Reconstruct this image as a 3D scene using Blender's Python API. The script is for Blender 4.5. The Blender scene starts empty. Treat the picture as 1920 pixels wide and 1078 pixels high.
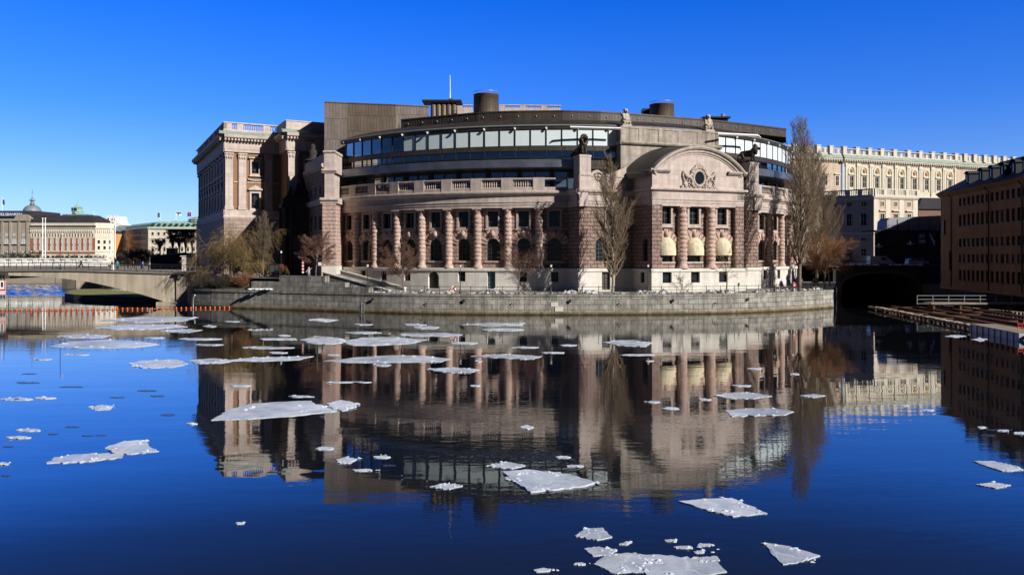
import bpy, math, random
from mathutils import Vector, Matrix
PI = math.pi
R_ = math.radians
F, HC, YH = 1500.0, 8.5, 480.0          # focal length in photo pixels, eye height over the water, horizon row
SC = bpy.context.scene
COL = SC.collection
def P(px, py, Y): return Vector(((px-960)/F*Y, Y, HC-(py-YH)/F*Y))
def ZZ(py, Y): return HC-(py-YH)/F*Y
def XX(px, Y): return (px-960)/F*Y
def WP(px, py, z=0.0):
    Y = (HC-z)*F/(py-YH)
    return Vector(((px-960)/F*Y, Y, z))

# ------------------------------------------------------------------ object helpers
def tag(o, label=None, cat=None, group=None, kind=None):
    if label: o['label'] = label
    if cat: o['category'] = cat
    if group: o['group'] = group
    if kind: o['kind'] = kind
    return o
def empty(name, loc=(0,0,0), label=None, cat=None, group=None, rz=0):
    o = bpy.data.objects.new(name, None); COL.objects.link(o)
    o.location = loc; o.rotation_euler = (0,0,rz); o.empty_display_size = .2
    return tag(o, label, cat, group)
def wloc(o):
    v = Vector((0,0,0))
    while o is not None:
        v += o.location; o = o.parent
    return v
def copy_tree(o, parent=None):
    c = o.copy(); COL.objects.link(c); c.parent = parent
    for ch in list(o.children): copy_tree(ch, c)
    return c

class MB:
    def __init__(s): s.v=[]; s.f=[]; s.uv=[]; s.mi=[]; s.sm=[]
    def face(s, pts, uv=None, mi=0, smooth=False):
        n=len(s.v); s.v += [tuple(p) for p in pts]; s.f.append(tuple(range(n,n+len(pts))))
        s.uv += list(uv) if uv else [(p[0]+p[1], p[2]) for p in pts]
        s.mi.append(mi); s.sm.append(smooth)
    def box(s, c, d, mi=0, rz=0):
        cx,cy,cz=c; x,y,z=d[0]/2,d[1]/2,d[2]/2
        ca,sa=math.cos(rz),math.sin(rz)
        def w(a,b,e): return (cx+a*ca-b*sa, cy+a*sa+b*ca, cz+e)
        m=lambda S,Z,D: Vector(w(S,-D,Z))
        mbox(s,m,-x,x,-z,z,-y,y,mi=mi)
    def tube(s, pts, rad, n=6, mi=0, smooth=True, cap=True):
        pts=[Vector(p) for p in pts]
        if not isinstance(rad,(list,tuple)): rad=[rad]*len(pts)
        t0=(pts[1]-pts[0]).normalized() if (pts[1]-pts[0]).length>0 else Vector((0,0,1))
        ref=Vector((0,0,1)) if abs(t0.z)<.9 else Vector((1,0,0))
        a=t0.cross(ref).normalized(); base=len(s.v); L=0
        for i,p in enumerate(pts):
            if i==0: t=t0
            elif i==len(pts)-1: t=pts[i]-pts[i-1]
            else: t=pts[i+1]-pts[i-1]
            if t.length<1e-9: t=t0
            t=t.normalized(); a=(a-t*a.dot(t)); 
            if a.length<1e-6: a=t.orthogonal()
            a=a.normalized(); b=t.cross(a); r=rad[i]
            for k in range(n):
                an=2*PI*k/n; q=p+a*(r*math.cos(an))+b*(r*math.sin(an)); s.v.append((q.x,q.y,q.z))
        for i in range(len(pts)-1):
            for k in range(n):
                k2=(k+1)%n
                s.f.append((base+i*n+k,base+i*n+k2,base+(i+1)*n+k2,base+(i+1)*n+k))
                s.uv += [(k/n,i),(k/n+1/n,i),(k/n+1/n,i+1),(k/n,i+1)]; s.mi.append(mi); s.sm.append(smooth)
        if cap:
            for j in (0,len(pts)-1):
                s.f.append(tuple(base+j*n+k for k in range(n))); s.uv+= [(0,0)]*n; s.mi.append(mi); s.sm.append(False)
    def lathe(s, c, prof, n=16, mi=0, smooth=True, a0=0, a1=2*PI, sx=1, sy=1):
        base=len(s.v); full=abs(a1-a0-2*PI)<1e-6; m=n if full else n+1
        for r,z in prof:
            for k in range(m):
                an=a0+(a1-a0)*k/n; s.v.append((c[0]+r*sx*math.cos(an),c[1]+r*sy*math.sin(an),c[2]+z))
        for i in range(len(prof)-1):
            for k in range(n):
                k2=(k+1)%m
                s.f.append((base+i*m+k,base+i*m+k2,base+(i+1)*m+k2,base+(i+1)*m+k))
                r=max(prof[i][0],.01); u0=(a1-a0)*k/n*r; u1=(a1-a0)*(k+1)/n*r
                s.uv+=[(u0,c[2]+prof[i][1]),(u1,c[2]+prof[i][1]),(u1,c[2]+prof[i+1][1]),(u0,c[2]+prof[i+1][1])]
                s.mi.append(mi); s.sm.append(smooth)
    def ball(s, c, r, n=10, m=6, sx=1, sy=1, sz=1, mi=0):
        s.lathe(c,[(max(1e-4,r*math.sin(PI*i/m)),-r*sz*math.cos(PI*i/m)) for i in range(m+1)],n,mi,True,sx=sx,sy=sy)
    def capsule(s, a, b, ra, rb, n=10):
        a=Vector(a); b=Vector(b); d=(b-a); L=d.length
        d = d/L if L>1e-6 else Vector((0,0,1))
        pts=[];rs=[]
        for i in range(4):
            t=PI/2*(1-i/3.0); pts.append(a-d*(ra*math.sin(t))); rs.append(max(1e-4,ra*math.cos(t)))
        for i in range(4):
            t=PI/2*(i/3.0); pts.append(b+d*(rb*math.sin(t))); rs.append(max(1e-4,rb*math.cos(t)))
        s.tube(pts,rs,n,cap=True)
    def build(s, name, mats, parent=None):
        me=bpy.data.meshes.new(name); off=wloc(parent) if parent is not None else Vector((0,0,0))
        vs=[(v[0]-off.x,v[1]-off.y,v[2]-off.z) for v in s.v]
        me.from_pydata(vs,[],s.f)
        ul=me.uv_layers.new(name='UVMap'); ul.data.foreach_set('uv',[c for u in s.uv for c in u])
        if not isinstance(mats,(list,tuple)): mats=[mats]
        for m in mats: me.materials.append(m)
        me.polygons.foreach_set('material_index',s.mi); me.polygons.foreach_set('use_smooth',s.sm)
        me.validate(); me.update()
        o=bpy.data.objects.new(name,me); COL.objects.link(o)
        if parent is not None: o.parent=parent
        return o

# maps: m(s, z, d) -> world; s along the wall, z up, d outwards
def frame(O, phi):
    T=Vector((math.cos(phi),math.sin(phi),0)); N=Vector((math.sin(phi),-math.cos(phi),0)); O=Vector((O[0],O[1],0))
    return lambda s,z,d: O+T*s+N*d+Vector((0,0,z))
def arcmap(C, R):
    def m(s,z,d):
        a=s/R; return Vector((C[0]+(R+d)*math.sin(a), C[1]-(R+d)*math.cos(a), z))
    return m
def polymap(pts):
    """s runs along a polyline of (x, y)"""
    P2=[Vector((p[0],p[1],0)) for p in pts]; L=[0]
    for a,b in zip(P2,P2[1:]): L.append(L[-1]+(b-a).length)
    nrm=[]
    for i in range(len(P2)):
        t=Vector((0,0,0))
        if i>0: t+=(P2[i]-P2[i-1]).normalized()
        if i<len(P2)-1: t+=(P2[i+1]-P2[i]).normalized()
        t.normalize(); nrm.append(Vector((t.y,-t.x,0)))
    def m(s,z,d):
        for i in range(len(P2)-1):
            if s<=L[i+1] or i==len(P2)-2: break
        t=(s-L[i])/(L[i+1]-L[i]); n=(nrm[i]*(1-t)+nrm[i+1]*t)
        return P2[i]+(P2[i+1]-P2[i])*t+n*d+Vector((0,0,z))
    m.L=L
    return m
def mbox(mb,m,s0,s1,z0,z1,d0,d1,ns=1,mi=0,back=True):
    for i in range(ns):
        a=s0+(s1-s0)*i/ns; b=s0+(s1-s0)*(i+1)/ns
        mb.face([m(a,z0,d1),m(b,z0,d1),m(b,z1,d1),m(a,z1,d1)],[(a,z0),(b,z0),(b,z1),(a,z1)],mi)
        mb.face([m(a,z1,d1),m(b,z1,d1),m(b,z1,d0),m(a,z1,d0)],[(a,d1),(b,d1),(b,d0),(a,d0)],mi)
        mb.face([m(a,z0,d0),m(b,z0,d0),m(b,z0,d1),m(a,z0,d1)],[(a,d0),(b,d0),(b,d1),(a,d1)],mi)
        if back: mb.face([m(b,z0,d0),m(a,z0,d0),m(a,z1,d0),m(b,z1,d0)],[(b,z0),(a,z0),(a,z1),(b,z1)],mi)
    mb.face([m(s0,z0,d0),m(s0,z0,d1),m(s0,z1,d1),m(s0,z1,d0)],[(d0,z0),(d1,z0),(d1,z1),(d0,z1)],mi)
    mb.face([m(s1,z0,d1),m(s1,z0,d0),m(s1,z1,d0),m(s1,z1,d1)],[(d1,z0),(d0,z0),(d0,z1),(d1,z1)],mi)
def sweep(mb,m,s0,s1,prof,ns=1,mi=0,caps=True):
    for i in range(ns):
        a=s0+(s1-s0)*i/ns; b=s0+(s1-s0)*(i+1)/ns; q=0
        for (d0,z0),(d1,z1) in zip(prof,prof[1:]):
            l=math.hypot(d1-d0,z1-z0)
            mb.face([m(a,z0,d0),m(b,z0,d0),m(b,z1,d1),m(a,z1,d1)],[(a,z0),(b,z0),(b,z0+l),(a,z0+l)],mi)
    if caps:
        for s in (s0,s1): mb.face([m(s,z,d) for d,z in prof],[(d,z) for d,z in prof],mi)
def openw(sc,w,zb,zt,arch=False): return dict(sc=sc,a=sc-w/2,b=sc+w/2,zb=zb,zt=zt,arch=arch,r=w/2)
def top(o,s):
    if not o['arch']: return o['zt']
    x=min(o['r'],abs(s-o['sc'])); return o['zt']-o['r']+math.sqrt(max(0,o['r']**2-x*x))
def wall(mb,m,s0,s1,z0,z1,ops,d=0.,depth=.45,ds=2.,mi=0,rv=None):
    rv=mi if rv is None else rv
    br={s0,s1}
    for o in ops:
        br|={o['a'],o['b']}
        if o['arch']: br|={o['sc']+o['r']*math.cos(PI*k/10) for k in range(1,10)}
    br=sorted(b for b in br if s0-1e-6<=b<=s1+1e-6); bb=[br[0]]
    for b in br[1:]:
        g=b-bb[-1]
        if g<1e-5: continue
        k=max(1,math.ceil(g/ds)); a=bb[-1]
        bb+=[a+g*j/k for j in range(1,k+1)]
    def q(a,b,la,lb,ha,hb):
        if ha-la<1e-4 and hb-lb<1e-4: return
        mb.face([m(a,la,d),m(b,lb,d),m(b,hb,d),m(a,ha,d)],[(a,la),(b,lb),(b,hb),(a,ha)],mi)
    for a,b in zip(bb,bb[1:]):
        mid=(a+b)/2; cov=sorted([o for o in ops if o['a']<mid<o['b']],key=lambda o:o['zb']); ca=cb=z0
        for o in cov:
            q(a,b,ca,cb,o['zb'],o['zb']); ta,tb=top(o,a),top(o,b)
            if o['zb']>z0+.01: mb.face([m(a,o['zb'],d),m(b,o['zb'],d),m(b,o['zb'],d-depth),m(a,o['zb'],d-depth)],None,rv)
            mb.face([m(a,ta,d),m(b,tb,d),m(b,tb,d-depth),m(a,ta,d-depth)],None,rv)
            ca,cb=ta,tb
        q(a,b,ca,cb,z1,z1)
    for o in ops:
        zt=o['zt']-(o['r'] if o['arch'] else 0)
        for s in (o['a'],o['b']):
            mb.face([m(s,o['zb'],d),m(s,o['zb'],d-depth),m(s,zt,d-depth),m(s,zt,d)],[(0,o['zb']),(depth,o['zb']),(depth,zt),(0,zt)],rv)
def window(m,o,parent,gm,fm,depth=.45,nv=1,nh=2,name='window',bar=.07,d=0.):
    """pane behind its opening, with a frame of glazing bars as its child"""
    g=MB(); zt=o['zt']; e=.06
    if o['arch']:
        N=12; zs=zt-o['r']; dd=d-depth+.03
        pts=[m(o['a']-e,o['zb']-e,dd),m(o['b']+e,o['zb']-e,dd)]+[m(o['sc']+(o['r']+e)*math.cos(PI*k/N),zs+(o['r']+e)*math.sin(PI*k/N),dd) for k in range(N+1)]
        g.face(pts)
    else: mbox(g,m,o['a']-e,o['b']+e,o['zb']-e,zt+e,d-depth-.06,d-depth+.03)
    w=g.build(name,gm,parent)
    f=MB(); d0=d-depth+.034; d1=d-depth+.12
    W=o['b']-o['a']
    for k in range(nv+2):
        s=o['a']+W*k/(nv+1); b=bar*(1.4 if k in(0,nv+1) else 1); zz=top(o,min(max(s,o['a']+.12),o['b']-.12))
        mbox(f,m,max(o['a'],s-b/2),min(o['b'],s+b/2),o['zb'],zz,d0,d1)
    for k in range(nh+2):
        z=o['zb']+(zt-(o['r'] if o['arch'] else 0)-o['zb'])*k/(nh+1)
        mbox(f,m,o['a']+.02,o['b']-.02,max(o['zb'],z-bar/2),min(zt,z+bar/2),d0+.004,d1-.004)
    f.build('frame',fm,w)
    return w
def text_part(txt,size,loc,rz,mat,parent,name='lettering',depth=.05,align='LEFT',rx=PI/2):
    cu=bpy.data.curves.new(name,'FONT'); cu.body=txt; cu.size=size; cu.extrude=depth; cu.align_x=align
    ob=bpy.data.objects.new('tmp',cu); COL.objects.link(ob)
    dg=bpy.context.evaluated_depsgraph_get(); me=bpy.data.meshes.new_from_object(ob.evaluated_get(dg))
    bpy.data.objects.remove(ob); bpy.data.curves.remove(cu)
    me.transform(Matrix.Translation(Vector(loc)-(wloc(parent) if parent is not None else Vector((0,0,0))))@Matrix.Rotation(rz,4,'Z')@Matrix.Rotation(rx,4,'X'))
    me.materials.clear(); me.materials.append(mat)
    o=bpy.data.objects.new(name,me); COL.objects.link(o); o.parent=parent
    return o

# ------------------------------------------------------------------ materials
def newmat(name):
    m=bpy.data.materials.new(name); m.use_nodes=True; nt=m.node_tree; nt.nodes.clear()
    out=nt.nodes.new('ShaderNodeOutputMaterial'); b=nt.nodes.new('ShaderNodeBsdfPrincipled')
    nt.links.new(b.outputs[0],out.inputs[0]); return m,nt,b,out
def N(nt,t,**kw):
    n=nt.nodes.new(t)
    for k,v in kw.items(): setattr(n,k,v)
    return n
def rgb(c): return (c[0],c[1],c[2],1)
def mixc(nt,fac,a,b,mode='MIX'):
    n=N(nt,'ShaderNodeMix',data_type='RGBA',blend_type=mode)
    for sock,v in ((n.inputs[0],fac),(n.inputs[6],a),(n.inputs[7],b)):
        if hasattr(v,'links'): nt.links.new(v,sock)
        elif isinstance(v,(int,float)): sock.default_value=v
        else: sock.default_value=rgb(v)
    return n.outputs[2]
def ramp(nt,src,pts):
    r=N(nt,'ShaderNodeValToRGB'); e=r.color_ramp.elements
    while len(e)<len(pts): e.new(.5)
    for x,(p,c) in zip(e,pts): x.position=p; x.color=rgb(c) if not isinstance(c,(int,float)) else (c,c,c,1)
    nt.links.new(src,r.inputs[0]); return r.outputs[0]
def noise(nt,scale,detail=5,rough=.6,coord=None,stretch=None):
    n=N(nt,'ShaderNodeTexNoise'); n.inputs['Scale'].default_value=scale; n.inputs['Detail'].default_value=detail; n.inputs['Roughness'].default_value=rough
    if coord is None: coord=N(nt,'ShaderNodeNewGeometry').outputs['Position']
    if stretch:
        mp=N(nt,'ShaderNodeMapping'); mp.inputs['Scale'].default_value=stretch; nt.links.new(coord,mp.inputs[0]); coord=mp.outputs[0]
    nt.links.new(coord,n.inputs['Vector']); return n.outputs['Fac']
def plain(name,col,rough=.6,var=.25,scale=1.5,bump=.0,metal=0.,spec=.4,streak=0.,obj=False,fine=None):
    """one colour with soft mottling, fine grain and (optionally) rain streaks"""
    m,nt,b,out=newmat(name)
    co=N(nt,'ShaderNodeTexCoord').outputs['Object'] if obj else None
    n1=noise(nt,scale,6,.65,co)
    f=ramp(nt,n1,[(.3,1-var),(.7,1+var*.6)])
    c=mixc(nt,1.,col,f,'MULTIPLY')
    if streak:
        n2=noise(nt,1.,4,.6,co,(1.6,1.6,.12)); s=ramp(nt,n2,[(.35,1-streak),(.62,1.)]); c=mixc(nt,1.,c,s,'MULTIPLY')
    nt.links.new(c,b.inputs['Base Color']); b.inputs['Roughness'].default_value=rough; b.inputs['Metallic'].default_value=metal
    b.inputs['Specular IOR Level'].default_value=spec
    if bump:
        bp=N(nt,'ShaderNodeBump'); bp.inputs['Strength'].default_value=1; bp.inputs['Distance'].default_value=bump
        nt.links.new(noise(nt,fine or scale*6,6,.7,co),bp.inputs['Height']); nt.links.new(bp.outputs[0],b.inputs['Normal'])
    return m
def blocks(name,c1,c2,mort,bw,bh,gap=.02,rock=.0,rough=.75,var=.2,streak=.15,off=.5,stain=None,bump=.03):
    """coursed masonry laid out in wall metres (UV), rock-faced when rock > 0"""
    m,nt,b,out=newmat(name); uv=N(nt,'ShaderNodeUVMap').outputs[0]
    br=N(nt,'ShaderNodeTexBrick'); br.offset=off; br.inputs['Scale'].default_value=1
    br.inputs['Brick Width'].default_value=bw; br.inputs['Row Height'].default_value=bh; br.inputs['Mortar Size'].default_value=gap
    br.inputs['Mortar Smooth'].default_value=.6; br.inputs['Bias'].default_value=0.
    br.inputs['Color1'].default_value=rgb(c1); br.inputs['Color2'].default_value=rgb(c2); br.inputs['Mortar'].default_value=rgb(mort)
    nt.links.new(uv,br.inputs['Vector'])
    c=mixc(nt,1.,br.outputs['Color'],ramp(nt,noise(nt,.9,6,.7),[(.3,1-var),(.7,1+var*.5)]),'MULTIPLY')
    c=mixc(nt,1.,c,ramp(nt,noise(nt,14,4,.7),[(.3,1-var*.7),(.7,1+var*.4)]),'MULTIPLY')
    if streak: c=mixc(nt,1.,c,ramp(nt,noise(nt,1.,4,.6,None,(1.4,1.4,.1)),[(.32,1-streak),(.6,1.)]),'MULTIPLY')
    if stain:
        zs=N(nt,'ShaderNodeSeparateXYZ'); nt.links.new(N(nt,'ShaderNodeNewGeometry').outputs['Position'],zs.inputs[0])
        ad=N(nt,'ShaderNodeMath',operation='MULTIPLY_ADD'); nt.links.new(noise(nt,1.2,5,.7),ad.inputs[0]); ad.inputs[1].default_value=-.9; nt.links.new(zs.outputs[2],ad.inputs[2])
        for (z0,z1,colr) in stain:
            fz=N(nt,'ShaderNodeMapRange'); fz.inputs['From Min'].default_value=z0-.45; fz.inputs['From Max'].default_value=z1-.45; fz.inputs['To Min'].default_value=.85; fz.inputs['To Max'].default_value=0
            nt.links.new(ad.outputs[0],fz.inputs[0]); c=mixc(nt,fz.outputs[0],c,colr)
    nt.links.new(c,b.inputs['Base Color']); b.inputs['Roughness'].default_value=rough; b.inputs['Specular IOR Level'].default_value=.3
    h=N(nt,'ShaderNodeMath',operation='MULTIPLY_ADD'); nt.links.new(br.outputs['Fac'],h.inputs[0]); h.inputs[1].default_value=-1.
    nn=N(nt,'ShaderNodeMath',operation='MULTIPLY'); nt.links.new(noise(nt,2.6,6,.7),nn.inputs[0]); nn.inputs[1].default_value=(2.5 if rock else .5); nt.links.new(nn.outputs[0],h.inputs[2])
    bp=N(nt,'ShaderNodeBump'); bp.inputs['Strength'].default_value=1.; bp.inputs['Distance'].default_value=rock if rock else bump
    nt.links.new(h.outputs[0],bp.inputs['Height']); nt.links.new(bp.outputs[0],b.inputs['Normal'])
    return m
def glassy(name,col=(.012,.016,.02),rough=.04,spec=.5,wob=.004,ior=1.6):
    m,nt,b,out=newmat(name); b.inputs['Base Color'].default_value=rgb(col); b.inputs['Roughness'].default_value=rough; b.inputs['Specular IOR Level'].default_value=spec
    bp=N(nt,'ShaderNodeBump'); bp.inputs['Distance'].default_value=wob; nt.links.new(noise(nt,.8,2,.5),bp.inputs['Height']); nt.links.new(bp.outputs[0],b.inputs['Normal'])
    b.inputs['IOR'].default_value=ior
    return m
def seeglass(name,tint=(.8,.92,.92),boost=.08):
    m,nt,b,out=newmat(name); nt.nodes.remove(b)
    tr=N(nt,'ShaderNodeBsdfTransparent'); tr.inputs[0].default_value=rgb(tint); gl=N(nt,'ShaderNodeBsdfGlossy'); gl.inputs['Roughness'].default_value=.03
    lw=N(nt,'ShaderNodeLayerWeight'); pw=N(nt,'ShaderNodeMath',operation='POWER'); pw.inputs[1].default_value=4.; nt.links.new(lw.outputs['Facing'],pw.inputs[0])
    ad=N(nt,'ShaderNodeMath',operation='MULTIPLY_ADD'); ad.inputs[1].default_value=.8; ad.inputs[2].default_value=boost; ad.use_clamp=True
    nt.links.new(pw.outputs[0],ad.inputs[0]); mx=N(nt,'ShaderNodeMixShader'); nt.links.new(ad.outputs[0],mx.inputs[0]); nt.links.new(tr.outputs[0],mx.inputs[1]); nt.links.new(gl.outputs[0],mx.inputs[2]); nt.links.new(mx.outputs[0],out.inputs[0])
    return m
def seams(name,col,pitch,dark=.55,rough=.5,metal=.3,var=.25,width=.06):
    """standing-seam sheet metal, seams along the UV v axis"""
    m,nt,b,out=newmat(name); uv=N(nt,'ShaderNodeUVMap').outputs[0]
    br=N(nt,'ShaderNodeTexBrick'); br.offset=.5; br.inputs['Scale'].default_value=1; br.inputs['Brick Width'].default_value=pitch; br.inputs['Row Height'].default_value=pitch*4.2
    br.inputs['Mortar Size'].default_value=width*pitch; br.inputs['Mortar Smooth'].default_value=.3
    br.inputs['Color1'].default_value=rgb([x*(1-var) for x in col]); br.inputs['Color2'].default_value=rgb([x*(1+var) for x in col]); br.inputs['Mortar'].default_value=rgb([x*dark for x in col])
    nt.links.new(uv,br.inputs['Vector'])
    c=mixc(nt,1.,br.outputs['Color'],ramp(nt,noise(nt,.7,6,.65),[(.3,.75),(.7,1.12)]),'MULTIPLY')
    nt.links.new(c,b.inputs['Base Color']); b.inputs['Roughness'].default_value=rough; b.inputs['Metallic'].default_value=metal
    bp=N(nt,'ShaderNodeBump'); bp.inputs['Distance'].default_value=.03; bp.invert=True; nt.links.new(br.outputs['Fac'],bp.inputs['Height']); nt.links.new(bp.outputs[0],b.inputs['Normal'])
    return m
M={}
M['rock']=blocks('rusticated_pink_granite',(.37,.255,.21),(.51,.36,.30),(.10,.075,.065),1.2,.6,.055,rock=.22,var=.28,streak=.12)
M['rockcol']=plain('rock_faced_drum',(.56,.405,.34),.85,.42,2.6,.13,streak=.15,fine=6)
M['pink']=blocks('dressed_pink_sandstone',(.50,.42,.375),(.58,.49,.44),(.37,.305,.265),1.7,.75,.014,var=.16,streak=.22,bump=.006)
M['pinktrim']=plain('pink_stone_trim',(.48,.405,.355),.75,.2,1.2,.008,streak=.25)
M['attic']=blocks('weathered_attic_stone',(.36,.315,.265),(.45,.39,.33),(.25,.21,.18),1.9,.8,.012,var=.3,streak=.45,bump=.006)
M['plinth']=blocks('pale_granite_plinth',(.64,.61,.55),(.70,.67,.61),(.46,.43,.38),1.9,.85,.01,var=.14,streak=.16,bump=.006)
M['quay']=blocks('grey_quay_granite',(.33,.315,.28),(.45,.43,.385),(.10,.092,.08),1.55,.74,.04,rock=.04,var=.42,streak=.5,stain=[(.1,.85,(.24,.18,.07)),(.05,.5,(.016,.016,.012))])
M['bronze']=seams('bronze_sheet',(.058,.047,.038),.55,rough=.5,metal=.35,var=.18)
M['bronzelight']=seams('weathered_bronze_sheet',(.19,.16,.14),.6,rough=.6,metal=.2,var=.12)
M['bronzebrown']=seams('brown_bronze_sheet',(.115,.085,.062),.6,rough=.55,metal=.2,var=.16)
M['darkmetal']=plain('dark_metal',(.03,.028,.027),.45,.3,2,metal=.3)
M['bluemetal']=plain('blue_grey_metal_fascia',(.17,.19,.235),.35,.35,.5,metal=.6,spec=.6)
M['rim']=plain('zinc_rim',(.30,.33,.32),.4,.15,1,metal=.4)
M['mull']=plain('dark_mullion',(.02,.02,.02),.4,.2)
M['glass']=glassy('dark_window_glass')
M['glasssky']=glassy('sky_tinted_terrace_glass',(.075,.12,.175),.03,.5,.004,3.)  # blue base colour stands in for the sky's reflection
M['see']=seeglass('clear_glass',(.93,.98,.98),.06)
M['see2']=seeglass('reflective_clear_glass',(.8,.9,.92),.38)
M['see3']=seeglass('sky_reflecting_glass',(.85,.93,.95),.3)
M['blind']=plain('white_blind',(.64,.73,.745),.45,.05,1.)
M['interior']=plain('lightened_interior',(.10,.13,.16),.8,.4,.8)  # wall colour lightened to make up for weak sky reflections in the glass
M['white']=plain('white_paint',(.8,.8,.78),.45,.06,2)
M['frame']=plain('dark_window_frame',(.03,.03,.03),.5,.2)
M['framegreen']=plain('grey_green_window_frame',(.045,.055,.05),.5,.2)
M['awning']=plain('cream_canvas',(.62,.55,.385),.9,.28,1.6,.03,spec=.1,fine=4)
M['iron']=plain('black_iron',(.016,.016,.016),.45,.2)
M['statue']=plain('pale_weathered_stone',(.42,.37,.31),.8,.4,2.5,.02)
M['bronzecast']=plain('dark_cast_bronze',(.045,.036,.028),.5,.4,4,.01,metal=.5)
M['copper']=plain('green_copper',(.28,.36,.31),.6,.25,1.2,streak=.3)
M['roofdark']=plain('dark_roof_sheet',(.05,.047,.045),.6,.3,.6)
M['barrel']=seams('ribbed_grey_roof',(.045,.045,.043),.7,.6,.5,.3,.1)
M['darkwood']=plain('dark_door_wood',(.06,.05,.035),.5,.3,3)
M['snow']=plain('dirty_snow',(.74,.76,.80),.85,.2,3.,.05,spec=.3)
# ------------------------------------------------------------------ camera, light, sky
SUN_AZ, SUN_EL = R_(52), R_(29)      # azimuth to the right of straight behind the camera
cam=bpy.data.cameras.new('camera'); co=bpy.data.objects.new('camera',cam); COL.objects.link(co)
co.location=(0,0,HC); co.rotation_euler=(PI/2,0,0)
cam.sensor_width=36; cam.lens=F/1920*36; cam.shift_y=-(539-YH)/1920; cam.clip_end=20000; cam.clip_start=.5
SC.camera=co
sl=bpy.data.lights.new('sun','SUN'); so=bpy.data.objects.new('sun',sl); COL.objects.link(so)
sd=Vector((math.sin(SUN_AZ)*math.cos(SUN_EL),-math.cos(SUN_AZ)*math.cos(SUN_EL),math.sin(SUN_EL)))
so.rotation_euler=sd.to_track_quat('Z','Y').to_euler(); so.location=(60,-80,90)
sl.energy=5.0; sl.angle=R_(.5); sl.color=(1.,.945,.875)
w=bpy.data.worlds.new('World'); SC.world=w; w.use_nodes=True; nt=w.node_tree; nt.nodes.clear()
wo=N(nt,'ShaderNodeOutputWorld'); bg=N(nt,'ShaderNodeBackground'); sky=N(nt,'ShaderNodeTexSky',sky_type='NISHITA')
sky.sun_disc=False; sky.sun_elevation=SUN_EL; sky.sun_rotation=math.atan2(sd.x,sd.y); sky.altitude=300; sky.air_density=1.; sky.dust_density=.1; sky.ozone_density=3.
tc=N(nt,'ShaderNodeTexCoord'); sx=N(nt,'ShaderNodeSeparateXYZ'); nt.links.new(tc.outputs['Generated'],sx.inputs[0])
tint=ramp(nt,sx.outputs[2],[(0.,(.36,.46,.80)),(.07,(.31,.44,.79)),(.17,(.13,.355,.88)),(.31,(.022,.30,1.0)),(.45,(.010,.12,.48)),(1.,(.008,.05,.20))])
mr=N(nt,'ShaderNodeMapRange'); mr.inputs['From Min'].default_value=-.25; mr.inputs['From Max'].default_value=.35; mr.inputs['To Min'].default_value=.12; mr.inputs['To Max'].default_value=1.; nt.links.new(sx.outputs[1],mr.inputs[0])
nt.links.new(mixc(nt,1.,mixc(nt,1.,sky.outputs[0],tint,'MULTIPLY'),mr.outputs[0],'MULTIPLY'),bg.inputs[0]); bg.inputs[1].default_value=.15
nt.links.new(bg.outputs[0],wo.inputs[0])
SC.view_settings.view_transform='Standard'; SC.view_settings.look='None'; SC.view_settings.exposure=.36; SC.view_settings.gamma=1.
SC.cycles.max_bounces=6; SC.cycles.transparent_max_bounces=8; SC.cycles.caustics_reflective=False; SC.cycles.caustics_refractive=False
SC.cycles.use_denoising=True

# ------------------------------------------------------------------ water
m,nt,b,out=newmat('river_water'); M['water']=m
pos=N(nt,'ShaderNodeNewGeometry').outputs['Position']
n1=noise(nt,1.,3,.55,pos,(1.1,2.6,1)); n2=noise(nt,1.,2,.5,pos,(.16,.45,1)); n3=noise(nt,1.,2,.5,pos,(4.5,8.,1))
patch=ramp(nt,noise(nt,1.,3,.6,pos,(.018,.035,1)),[(.42,.05),(.60,1.)])
def mul(a,v):
    k=N(nt,'ShaderNodeMath',operation='MULTIPLY'); nt.links.new(a,k.inputs[0])
    if hasattr(v,'links'): nt.links.new(v,k.inputs[1])
    else: k.inputs[1].default_value=v
    return k.outputs[0]
def add(a,c):
    k=N(nt,'ShaderNodeMath',operation='ADD'); nt.links.new(a,k.inputs[0]); nt.links.new(c,k.inputs[1]); return k.outputs[0]
sy=N(nt,'ShaderNodeSeparateXYZ'); nt.links.new(pos,sy.inputs[0]); rp=N(nt,'ShaderNodeMapRange'); rp.inputs['From Min'].default_value=140; rp.inputs['From Max'].default_value=165; rp.inputs['To Min'].default_value=0; rp.inputs['To Max'].default_value=3; nt.links.new(sy.outputs[1],rp.inputs[0])
lf=N(nt,'ShaderNodeMapRange'); lf.inputs['From Min'].default_value=-30; lf.inputs['From Max'].default_value=-50; lf.inputs['To Min'].default_value=0; lf.inputs['To Max'].default_value=1; nt.links.new(sy.outputs[0],lf.inputs[0])
rap=mul(mul(rp.outputs[0],lf.outputs[0]),.012)
hh=add(add(mul(add(mul(n1,.0055),mul(n3,.0012)),patch),mul(n2,.010)),mul(noise(nt,1.,2,.5,pos,(.35,.8,1)),rap))
bp=N(nt,'ShaderNodeBump'); bp.inputs['Strength'].default_value=1.; bp.inputs['Distance'].default_value=1.; nt.links.new(hh,bp.inputs['Height']); nt.nodes.remove(b)
lw=N(nt,'ShaderNodeLayerWeight'); nt.links.new(bp.outputs[0],lw.inputs['Normal'])
gl=N(nt,'ShaderNodeBsdfGlossy'); gl.inputs['Roughness'].default_value=.012; nt.links.new(bp.outputs[0],gl.inputs['Normal'])
df=N(nt,'ShaderNodeBsdfDiffuse'); df.inputs[0].default_value=(.009,.012,.016,1)
fac=ramp(nt,lw.outputs['Facing'],[(0.,.02),(.55,.06),(.64,.095),(.695,.165),(.735,.35),(.77,.54),(.86,.79),(1.,.97)])
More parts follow.
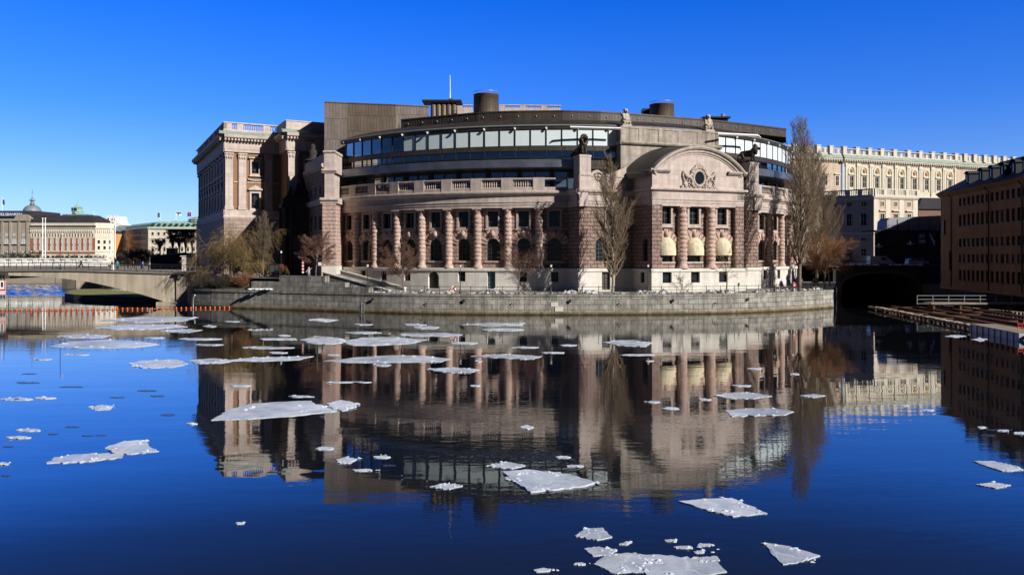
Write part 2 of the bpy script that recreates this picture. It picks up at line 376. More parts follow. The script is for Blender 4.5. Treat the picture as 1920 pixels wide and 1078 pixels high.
mx=N(nt,'ShaderNodeMixShader'); nt.links.new(fac,mx.inputs[0]); nt.links.new(df.outputs[0],mx.inputs[1]); nt.links.new(gl.outputs[0],mx.inputs[2]); nt.links.new(mx.outputs[0],out.inputs[0])
wm=MB(); wm.face([(-900,-120,0),(900,-120,0),(900,900,0),(-900,900,0)],[(0,0),(1,0),(1,1),(0,1)])
tag(wm.build('river_water',M['water']),kind='structure')
# ------------------------------------------------------------------ the round building
CX,CY,RW=8.06,181.8,53.8
CC=(CX,CY)
def phi(px,R=RW):
    k=(px-960)/F; a=1+k*k; b=-2*(k*CX+CY); c=CX*CX+CY*CY-R*R
    D=b*b-4*a*c
    Y=(-b-math.sqrt(max(0,D)))/(2*a); return math.atan2(k*Y-CX,CY-Y)
def sp(px,R=RW): return phi(px,R)*R
AW=arcmap(CC,RW)
PHI=math.radians(20.2); FO=(29.,125.)
PV=frame(FO,PHI)
def spx(px,d=0.):         # position along the pavilion front seen at a photo column
    k=(px-960)/F; ox=FO[0]+math.sin(PHI)*d; oy=FO[1]-math.cos(PHI)*d
    return (k*oy-ox)/(math.cos(PHI)-k*math.sin(PHI))
G0=3.1                    # promenade level
ZP,ZPL,ZE,ZC=6.55,6.05,16.2,18.9
BLD=empty('round_parliament_building',(CX,128,G0),'curved pink granite building with glass-banded bronze roof on the water front','building')
sL,sR=sp(631),RW*math.radians(78)
sB0=AW; 
# centre block limits on the wall circle
sBl,sBr=sp(1059),sp(1424)

def rust_column(x,y,z0,z1,r=.56,name='column'):
    c=MB(); pr=[(r*1.45,z0),(r*1.45,z0+.28),(r*1.2,z0+.3),(r*1.28,z0+.45),(r*1.05,z0+.62),(r,z0+.7),(r,z0+1.1)]
    z=z0+1.15; n=11; hz=(z1-1.15-z)/n
    for i in range(n):
        pr+=[(r*.96,z),(r*1.1,z+hz*.1),(r*1.16,z+hz*.5),(r*1.1,z+hz*.9),(r*.96,z+hz)]; z+=hz
    pr+=[(r*.95,z1-1.1),(r*.93,z1-.62),(r*1.05,z1-.58),(r*1.05,z1-.5),(r*.95,z1-.46),(r*1.3,z1-.26),(r*1.3,z1-.2)]
    c.lathe((x,y,0),pr,18)
    # break up the drums: each one rock-faced, no two alike
    rnd=random.Random(int(x*100)); v=c.v
    for i,(a,b,e) in enumerate(v):
        if z0+1.15<e<z1-1.1:
            k=1+rnd.uniform(-.05,.05); v[i]=(x+(a-x)*k,y+(b-y)*k,e+rnd.uniform(-.03,.03))
    c.box((x,y,z1-.1),(r*2.7,r*2.7,.2),rz=math.atan2(x-CX,CY-y))
    return c.build(name,M['rockcol'],BLD)
def voussoirs(mb,m,o,d=.0,n=9,key=True):
    zs=o['zt']-o['r']
    for k in range(n):
        a0=PI*(.04+.92*k/n)+.03; a1=PI*(.04+.92*(k+1)/n)-.03; r0=o['r']+.02; r1=o['r']+1.25+(.35 if k==n//2 else (.12 if k%2 else 0))
        P4=[(o['sc']+r*math.cos(a),zs+r*math.sin(a)) for r,a in ((r0,a0),(r1,a0),(r1,a1),(r0,a1))]
        dd=d+.16+(.1 if k%2 else .02)
        mb.face([m(s,z,dd) for s,z in P4],[(s,z) for s,z in P4])
        for i in range(4):
            p,q=P4[i],P4[(i+1)%4]
            mb.face([m(p[0],p[1],dd),m(q[0],q[1],dd),m(q[0],q[1],d),m(p[0],p[1],d)],[(p[0],p[1]),(q[0],q[1]),(q[0]+.2,q[1]),(p[0]+.2,p[1])])
    if key:
        c=m(o['sc'],zs+o['r']+.75,d+.3)
        mb.ball(c,.42,8,6,1,1,1.3)

# ---- wing walls
colpx=[665.7,703.6,744.8,790.9,841.7,895,953.5,1010.7]
cols=[phi(p) for p in colpx]; step=(cols[-1]-cols[0])/7
cols=[cols[0]+step*i for i in range(-1,8)]
bays=[cols[0]+step*(i+.5) for i in range(9)]; bays[-1]=phi(1039.7)
step_r=phi(1446)-phi(1468); 
colr=[phi(1430)+.0,phi(1446),phi(1468),phi(1468)+.105,phi(1468)+.21]
stepR=abs(phi(1468)-phi(1446)); colr=[phi(1446)+stepR*i for i in range(-1,5)]
bayr=[(a+b)/2 for a,b in zip(colr,colr[1:])]
DW=-.62        # wall face behind the column line
mA=AW
def wing(s0,s1,cl,bs,doorset):
    pl=MB(); wl=MB(); vs=MB(); tr=MB()
    base_ops=[]; ops=[]; up=[]; lo=[]
    for i,b in enumerate(bs):
        s=b*RW
        lo.append(openw(s,2.2,7.7,11.35,True)); up.append(openw(s,1.75,13.2,15.75))
        kind=doorset.get(i)
        if kind=='arch': base_ops.append((openw(s,2.0,G0+.05,5.95,True),kind))
        elif kind=='door': base_ops.append((openw(s-.1,1.35,G0+.1,5.95),kind))
        else: base_ops.append((openw(s,1.25,4.35,5.95),None))
    wall(pl,mA,s0,s1,1.5,ZPL,[o for o,_ in base_ops],.25,.6)
    sweep(pl,mA,s0,s1,[(.25,ZPL),(.42,ZPL+.02),(.42,ZP-.08),(.36,ZP),(DW-.3,ZP)],int((s1-s0)/2)+1)
    pl.build('plinth',M['plinth'],BLD)
    wall(wl,mA,s0,s1,ZP,ZE+.3,up+lo,DW,.55)
    wl.build('facade_wall',M['rock'],BLD)
    for o in lo: vs=MB(); voussoirs(vs,mA,o,DW); vs.build('voussoir_ring',M['rockcol'],BLD)
    for o in up:   # dressed window surrounds
        wn=window(mA,o,BLD,M['glass'],M['framegreen'],.5,1,2,d=DW); tr=MB(); e=.32
        for a,b,z0,z1 in ((o['a']-e,o['a'],o['zb']-e,o['zt']+e),(o['b'],o['b']+e,o['zb']-e,o['zt']+e),(o['a'],o['b'],o['zt'],o['zt']+e),(o['a'],o['b'],o['zb']-e,o['zb'])):
            mbox(tr,mA,a,b,z0,z1,DW-.02,DW+.17)
        mbox(tr,mA,o['a']-.45,o['b']+.45,o['zb']-e-.2,o['zb']-e-.003,DW-.02,DW+.28); tr.build('surround',M['pinktrim'],wn)
    for o in lo:
        wn=window(mA,o,BLD,M['glass'],M['framegreen'],.5,2,3,'arched_window',d=DW)
        tr=MB(); mbox(tr,mA,o['a']-.3,o['b']+.3,o['zb']-.25,o['zb'],DW-.02,DW+.2); tr.build('sill',M['pinktrim'],wn)
    for o,k in base_ops:
        if k: 
            dr=window(mA,o,BLD,M['darkwood'] if k=='arch' else M['copperdoor'],M['frame'],.55,1,2 if k=='arch' else 3,'door',.05,.25)
        else: window(mA,o,BLD,M['glass'],M['frame'],.5,1,1,'basement_window',.08,.25)
    for c in cl:
        p=mA(c*RW,0,-.30); rust_column(p.x,p.y,ZP,ZE)
M['copperdoor']=plain('blue_grey_door',(.10,.17,.18),.5,.2,2)
wing(sL,sBl+.5,cols,bays,{4:'arch',6:'door'})
wing(sBr-.5,sR,colr,bayr,{})
# ---- entablature, cornice, terrace and balustrade of the wings
def entab(m,s0,s1,off=0,zc=ZC,name='cornice',caps=True,n=None):
    e=MB(); n=n or max(1,int((s1-s0)/2)); b=.55+off
    sweep(e,m,s0,s1,[(-1.2,ZE),(b-.12,ZE),(b-.12,ZE+.42),(b-.04,ZE+.45),(b-.04,ZE+.82),(b+.06,ZE+.86),(b+.06,ZE+.98),(b-.1,ZE+1.0),(b-.1,zc-.85),(b+.02,zc-.82),(b+.15,zc-.62),(b+.4,zc-.45),(b+.48,zc-.28),(b+.48,zc-.1),(b+.4,zc),(-1.2,zc+.05)],n,0,caps)
    return e.build(name,M['pink'],BLD)
def balustrade(m,s0,s1,piers,z0,z1,d=.25,gm='pinktrim'):
    """continuous base and rail, piers between, one mesh of balusters per opening"""
    n=max(1,int((s1-s0)/2)); b=MB()
    sweep(b,m,s0,s1,[(d-.32,z0),(d+.32,z0),(d+.32,z0+.5),(d+.26,z0+.56),(d-.32,z0+.56)],n)
    sweep(b,m,s0,s1,[(d-.3,z1-.3),(d+.28,z1-.3),(d+.36,z1-.2),(d+.36,z1-.05),(d+.3,z1),(d-.3,z1)],n)
    for pa,pb in piers: mbox(b,m,pa,pb,z0+.5,z1-.25,d-.3,d+.3,1); mbox(b,m,pa-.07,pb+.07,z0+.003,z1+.05,d-.33,d+.385,1)
    b.build('parapet',M[gm],BLD)
    ps=sorted(piers)
    for (a,b0),(a2,b2) in zip(ps,ps[1:]):
        g=MB(); L=a2-b0; k=max(2,int(L/.36)); h=z1-.3-(z0+.56)
        for i in range(k):
            p=m(b0+L*(i+.5)/k,z0+.56,d)
            g.lathe((p.x,p.y,p.z),[(.10,0),(.10,.08*h),(.05,.14*h),(.12,.36*h),(.10,.48*h),(.05,.78*h),(.07,.84*h),(.1,.92*h),(.1,h)],6)
        g.build('baluster_run',M[gm],BLD)
entab(AW,sL,sBl+1,0); entab(AW,sBr-1,sR,0)
balustrade(AW,sL,sBl+.5,[(c*RW-.85,c*RW+.85) for c in cols],ZC+.03,20.95)
balustrade(AW,sBr-.5,sR,[(c*RW-.7,c*RW+.7) for c in colr],ZC+.03,20.95)
t=MB(); sweep(t,AW,sL,sR,[(-.9,ZC+.06),(-6,ZC+.06)],60,caps=False); t.build('terrace_floor',M['roofdark'],BLD)

# ---- glass drum
def ring(R,phi0,phi1,prof,mat,name,n=70,caps=True):
    b=MB(); sweep(b,arcmap(CC,R),phi0*R,phi1*R,prof,n,0,caps); return b.build(name,mat,BLD)
gL=phi(641,52.5); gR=math.radians(84)
RG=52.5; AG=arcmap(CC,RG)
fL=phi(640,54.5)
for fa,fb in ((fL,phi(1089,54.3)),(phi(1402,54.3),gR)):
    nn_=max(6,int(70*(fb-fa)/(gR-fL)))
    ring(54.3,fa,fb,[(-3.9,22.55),(.0,22.6),(.06,22.7),(.06,23.85),(0,23.9),(-2.4,23.95),(-2.4,24.3)],M['bluemetal'],'balcony_fascia',nn_)
    ring(54.0,fa,fb,[(0,24.28),(.05,24.3),(.05,24.36),(0,24.38)],M['darkmetal'],'balcony_rail',nn_)
ring(52.2,phi(1088,52.2),phi(1403,52.2),[(-1.5,22.55),(0,22.6),(0,24.3),(-.4,24.3)],M['bronze'],'spandrel_band',24)
br=MB()
p0=phi(854.4,RG); p1=phi(1112,RG); stp=(p1-p0)/9
k0=int((gL-p0)/stp); npan=[p0+stp*i for i in range(k0,int((gR-p0)/stp)+1)]
Z1,Z2,Z3,Z4,Z5=24.3,25.5,26.25,28.95,29.3
ring(RG,gL,gR,[(-.3,Z2),(.12,Z2),(.12,Z3),(-.3,Z3)],M['bronze'],'spandrel_band')
ring(RG,gL,gR,[(-.3,Z4),(.15,Z4),(.2,Z4+.12),(.28,Z5+.25),(.2,Z5+.42),(-.3,Z5+.6)],M['bronze'],'eaves_band')
ring(RG,gL,gR,[(.26,Z5+.14),(.42,Z5+.2),(.44,Z5+.3),(.36,Z5+.36),(.15,Z5+.44)],M['rim'],'eaves_rim')
ring(RG,gL,gR,[(-1.6,23.97),(-1.6,30.)],M['interior'],'inner_wall',70,False)
ring(RG,gL,gR,[(-1.6,Z2+.3),(-.1,Z2+.3)],M['interior'],'inner_floor',70,False)
for i,a in enumerate(npan[:-1]):
    b_=npan[i+1]; mid=(a+b_)/2
    if a<gL: a=gL
    for nm,z0,z1 in (('drum_window',Z3,Z4),('ribbon_window',Z1,Z2)):
        g=MB(); mbox(g,AG,a*RG+.05,b_*RG-.05,z0,z1,-.06,-.02); o=g.build(nm,M['see2'] if nm=='ribbon_window' else (M['see'] if mid>phi(750,RG) else M['see3']),BLD)
        f=MB()
        mbox(f,AG,a*RG-.07,a*RG+.07,z0,z1,-.16,.12)
        mbox(f,AG,a*RG+.08,b_*RG-.08,z0+.003,z0+.09,-.15,.05)
        mbox(f,AG,a*RG+.08,b_*RG-.08,z1-.09,z1-.003,-.15,.05)
        if nm=='ribbon_window' and i%2==0 and mid<phi(760,RG): mbox(f,AG,mid*RG-.05,mid*RG+.05,z0+.1,z1-.1,-.15,.05)
        f.build('frame',M['mull'],o)
        if nm=='drum_window' and mid>phi(750,RG):
            bl=MB(); mbox(bl,AG,a*RG+.08,b_*RG-.08,z0+.1,z1-.1,-.015,.01); bl.build('roller_screen',M['blind'],o)
        elif nm=='drum_window':
            bl=MB(); mbox(bl,AG,a*RG+.14,b_*RG-.14,z1-random.Random(i).choice([.3,.9,.5]),z1-.05,-.4,-.36); mbox(bl,AG,a*RG+.14,b_*RG-.14,z0+.06,z0+.5,-.4,-.36); bl.build('blind',M['blind'],o)
    if i%2==0:
        s=MB(); p=AG(a*RG,Z4+.2,.4); s.box((p.x,p.y,p.z),(.3,.3,.16)); s.ball((p.x,p.y,p.z-.15),.16,8,5)
        s.build('floodlight',M['white'],BLD)
# terrace storey behind the balustrade
RT=50.6; AT=arcmap(CC,RT)
ring(RT,phi(650,RT),gR,[(0,19.),(0,19.6)],M['darkmetal'],'terrace_sill',60,False)
tp=[phi(p,RT) for p in (691,735,782,833,887,953,1013,1064)]; ts=(tp[-1]-tp[3])/4
tp=[tp[3]+ts*i for i in range(-5,18)]
for i,c in enumerate(tp):
    if c<gL or c>gR-.1: continue
    a=(c-ts/2)*RT; b_=(c+ts/2)*RT
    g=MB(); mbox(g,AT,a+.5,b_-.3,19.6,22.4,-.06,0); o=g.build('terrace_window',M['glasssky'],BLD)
    f=MB(); mbox(f,AT,(a+b_)/2-.03,(a+b_)/2+.13,19.6,22.4,.003,.1); mbox(f,AT,a-.3,a+.5,19.6,22.55,-.3,.35); f.build('frame',M['mull'],o)
ring(RT,phi(650,RT),gR,[(-.3,22.35),(.3,22.35),(.3,22.6)],M['darkmetal'],'terrace_lintel',60,False)
# roof: lower slope, then the standing-seam upper drum
UP=[(804,222),(860,214),(898,210.5),(960,208),(1060,207),(1130,209),(1180,212.3),(1250,217.7),(1316,222.7),(1400,232),(1474,241.3)]
UP=[(752,224)]+UP[1:]
ZU=8.5+273/F*133
upts=[]
for px,py in UP:
    Y=(ZU-HC)*F/(YH-py); upts.append((XX(px,Y),Y))
UM=polymap(upts); UL=UM.L[-1]
r=MB(); sweep(r,UM,0,UL,[(-.6,31.0),(-.05,31.0),(0,31.05),(0,ZU-.25),(.08,ZU-.22),(.08,ZU),(-.5,ZU+.02)],60); r.build('roof_drum',M['bronze'],BLD)
n=70; r=MB()
for i in range(n):
    a=gL+(gR-gL)*i/n; b_=gL+(gR-gL)*(i+1)/n
    r.face([AG(a*RG,Z5+.44,.2),AG(b_*RG,Z5+.44,.2),AG(b_*RG,31.05,-3.4),AG(a*RG,31.05,-3.4)],[(a*RG,0),(b_*RG,0),(b_*RG,4.2),(a*RG,4.2)])
    r.face([AG(a*RG,31.05,-3.4),AG(b_*RG,31.05,-3.4),AG(b_*RG,31.1,-9.4),AG(a*RG,31.1,-9.4)],[(a*RG,0),(b_*RG,0),(b_*RG,6),(a*RG,6)])
r.build('roof_slope',M['bronze'],BLD)
r=MB(); back=[(upts[-1][0]-14,upts[-1][1]+26),(upts[0][0]+4,upts[0][1]+30)]
r.face([(x,y,ZU-.05) for x,y in upts+back]); r.face([(upts[-1][0],upts[-1][1],30),(upts[-1][0],upts[-1][1],ZU-.05),(back[0][0],back[0][1],ZU-.05),(back[0][0],back[0][1],30)])
r.build('roof_deck',M['roofdark'],BLD)
# small blunt hooks along the drum foot
h=MB()
for i in range(26):
    p=UM(UL*(i+.5)/26,31.75,.0); h.ball((p.x,p.y-.06,p.z),.13,6,4)
h.build('roof_hook',M['rim'],BLD)
# bronze-clad stair tower at the left end
TW=[(608,150.),(651.4,150.5),(742,152.),(804,153.)]
tz=[8.5+(YH-y)/F*Y for (x,Y),y in zip(TW,(192,194.2,197.7,200.7))]
for k,(mat,zb) in enumerate((('bronzelight',20.),('bronzebrown',24.),('bronzelight',26.4))):
    b=MB(); (xa,ya),(xb,yb)=[(XX(px,Y),Y) for px,Y in (TW[k],TW[k+1])]
    L=math.hypot(xb-xa,yb-ya)
    def mm(s,z,d,xa=xa,ya=ya,xb=xb,yb=yb,L=L,za=tz[k],zb_=tz[k+1],zlo=zb):
        t=s/L; nx,ny=(yb-ya)/L,-(xb-xa)/L; zt=za+(zb_-za)*t
        return Vector((xa+(xb-xa)*t+nx*d,ya+(yb-ya)*t+ny*d,zlo+(zt-zlo)*z))
    mbox_pts=[]
    b.face([mm(0,0,0),mm(L,0,0),mm(L,1,0),mm(0,1,0)],[(0,26),(L,26),(L,tz[k+1]),(0,tz[k])])
    mbox(b,lambda s,z,d:mm(s,1,d)+Vector((0,0,z)),0,L,-.05,.18,-.4,.1)
    if k==0: b.face([mm(0,0,0),mm(0,1,0),mm(0,1,0)+Vector((-1.5,14,0)),mm(0,0,0)+Vector((-1.5,14,0))],[(0,26),(0,35),(14,35),(14,20)])
    if k==2: b.face([mm(L,0,0),mm(L,1,0),mm(L,1,0)+Vector((-1.5,9,0)),mm(L,0,0)+Vector((-1.5,9,0))],[(0,26),(0,35),(9,35),(9,26)])
    b.build('stair_tower_cladding',M[mat],BLD)
b=MB(); tpz=[(XX(px,Y),Y,z) for (px,Y),z in zip(TW,tz)]
b.face(tpz+[(tpz[3][0]-1.5,tpz[3][1]+9,tz[3]),(tpz[0][0]-1.5,tpz[0][1]+14,tz[0])]); b.build('stair_tower_roof',M['roofdark'],BLD)
# fluted half-round flue casings under a flat lid, the drum vents, small chimneys
f=MB(); Yf=141.
for i in range(5):
    px=813+i*9.6; x=XX(px,Yf); f.lathe((x,Yf,0),[(.52,31.),(.52,ZZ(194.5,Yf)),(.42,ZZ(193.6,Yf))],12)
    f.box((x+.45,Yf+.35,32.6),(.2,.5,4.5))
f.build('flue_casing',M['bronzebrown'],BLD)
f=MB(); f.box((XX(829,Yf),Yf+1,ZZ(190.7,Yf)),(6.9,4,.28)); f.box((XX(812,Yf),Yf+1,ZZ(188.7,Yf)),(2.6,2.4,.14)); f.build('flue_lid',M['darkmetal'],BLD)
f=MB(); f.box((XX(842.5,Yf),Yf+3,ZZ(185,Yf)),(.7,.7,1.1)); f.build('mast_base',M['bronzebrown'],BLD)
f=MB(); x=XX(844,Yf+3); f.tube([(x,Yf+3,ZZ(190,Yf+3)),(x,Yf+3,ZZ(165,Yf+3)),(x,Yf+3,ZZ(141,Yf+3))],[.09,.07,.04],8); f.build('flag_mast',M['white'],BLD)
def vent(pxa,pxb,ytop,ybot,Y):
    f=MB(); x=XX((pxa+pxb)/2,Y); r_=(pxb-pxa)/2/F*Y; zt,zb=ZZ(ytop,Y),ZZ(ybot,Y)
    f.lathe((x,Y,0),[(r_,zb-1),(r_,zt-.15),(r_*1.015,zt-.13),(r_*1.015,zt),(r_*.9,zt)],36); f.lathe((x,Y,0),[(.001,zt-.3),(r_*.92,zt-.3),(r_*.92,zt)],36)
    v=f.build('vent_drum',M['bronzebrown'],BLD)
    g=MB(); 
    for k in range(24):
        a=2*PI*k/24; g.tube([(x+r_*math.cos(a),Y+r_*math.sin(a),zt-.02),(x+r_*math.cos(a),Y+r_*math.sin(a),zt+.42)],.02,4)
    g.lathe((x,Y,zt+.4),[(r_-.03,0),(r_-.03,.05),(r_+.03,.05),(r_+.03,0)],36); g.build('guard_rail',M['rim'],v)
vent(888,935,178.5,209,137.); vent(1218,1263.5,197,216,143.)
f=MB(); Y=145.; f.box((XX(1213,Y),Y+1,ZZ(212,Y)),(1.5,2,1.6)); f.build('plant_box',M['bronze'],BLD)
f=MB(); f.box((XX(1341,Y),Y,ZZ(222,Y)),(5.,2.4,.25)); f.box((XX(1345,Y),Y,ZZ(226,Y)),(3.4,1.6,.9)); f.build('roof_hatch',M['darkmetal'],BLD)
f=MB(); f.tube([(XX(1357,Y),Y+.5,ZZ(223,Y)),(XX(1357,Y),Y+.5,ZZ(213,Y))],.36,14); f.build('chimney_pipe',M['rim'],BLD)
# white maintenance beams in front of the glass
def beam(pxa,pya,pxb,pyb,R,tipleft):
    f=MB(); A=arcmap(CC,R); a=phi(pxa,R); b_=phi(pxb,R); p=A(a*R,0,0); q=A(b_*R,0,0)
    p.z=ZZ(pya,p.y); q.z=ZZ(pyb,q.y); dv=(q-p).normalized()
    f.tube([p,p+(q-p)*.5,q],[.2,.2,.2],4,smooth=False)
    e=p if tipleft else q
    f.tube([e,e+Vector((-.5 if tipleft else .5,0,-.35))],[.2,.09],4); f.build('maintenance_beam',M['white'],BLD)
beam(1069,239,1164,241.5,54.6,True); beam(1345,251,1421,254.5,55.6,False)

# ---- centre block and pavilion
MBk=lambda s,z,d: PV(s,z,d-6.)
bl,br_=spx(1086,-6),spx(1422,-6)
pl_,pr_=spx(1223,0),spx(1394.5,0)
b=MB()
ow=[openw(spx(1128,-6),2.1,7.7,11.35,True)]; ou=[openw(spx(1151,-6)-.5,1.75,13.2,15.75)]
dwn=[openw(spx(1135,-6),1.5,G0+.1,5.95)]
wall(b,MBk,bl,br_,ZP,ZE+.3,ow+ou,0,.55)
wl=lambda s,z,d:PV(bl,z,-6-s)+Vector((-math.cos(PHI)*d,-math.sin(PHI)*d,0))
wr=lambda s,z,d:PV(br_,z,-12+s)+Vector((math.cos(PHI)*d,math.sin(PHI)*d,0))
wall(b,wl,0,8,ZP,ZE+.3,[],0); wall(b,wr,0,6,ZP,ZE+.3,[],0)
b.build('facade_wall',M['rock'],BLD)
b=MB(); wall(b,MBk,bl-.3,br_+.3,1.5,ZPL,dwn,.3,.6)
sweep(b,MBk,bl-.45,br_+.45,[(.3,ZPL),(.45,ZPL+.02),(.45,ZP-.08),(.38,ZP),(-.3,ZP)],1)
for w_,L in ((wl,8),(wr,6)): 
    wall(b,w_,-.3,L,1.5,ZPL,[],.3); sweep(b,w_,-.45,L,[(.3,ZPL),(.45,ZPL+.02),(.45,ZP-.08),(.38,ZP),(-.3,ZP)],1)
b.build('plinth',M['plinth'],BLD)
for o in ou: window(MBk,o,BLD,M['glass'],M['framegreen'],.5,1,2)
for o in ow: window(MBk,o,BLD,M['glass'],M['framegreen'],.5,2,3,'arched_window')
for o in dwn: window(MBk,o,BLD,M['darkwood'],M['frame'],.55,1,2,'door',.05,.3)
b=MB(); o=ou[0]; e=.32
for a,b2,z0,z1 in ((o['a']-e,o['a'],o['zb']-e,o['zt']+e),(o['b'],o['b']+e,o['zb']-e,o['zt']+e),(o['a'],o['b'],o['zt'],o['zt']+e),(o['a'],o['b'],o['zb']-e,o['zb'])): mbox(b,MBk,a,b2,z0,z1,-.02,.17)
b.build('window_surround',M['pinktrim'],BLD)
entab(MBk,bl-.5,br_+.5,-.15,name='cornice',n=1)
entab(wl,-.65,8,-.15,n=1); entab(wr,-.0,6.6,-.15,n=1)
# parapet wall, lion pedestals and scrolls
b=MB()
pdl=[(spx(1085.5,-6.3),spx(1106.5,-6.3),ZZ(290,124.5)),(spx(1402.5,-6.3),spx(1420.5,-6.3),ZZ(304,135.5))]
mbox(b,MBk,bl,br_,ZC,20.95,-1.2,-.1)
mbox(b,MBk,bl,br_,20.95,21.15,-1.3,.0)
b.build('parapet',M['pinktrim'],BLD)
for a,c,zt in pdl:
    b=MB(); mbox(b,MBk,a,c,ZC+.003,zt-.3,-2.3,.0); mbox(b,MBk,a-.06,c+.06,zt-.3,zt,-2.4,.06); mbox(b,MBk,a-.05,c+.05,ZC+.006,ZC+1.2,-2.4,.05); b.build('statue_pedestal',M['pink'],BLD)
for sgn,x0,x1 in ((1,pdl[0][1],spx(1176,-6)),(-1,pdl[1][0],spx(1398,-6))):
    b=MB(); pts=[(x0,21.14)]; K=16
    for k in range(K+1):
        t=k/K; pts.append((x0+(x1-x0)*t,21.3+.75*max(0,math.sin(PI*min(1,t*2.6)))+2.6*max(0,t-.3)**1.6))
    pts.append((x1,21.14))
    b.face([MBk(s,z,-.3) for s,z in pts],pts); b.face([MBk(s,z,-1.2) for s,z in pts],pts)
    for p,q in zip(pts,pts[1:]): b.face([MBk(p[0],p[1],-.3),MBk(q[0],q[1],-.3),MBk(q[0],q[1],-1.2),MBk(p[0],p[1],-1.2)])
    if sgn>0:
        for k in range(18):
            a=2*PI*k/18; p=MBk(x0+1.4+.62*math.cos(a),21.05+.62*math.sin(a),-.08); b.ball((p.x,p.y,p.z),.16,6,4)
        p=MBk(x0+1.4,21.05,-.1); b.ball((p.x,p.y,p.z),.3,8,5)
    b.build('scroll_wall',M['pinktrim'],BLD)
# attic block behind the pavilion gable
AX0,AX1=spx(1164,-7.2),spx(1348,-7.2); AZ=29.4
b=MB(); mbox(b,PV,AX0,AX1,ZC,26.4,-14,-7.2); mbox(b,PV,AX0+.1,AX1-.1,26.9,AZ-.3,-13.9,-7.3); b.build('attic_wall',M['attic'],BLD)
b=MB(); sweep(b,PV,AX0-.35,AX1+.35,[(-7.3,26.35),(-6.95,26.4),(-6.75,26.55),(-6.65,26.75),(-6.7,26.95),(-7.3,27.)],1)
mbox(b,PV,AX0-.02,AX1+.02,AZ-.3,AZ,-14,-7.2); mbox(b,PV,AX0-.3,AX0+.002,26.4,26.9,-14,-6.8); mbox(b,PV,AX1-.002,AX1+.3,26.4,26.9,-14,-6.8)
for k in range(6): 
    s=AX0+.1+(AX1-AX0-.2)*k/5; mbox(b,PV,max(AX0,s-.45),min(AX1,s+.45),27.,AZ-.303,-7.4,-7.22)
b.build('attic_cornice',M['attic'],BLD)
# pavilion body
wc=[spx(1252.5),spx(1305.4),spx(1357.6)]; cc_=[spx(1281.5),spx(1334.8)]
DP=-.72
up=[openw(s,1.75,13.45,16.05) for s in wc]; lo=[openw(s,2.5,7.6,11.1,True) for s in wc]
bs=[openw(s-.3,1.6,4.35,6.0) for s in wc]
b=MB(); wall(b,PV,pl_,pr_,ZP,ZE+.3,up+lo,DP,.55)
p1_=pl_+1.75; p2_=pr_-1.55
for a,c in ((pl_,p1_),(p2_,pr_)): mbox(b,PV,a,c,ZP,ZE+.2,DP,0)
pvl=lambda s,z,d:PV(pl_,z,-s)+Vector((-math.cos(PHI)*d,-math.sin(PHI)*d,0))
pvr=lambda s,z,d:PV(pr_,z,-7+s)+Vector((math.cos(PHI)*d,math.sin(PHI)*d,0))
sidew=[openw(2.1,1.5,7.7,11.3,True)]
wall(b,pvl,.003,7,ZP,ZE+.3,sidew,0.003,.5); wall(b,pvr,0,6.99,ZP,ZE+.3,[],0.003)
b.build('pavilion_wall',M['rock'],BLD)
window(pvl,sidew[0],BLD,M['glass'],M['framegreen'],.45,1,3,'arched_window')
b=MB(); wall(b,PV,pl_-.25,pr_+.25,1.5,ZPL,bs,.25,.6)
sweep(b,PV,pl_-.4,pr_+.4,[(.25,ZPL),(.4,ZPL+.02),(.4,ZP-.08),(.34,ZP),(DP-.3,ZP)],1)
sbw=[openw(2.6,1.2,4.35,5.95)]
wall(b,pvl,-.25,7,1.5,ZPL,sbw,.25,.5); sweep(b,pvl,-.4,7,[(.25,ZPL),(.4,ZPL+.02),(.4,ZP-.08),(.34,ZP),(-.3,ZP)],1)
wall(b,pvr,0,7.25,1.5,ZPL,[],.25); sweep(b,pvr,0,7.4,[(.25,ZPL),(.4,ZPL+.02),(.4,ZP-.08),(.34,ZP),(-.3,ZP)],1)
b.build('plinth',M['plinth'],BLD)
window(pvl,sbw[0],BLD,M['glass'],M['frame'],.4,0,1,'basement_window',.08,.25)
for o in bs: window(PV,o,BLD,M['glass'],M['frame'],.5,0,0,'basement_window',.1,.25)
pwu=[window(PV,o,BLD,M['glass'],M['framegreen'],.5,1,2,d=DP) for o in up]
pwl=[window(PV,o,BLD,M['glass'],M['framegreen'],.5,2,3,'arched_window',d=DP) for o in lo]
for s in cc_: p=PV(s,0,-.3); rust_column(p.x,p.y,ZP,ZE,.66)
for o,wn in zip(up,pwu):
    b=MB(); e=.34
    for a,c,z0,z1 in ((o['a']-e,o['a'],o['zb']-e,o['zt']+.1),(o['b'],o['b']+e,o['zb']-e,o['zt']+.1),(o['a'],o['b'],o['zb']-e,o['zb'])): mbox(b,PV,a,c,z0,z1,DP-.02,DP+.18)
    mbox(b,PV,o['a']-.5,o['b']+.5,o['zb']-e-.22,o['zb']-e-.003,DP-.02,DP+.3); b.build('surround',M['pinktrim'],wn)
for o,wn in zip(lo,pwl):
    v=MB(); voussoirs(v,PV,o,DP); v.build('voussoir_ring',M['rockcol'],BLD); b=MB(); mbox(b,PV,o['a']-.35,o['b']+.35,o['zb']-.3,o['zb'],DP-.02,DP+.25); b.build('sill',M['pinktrim'],wn)
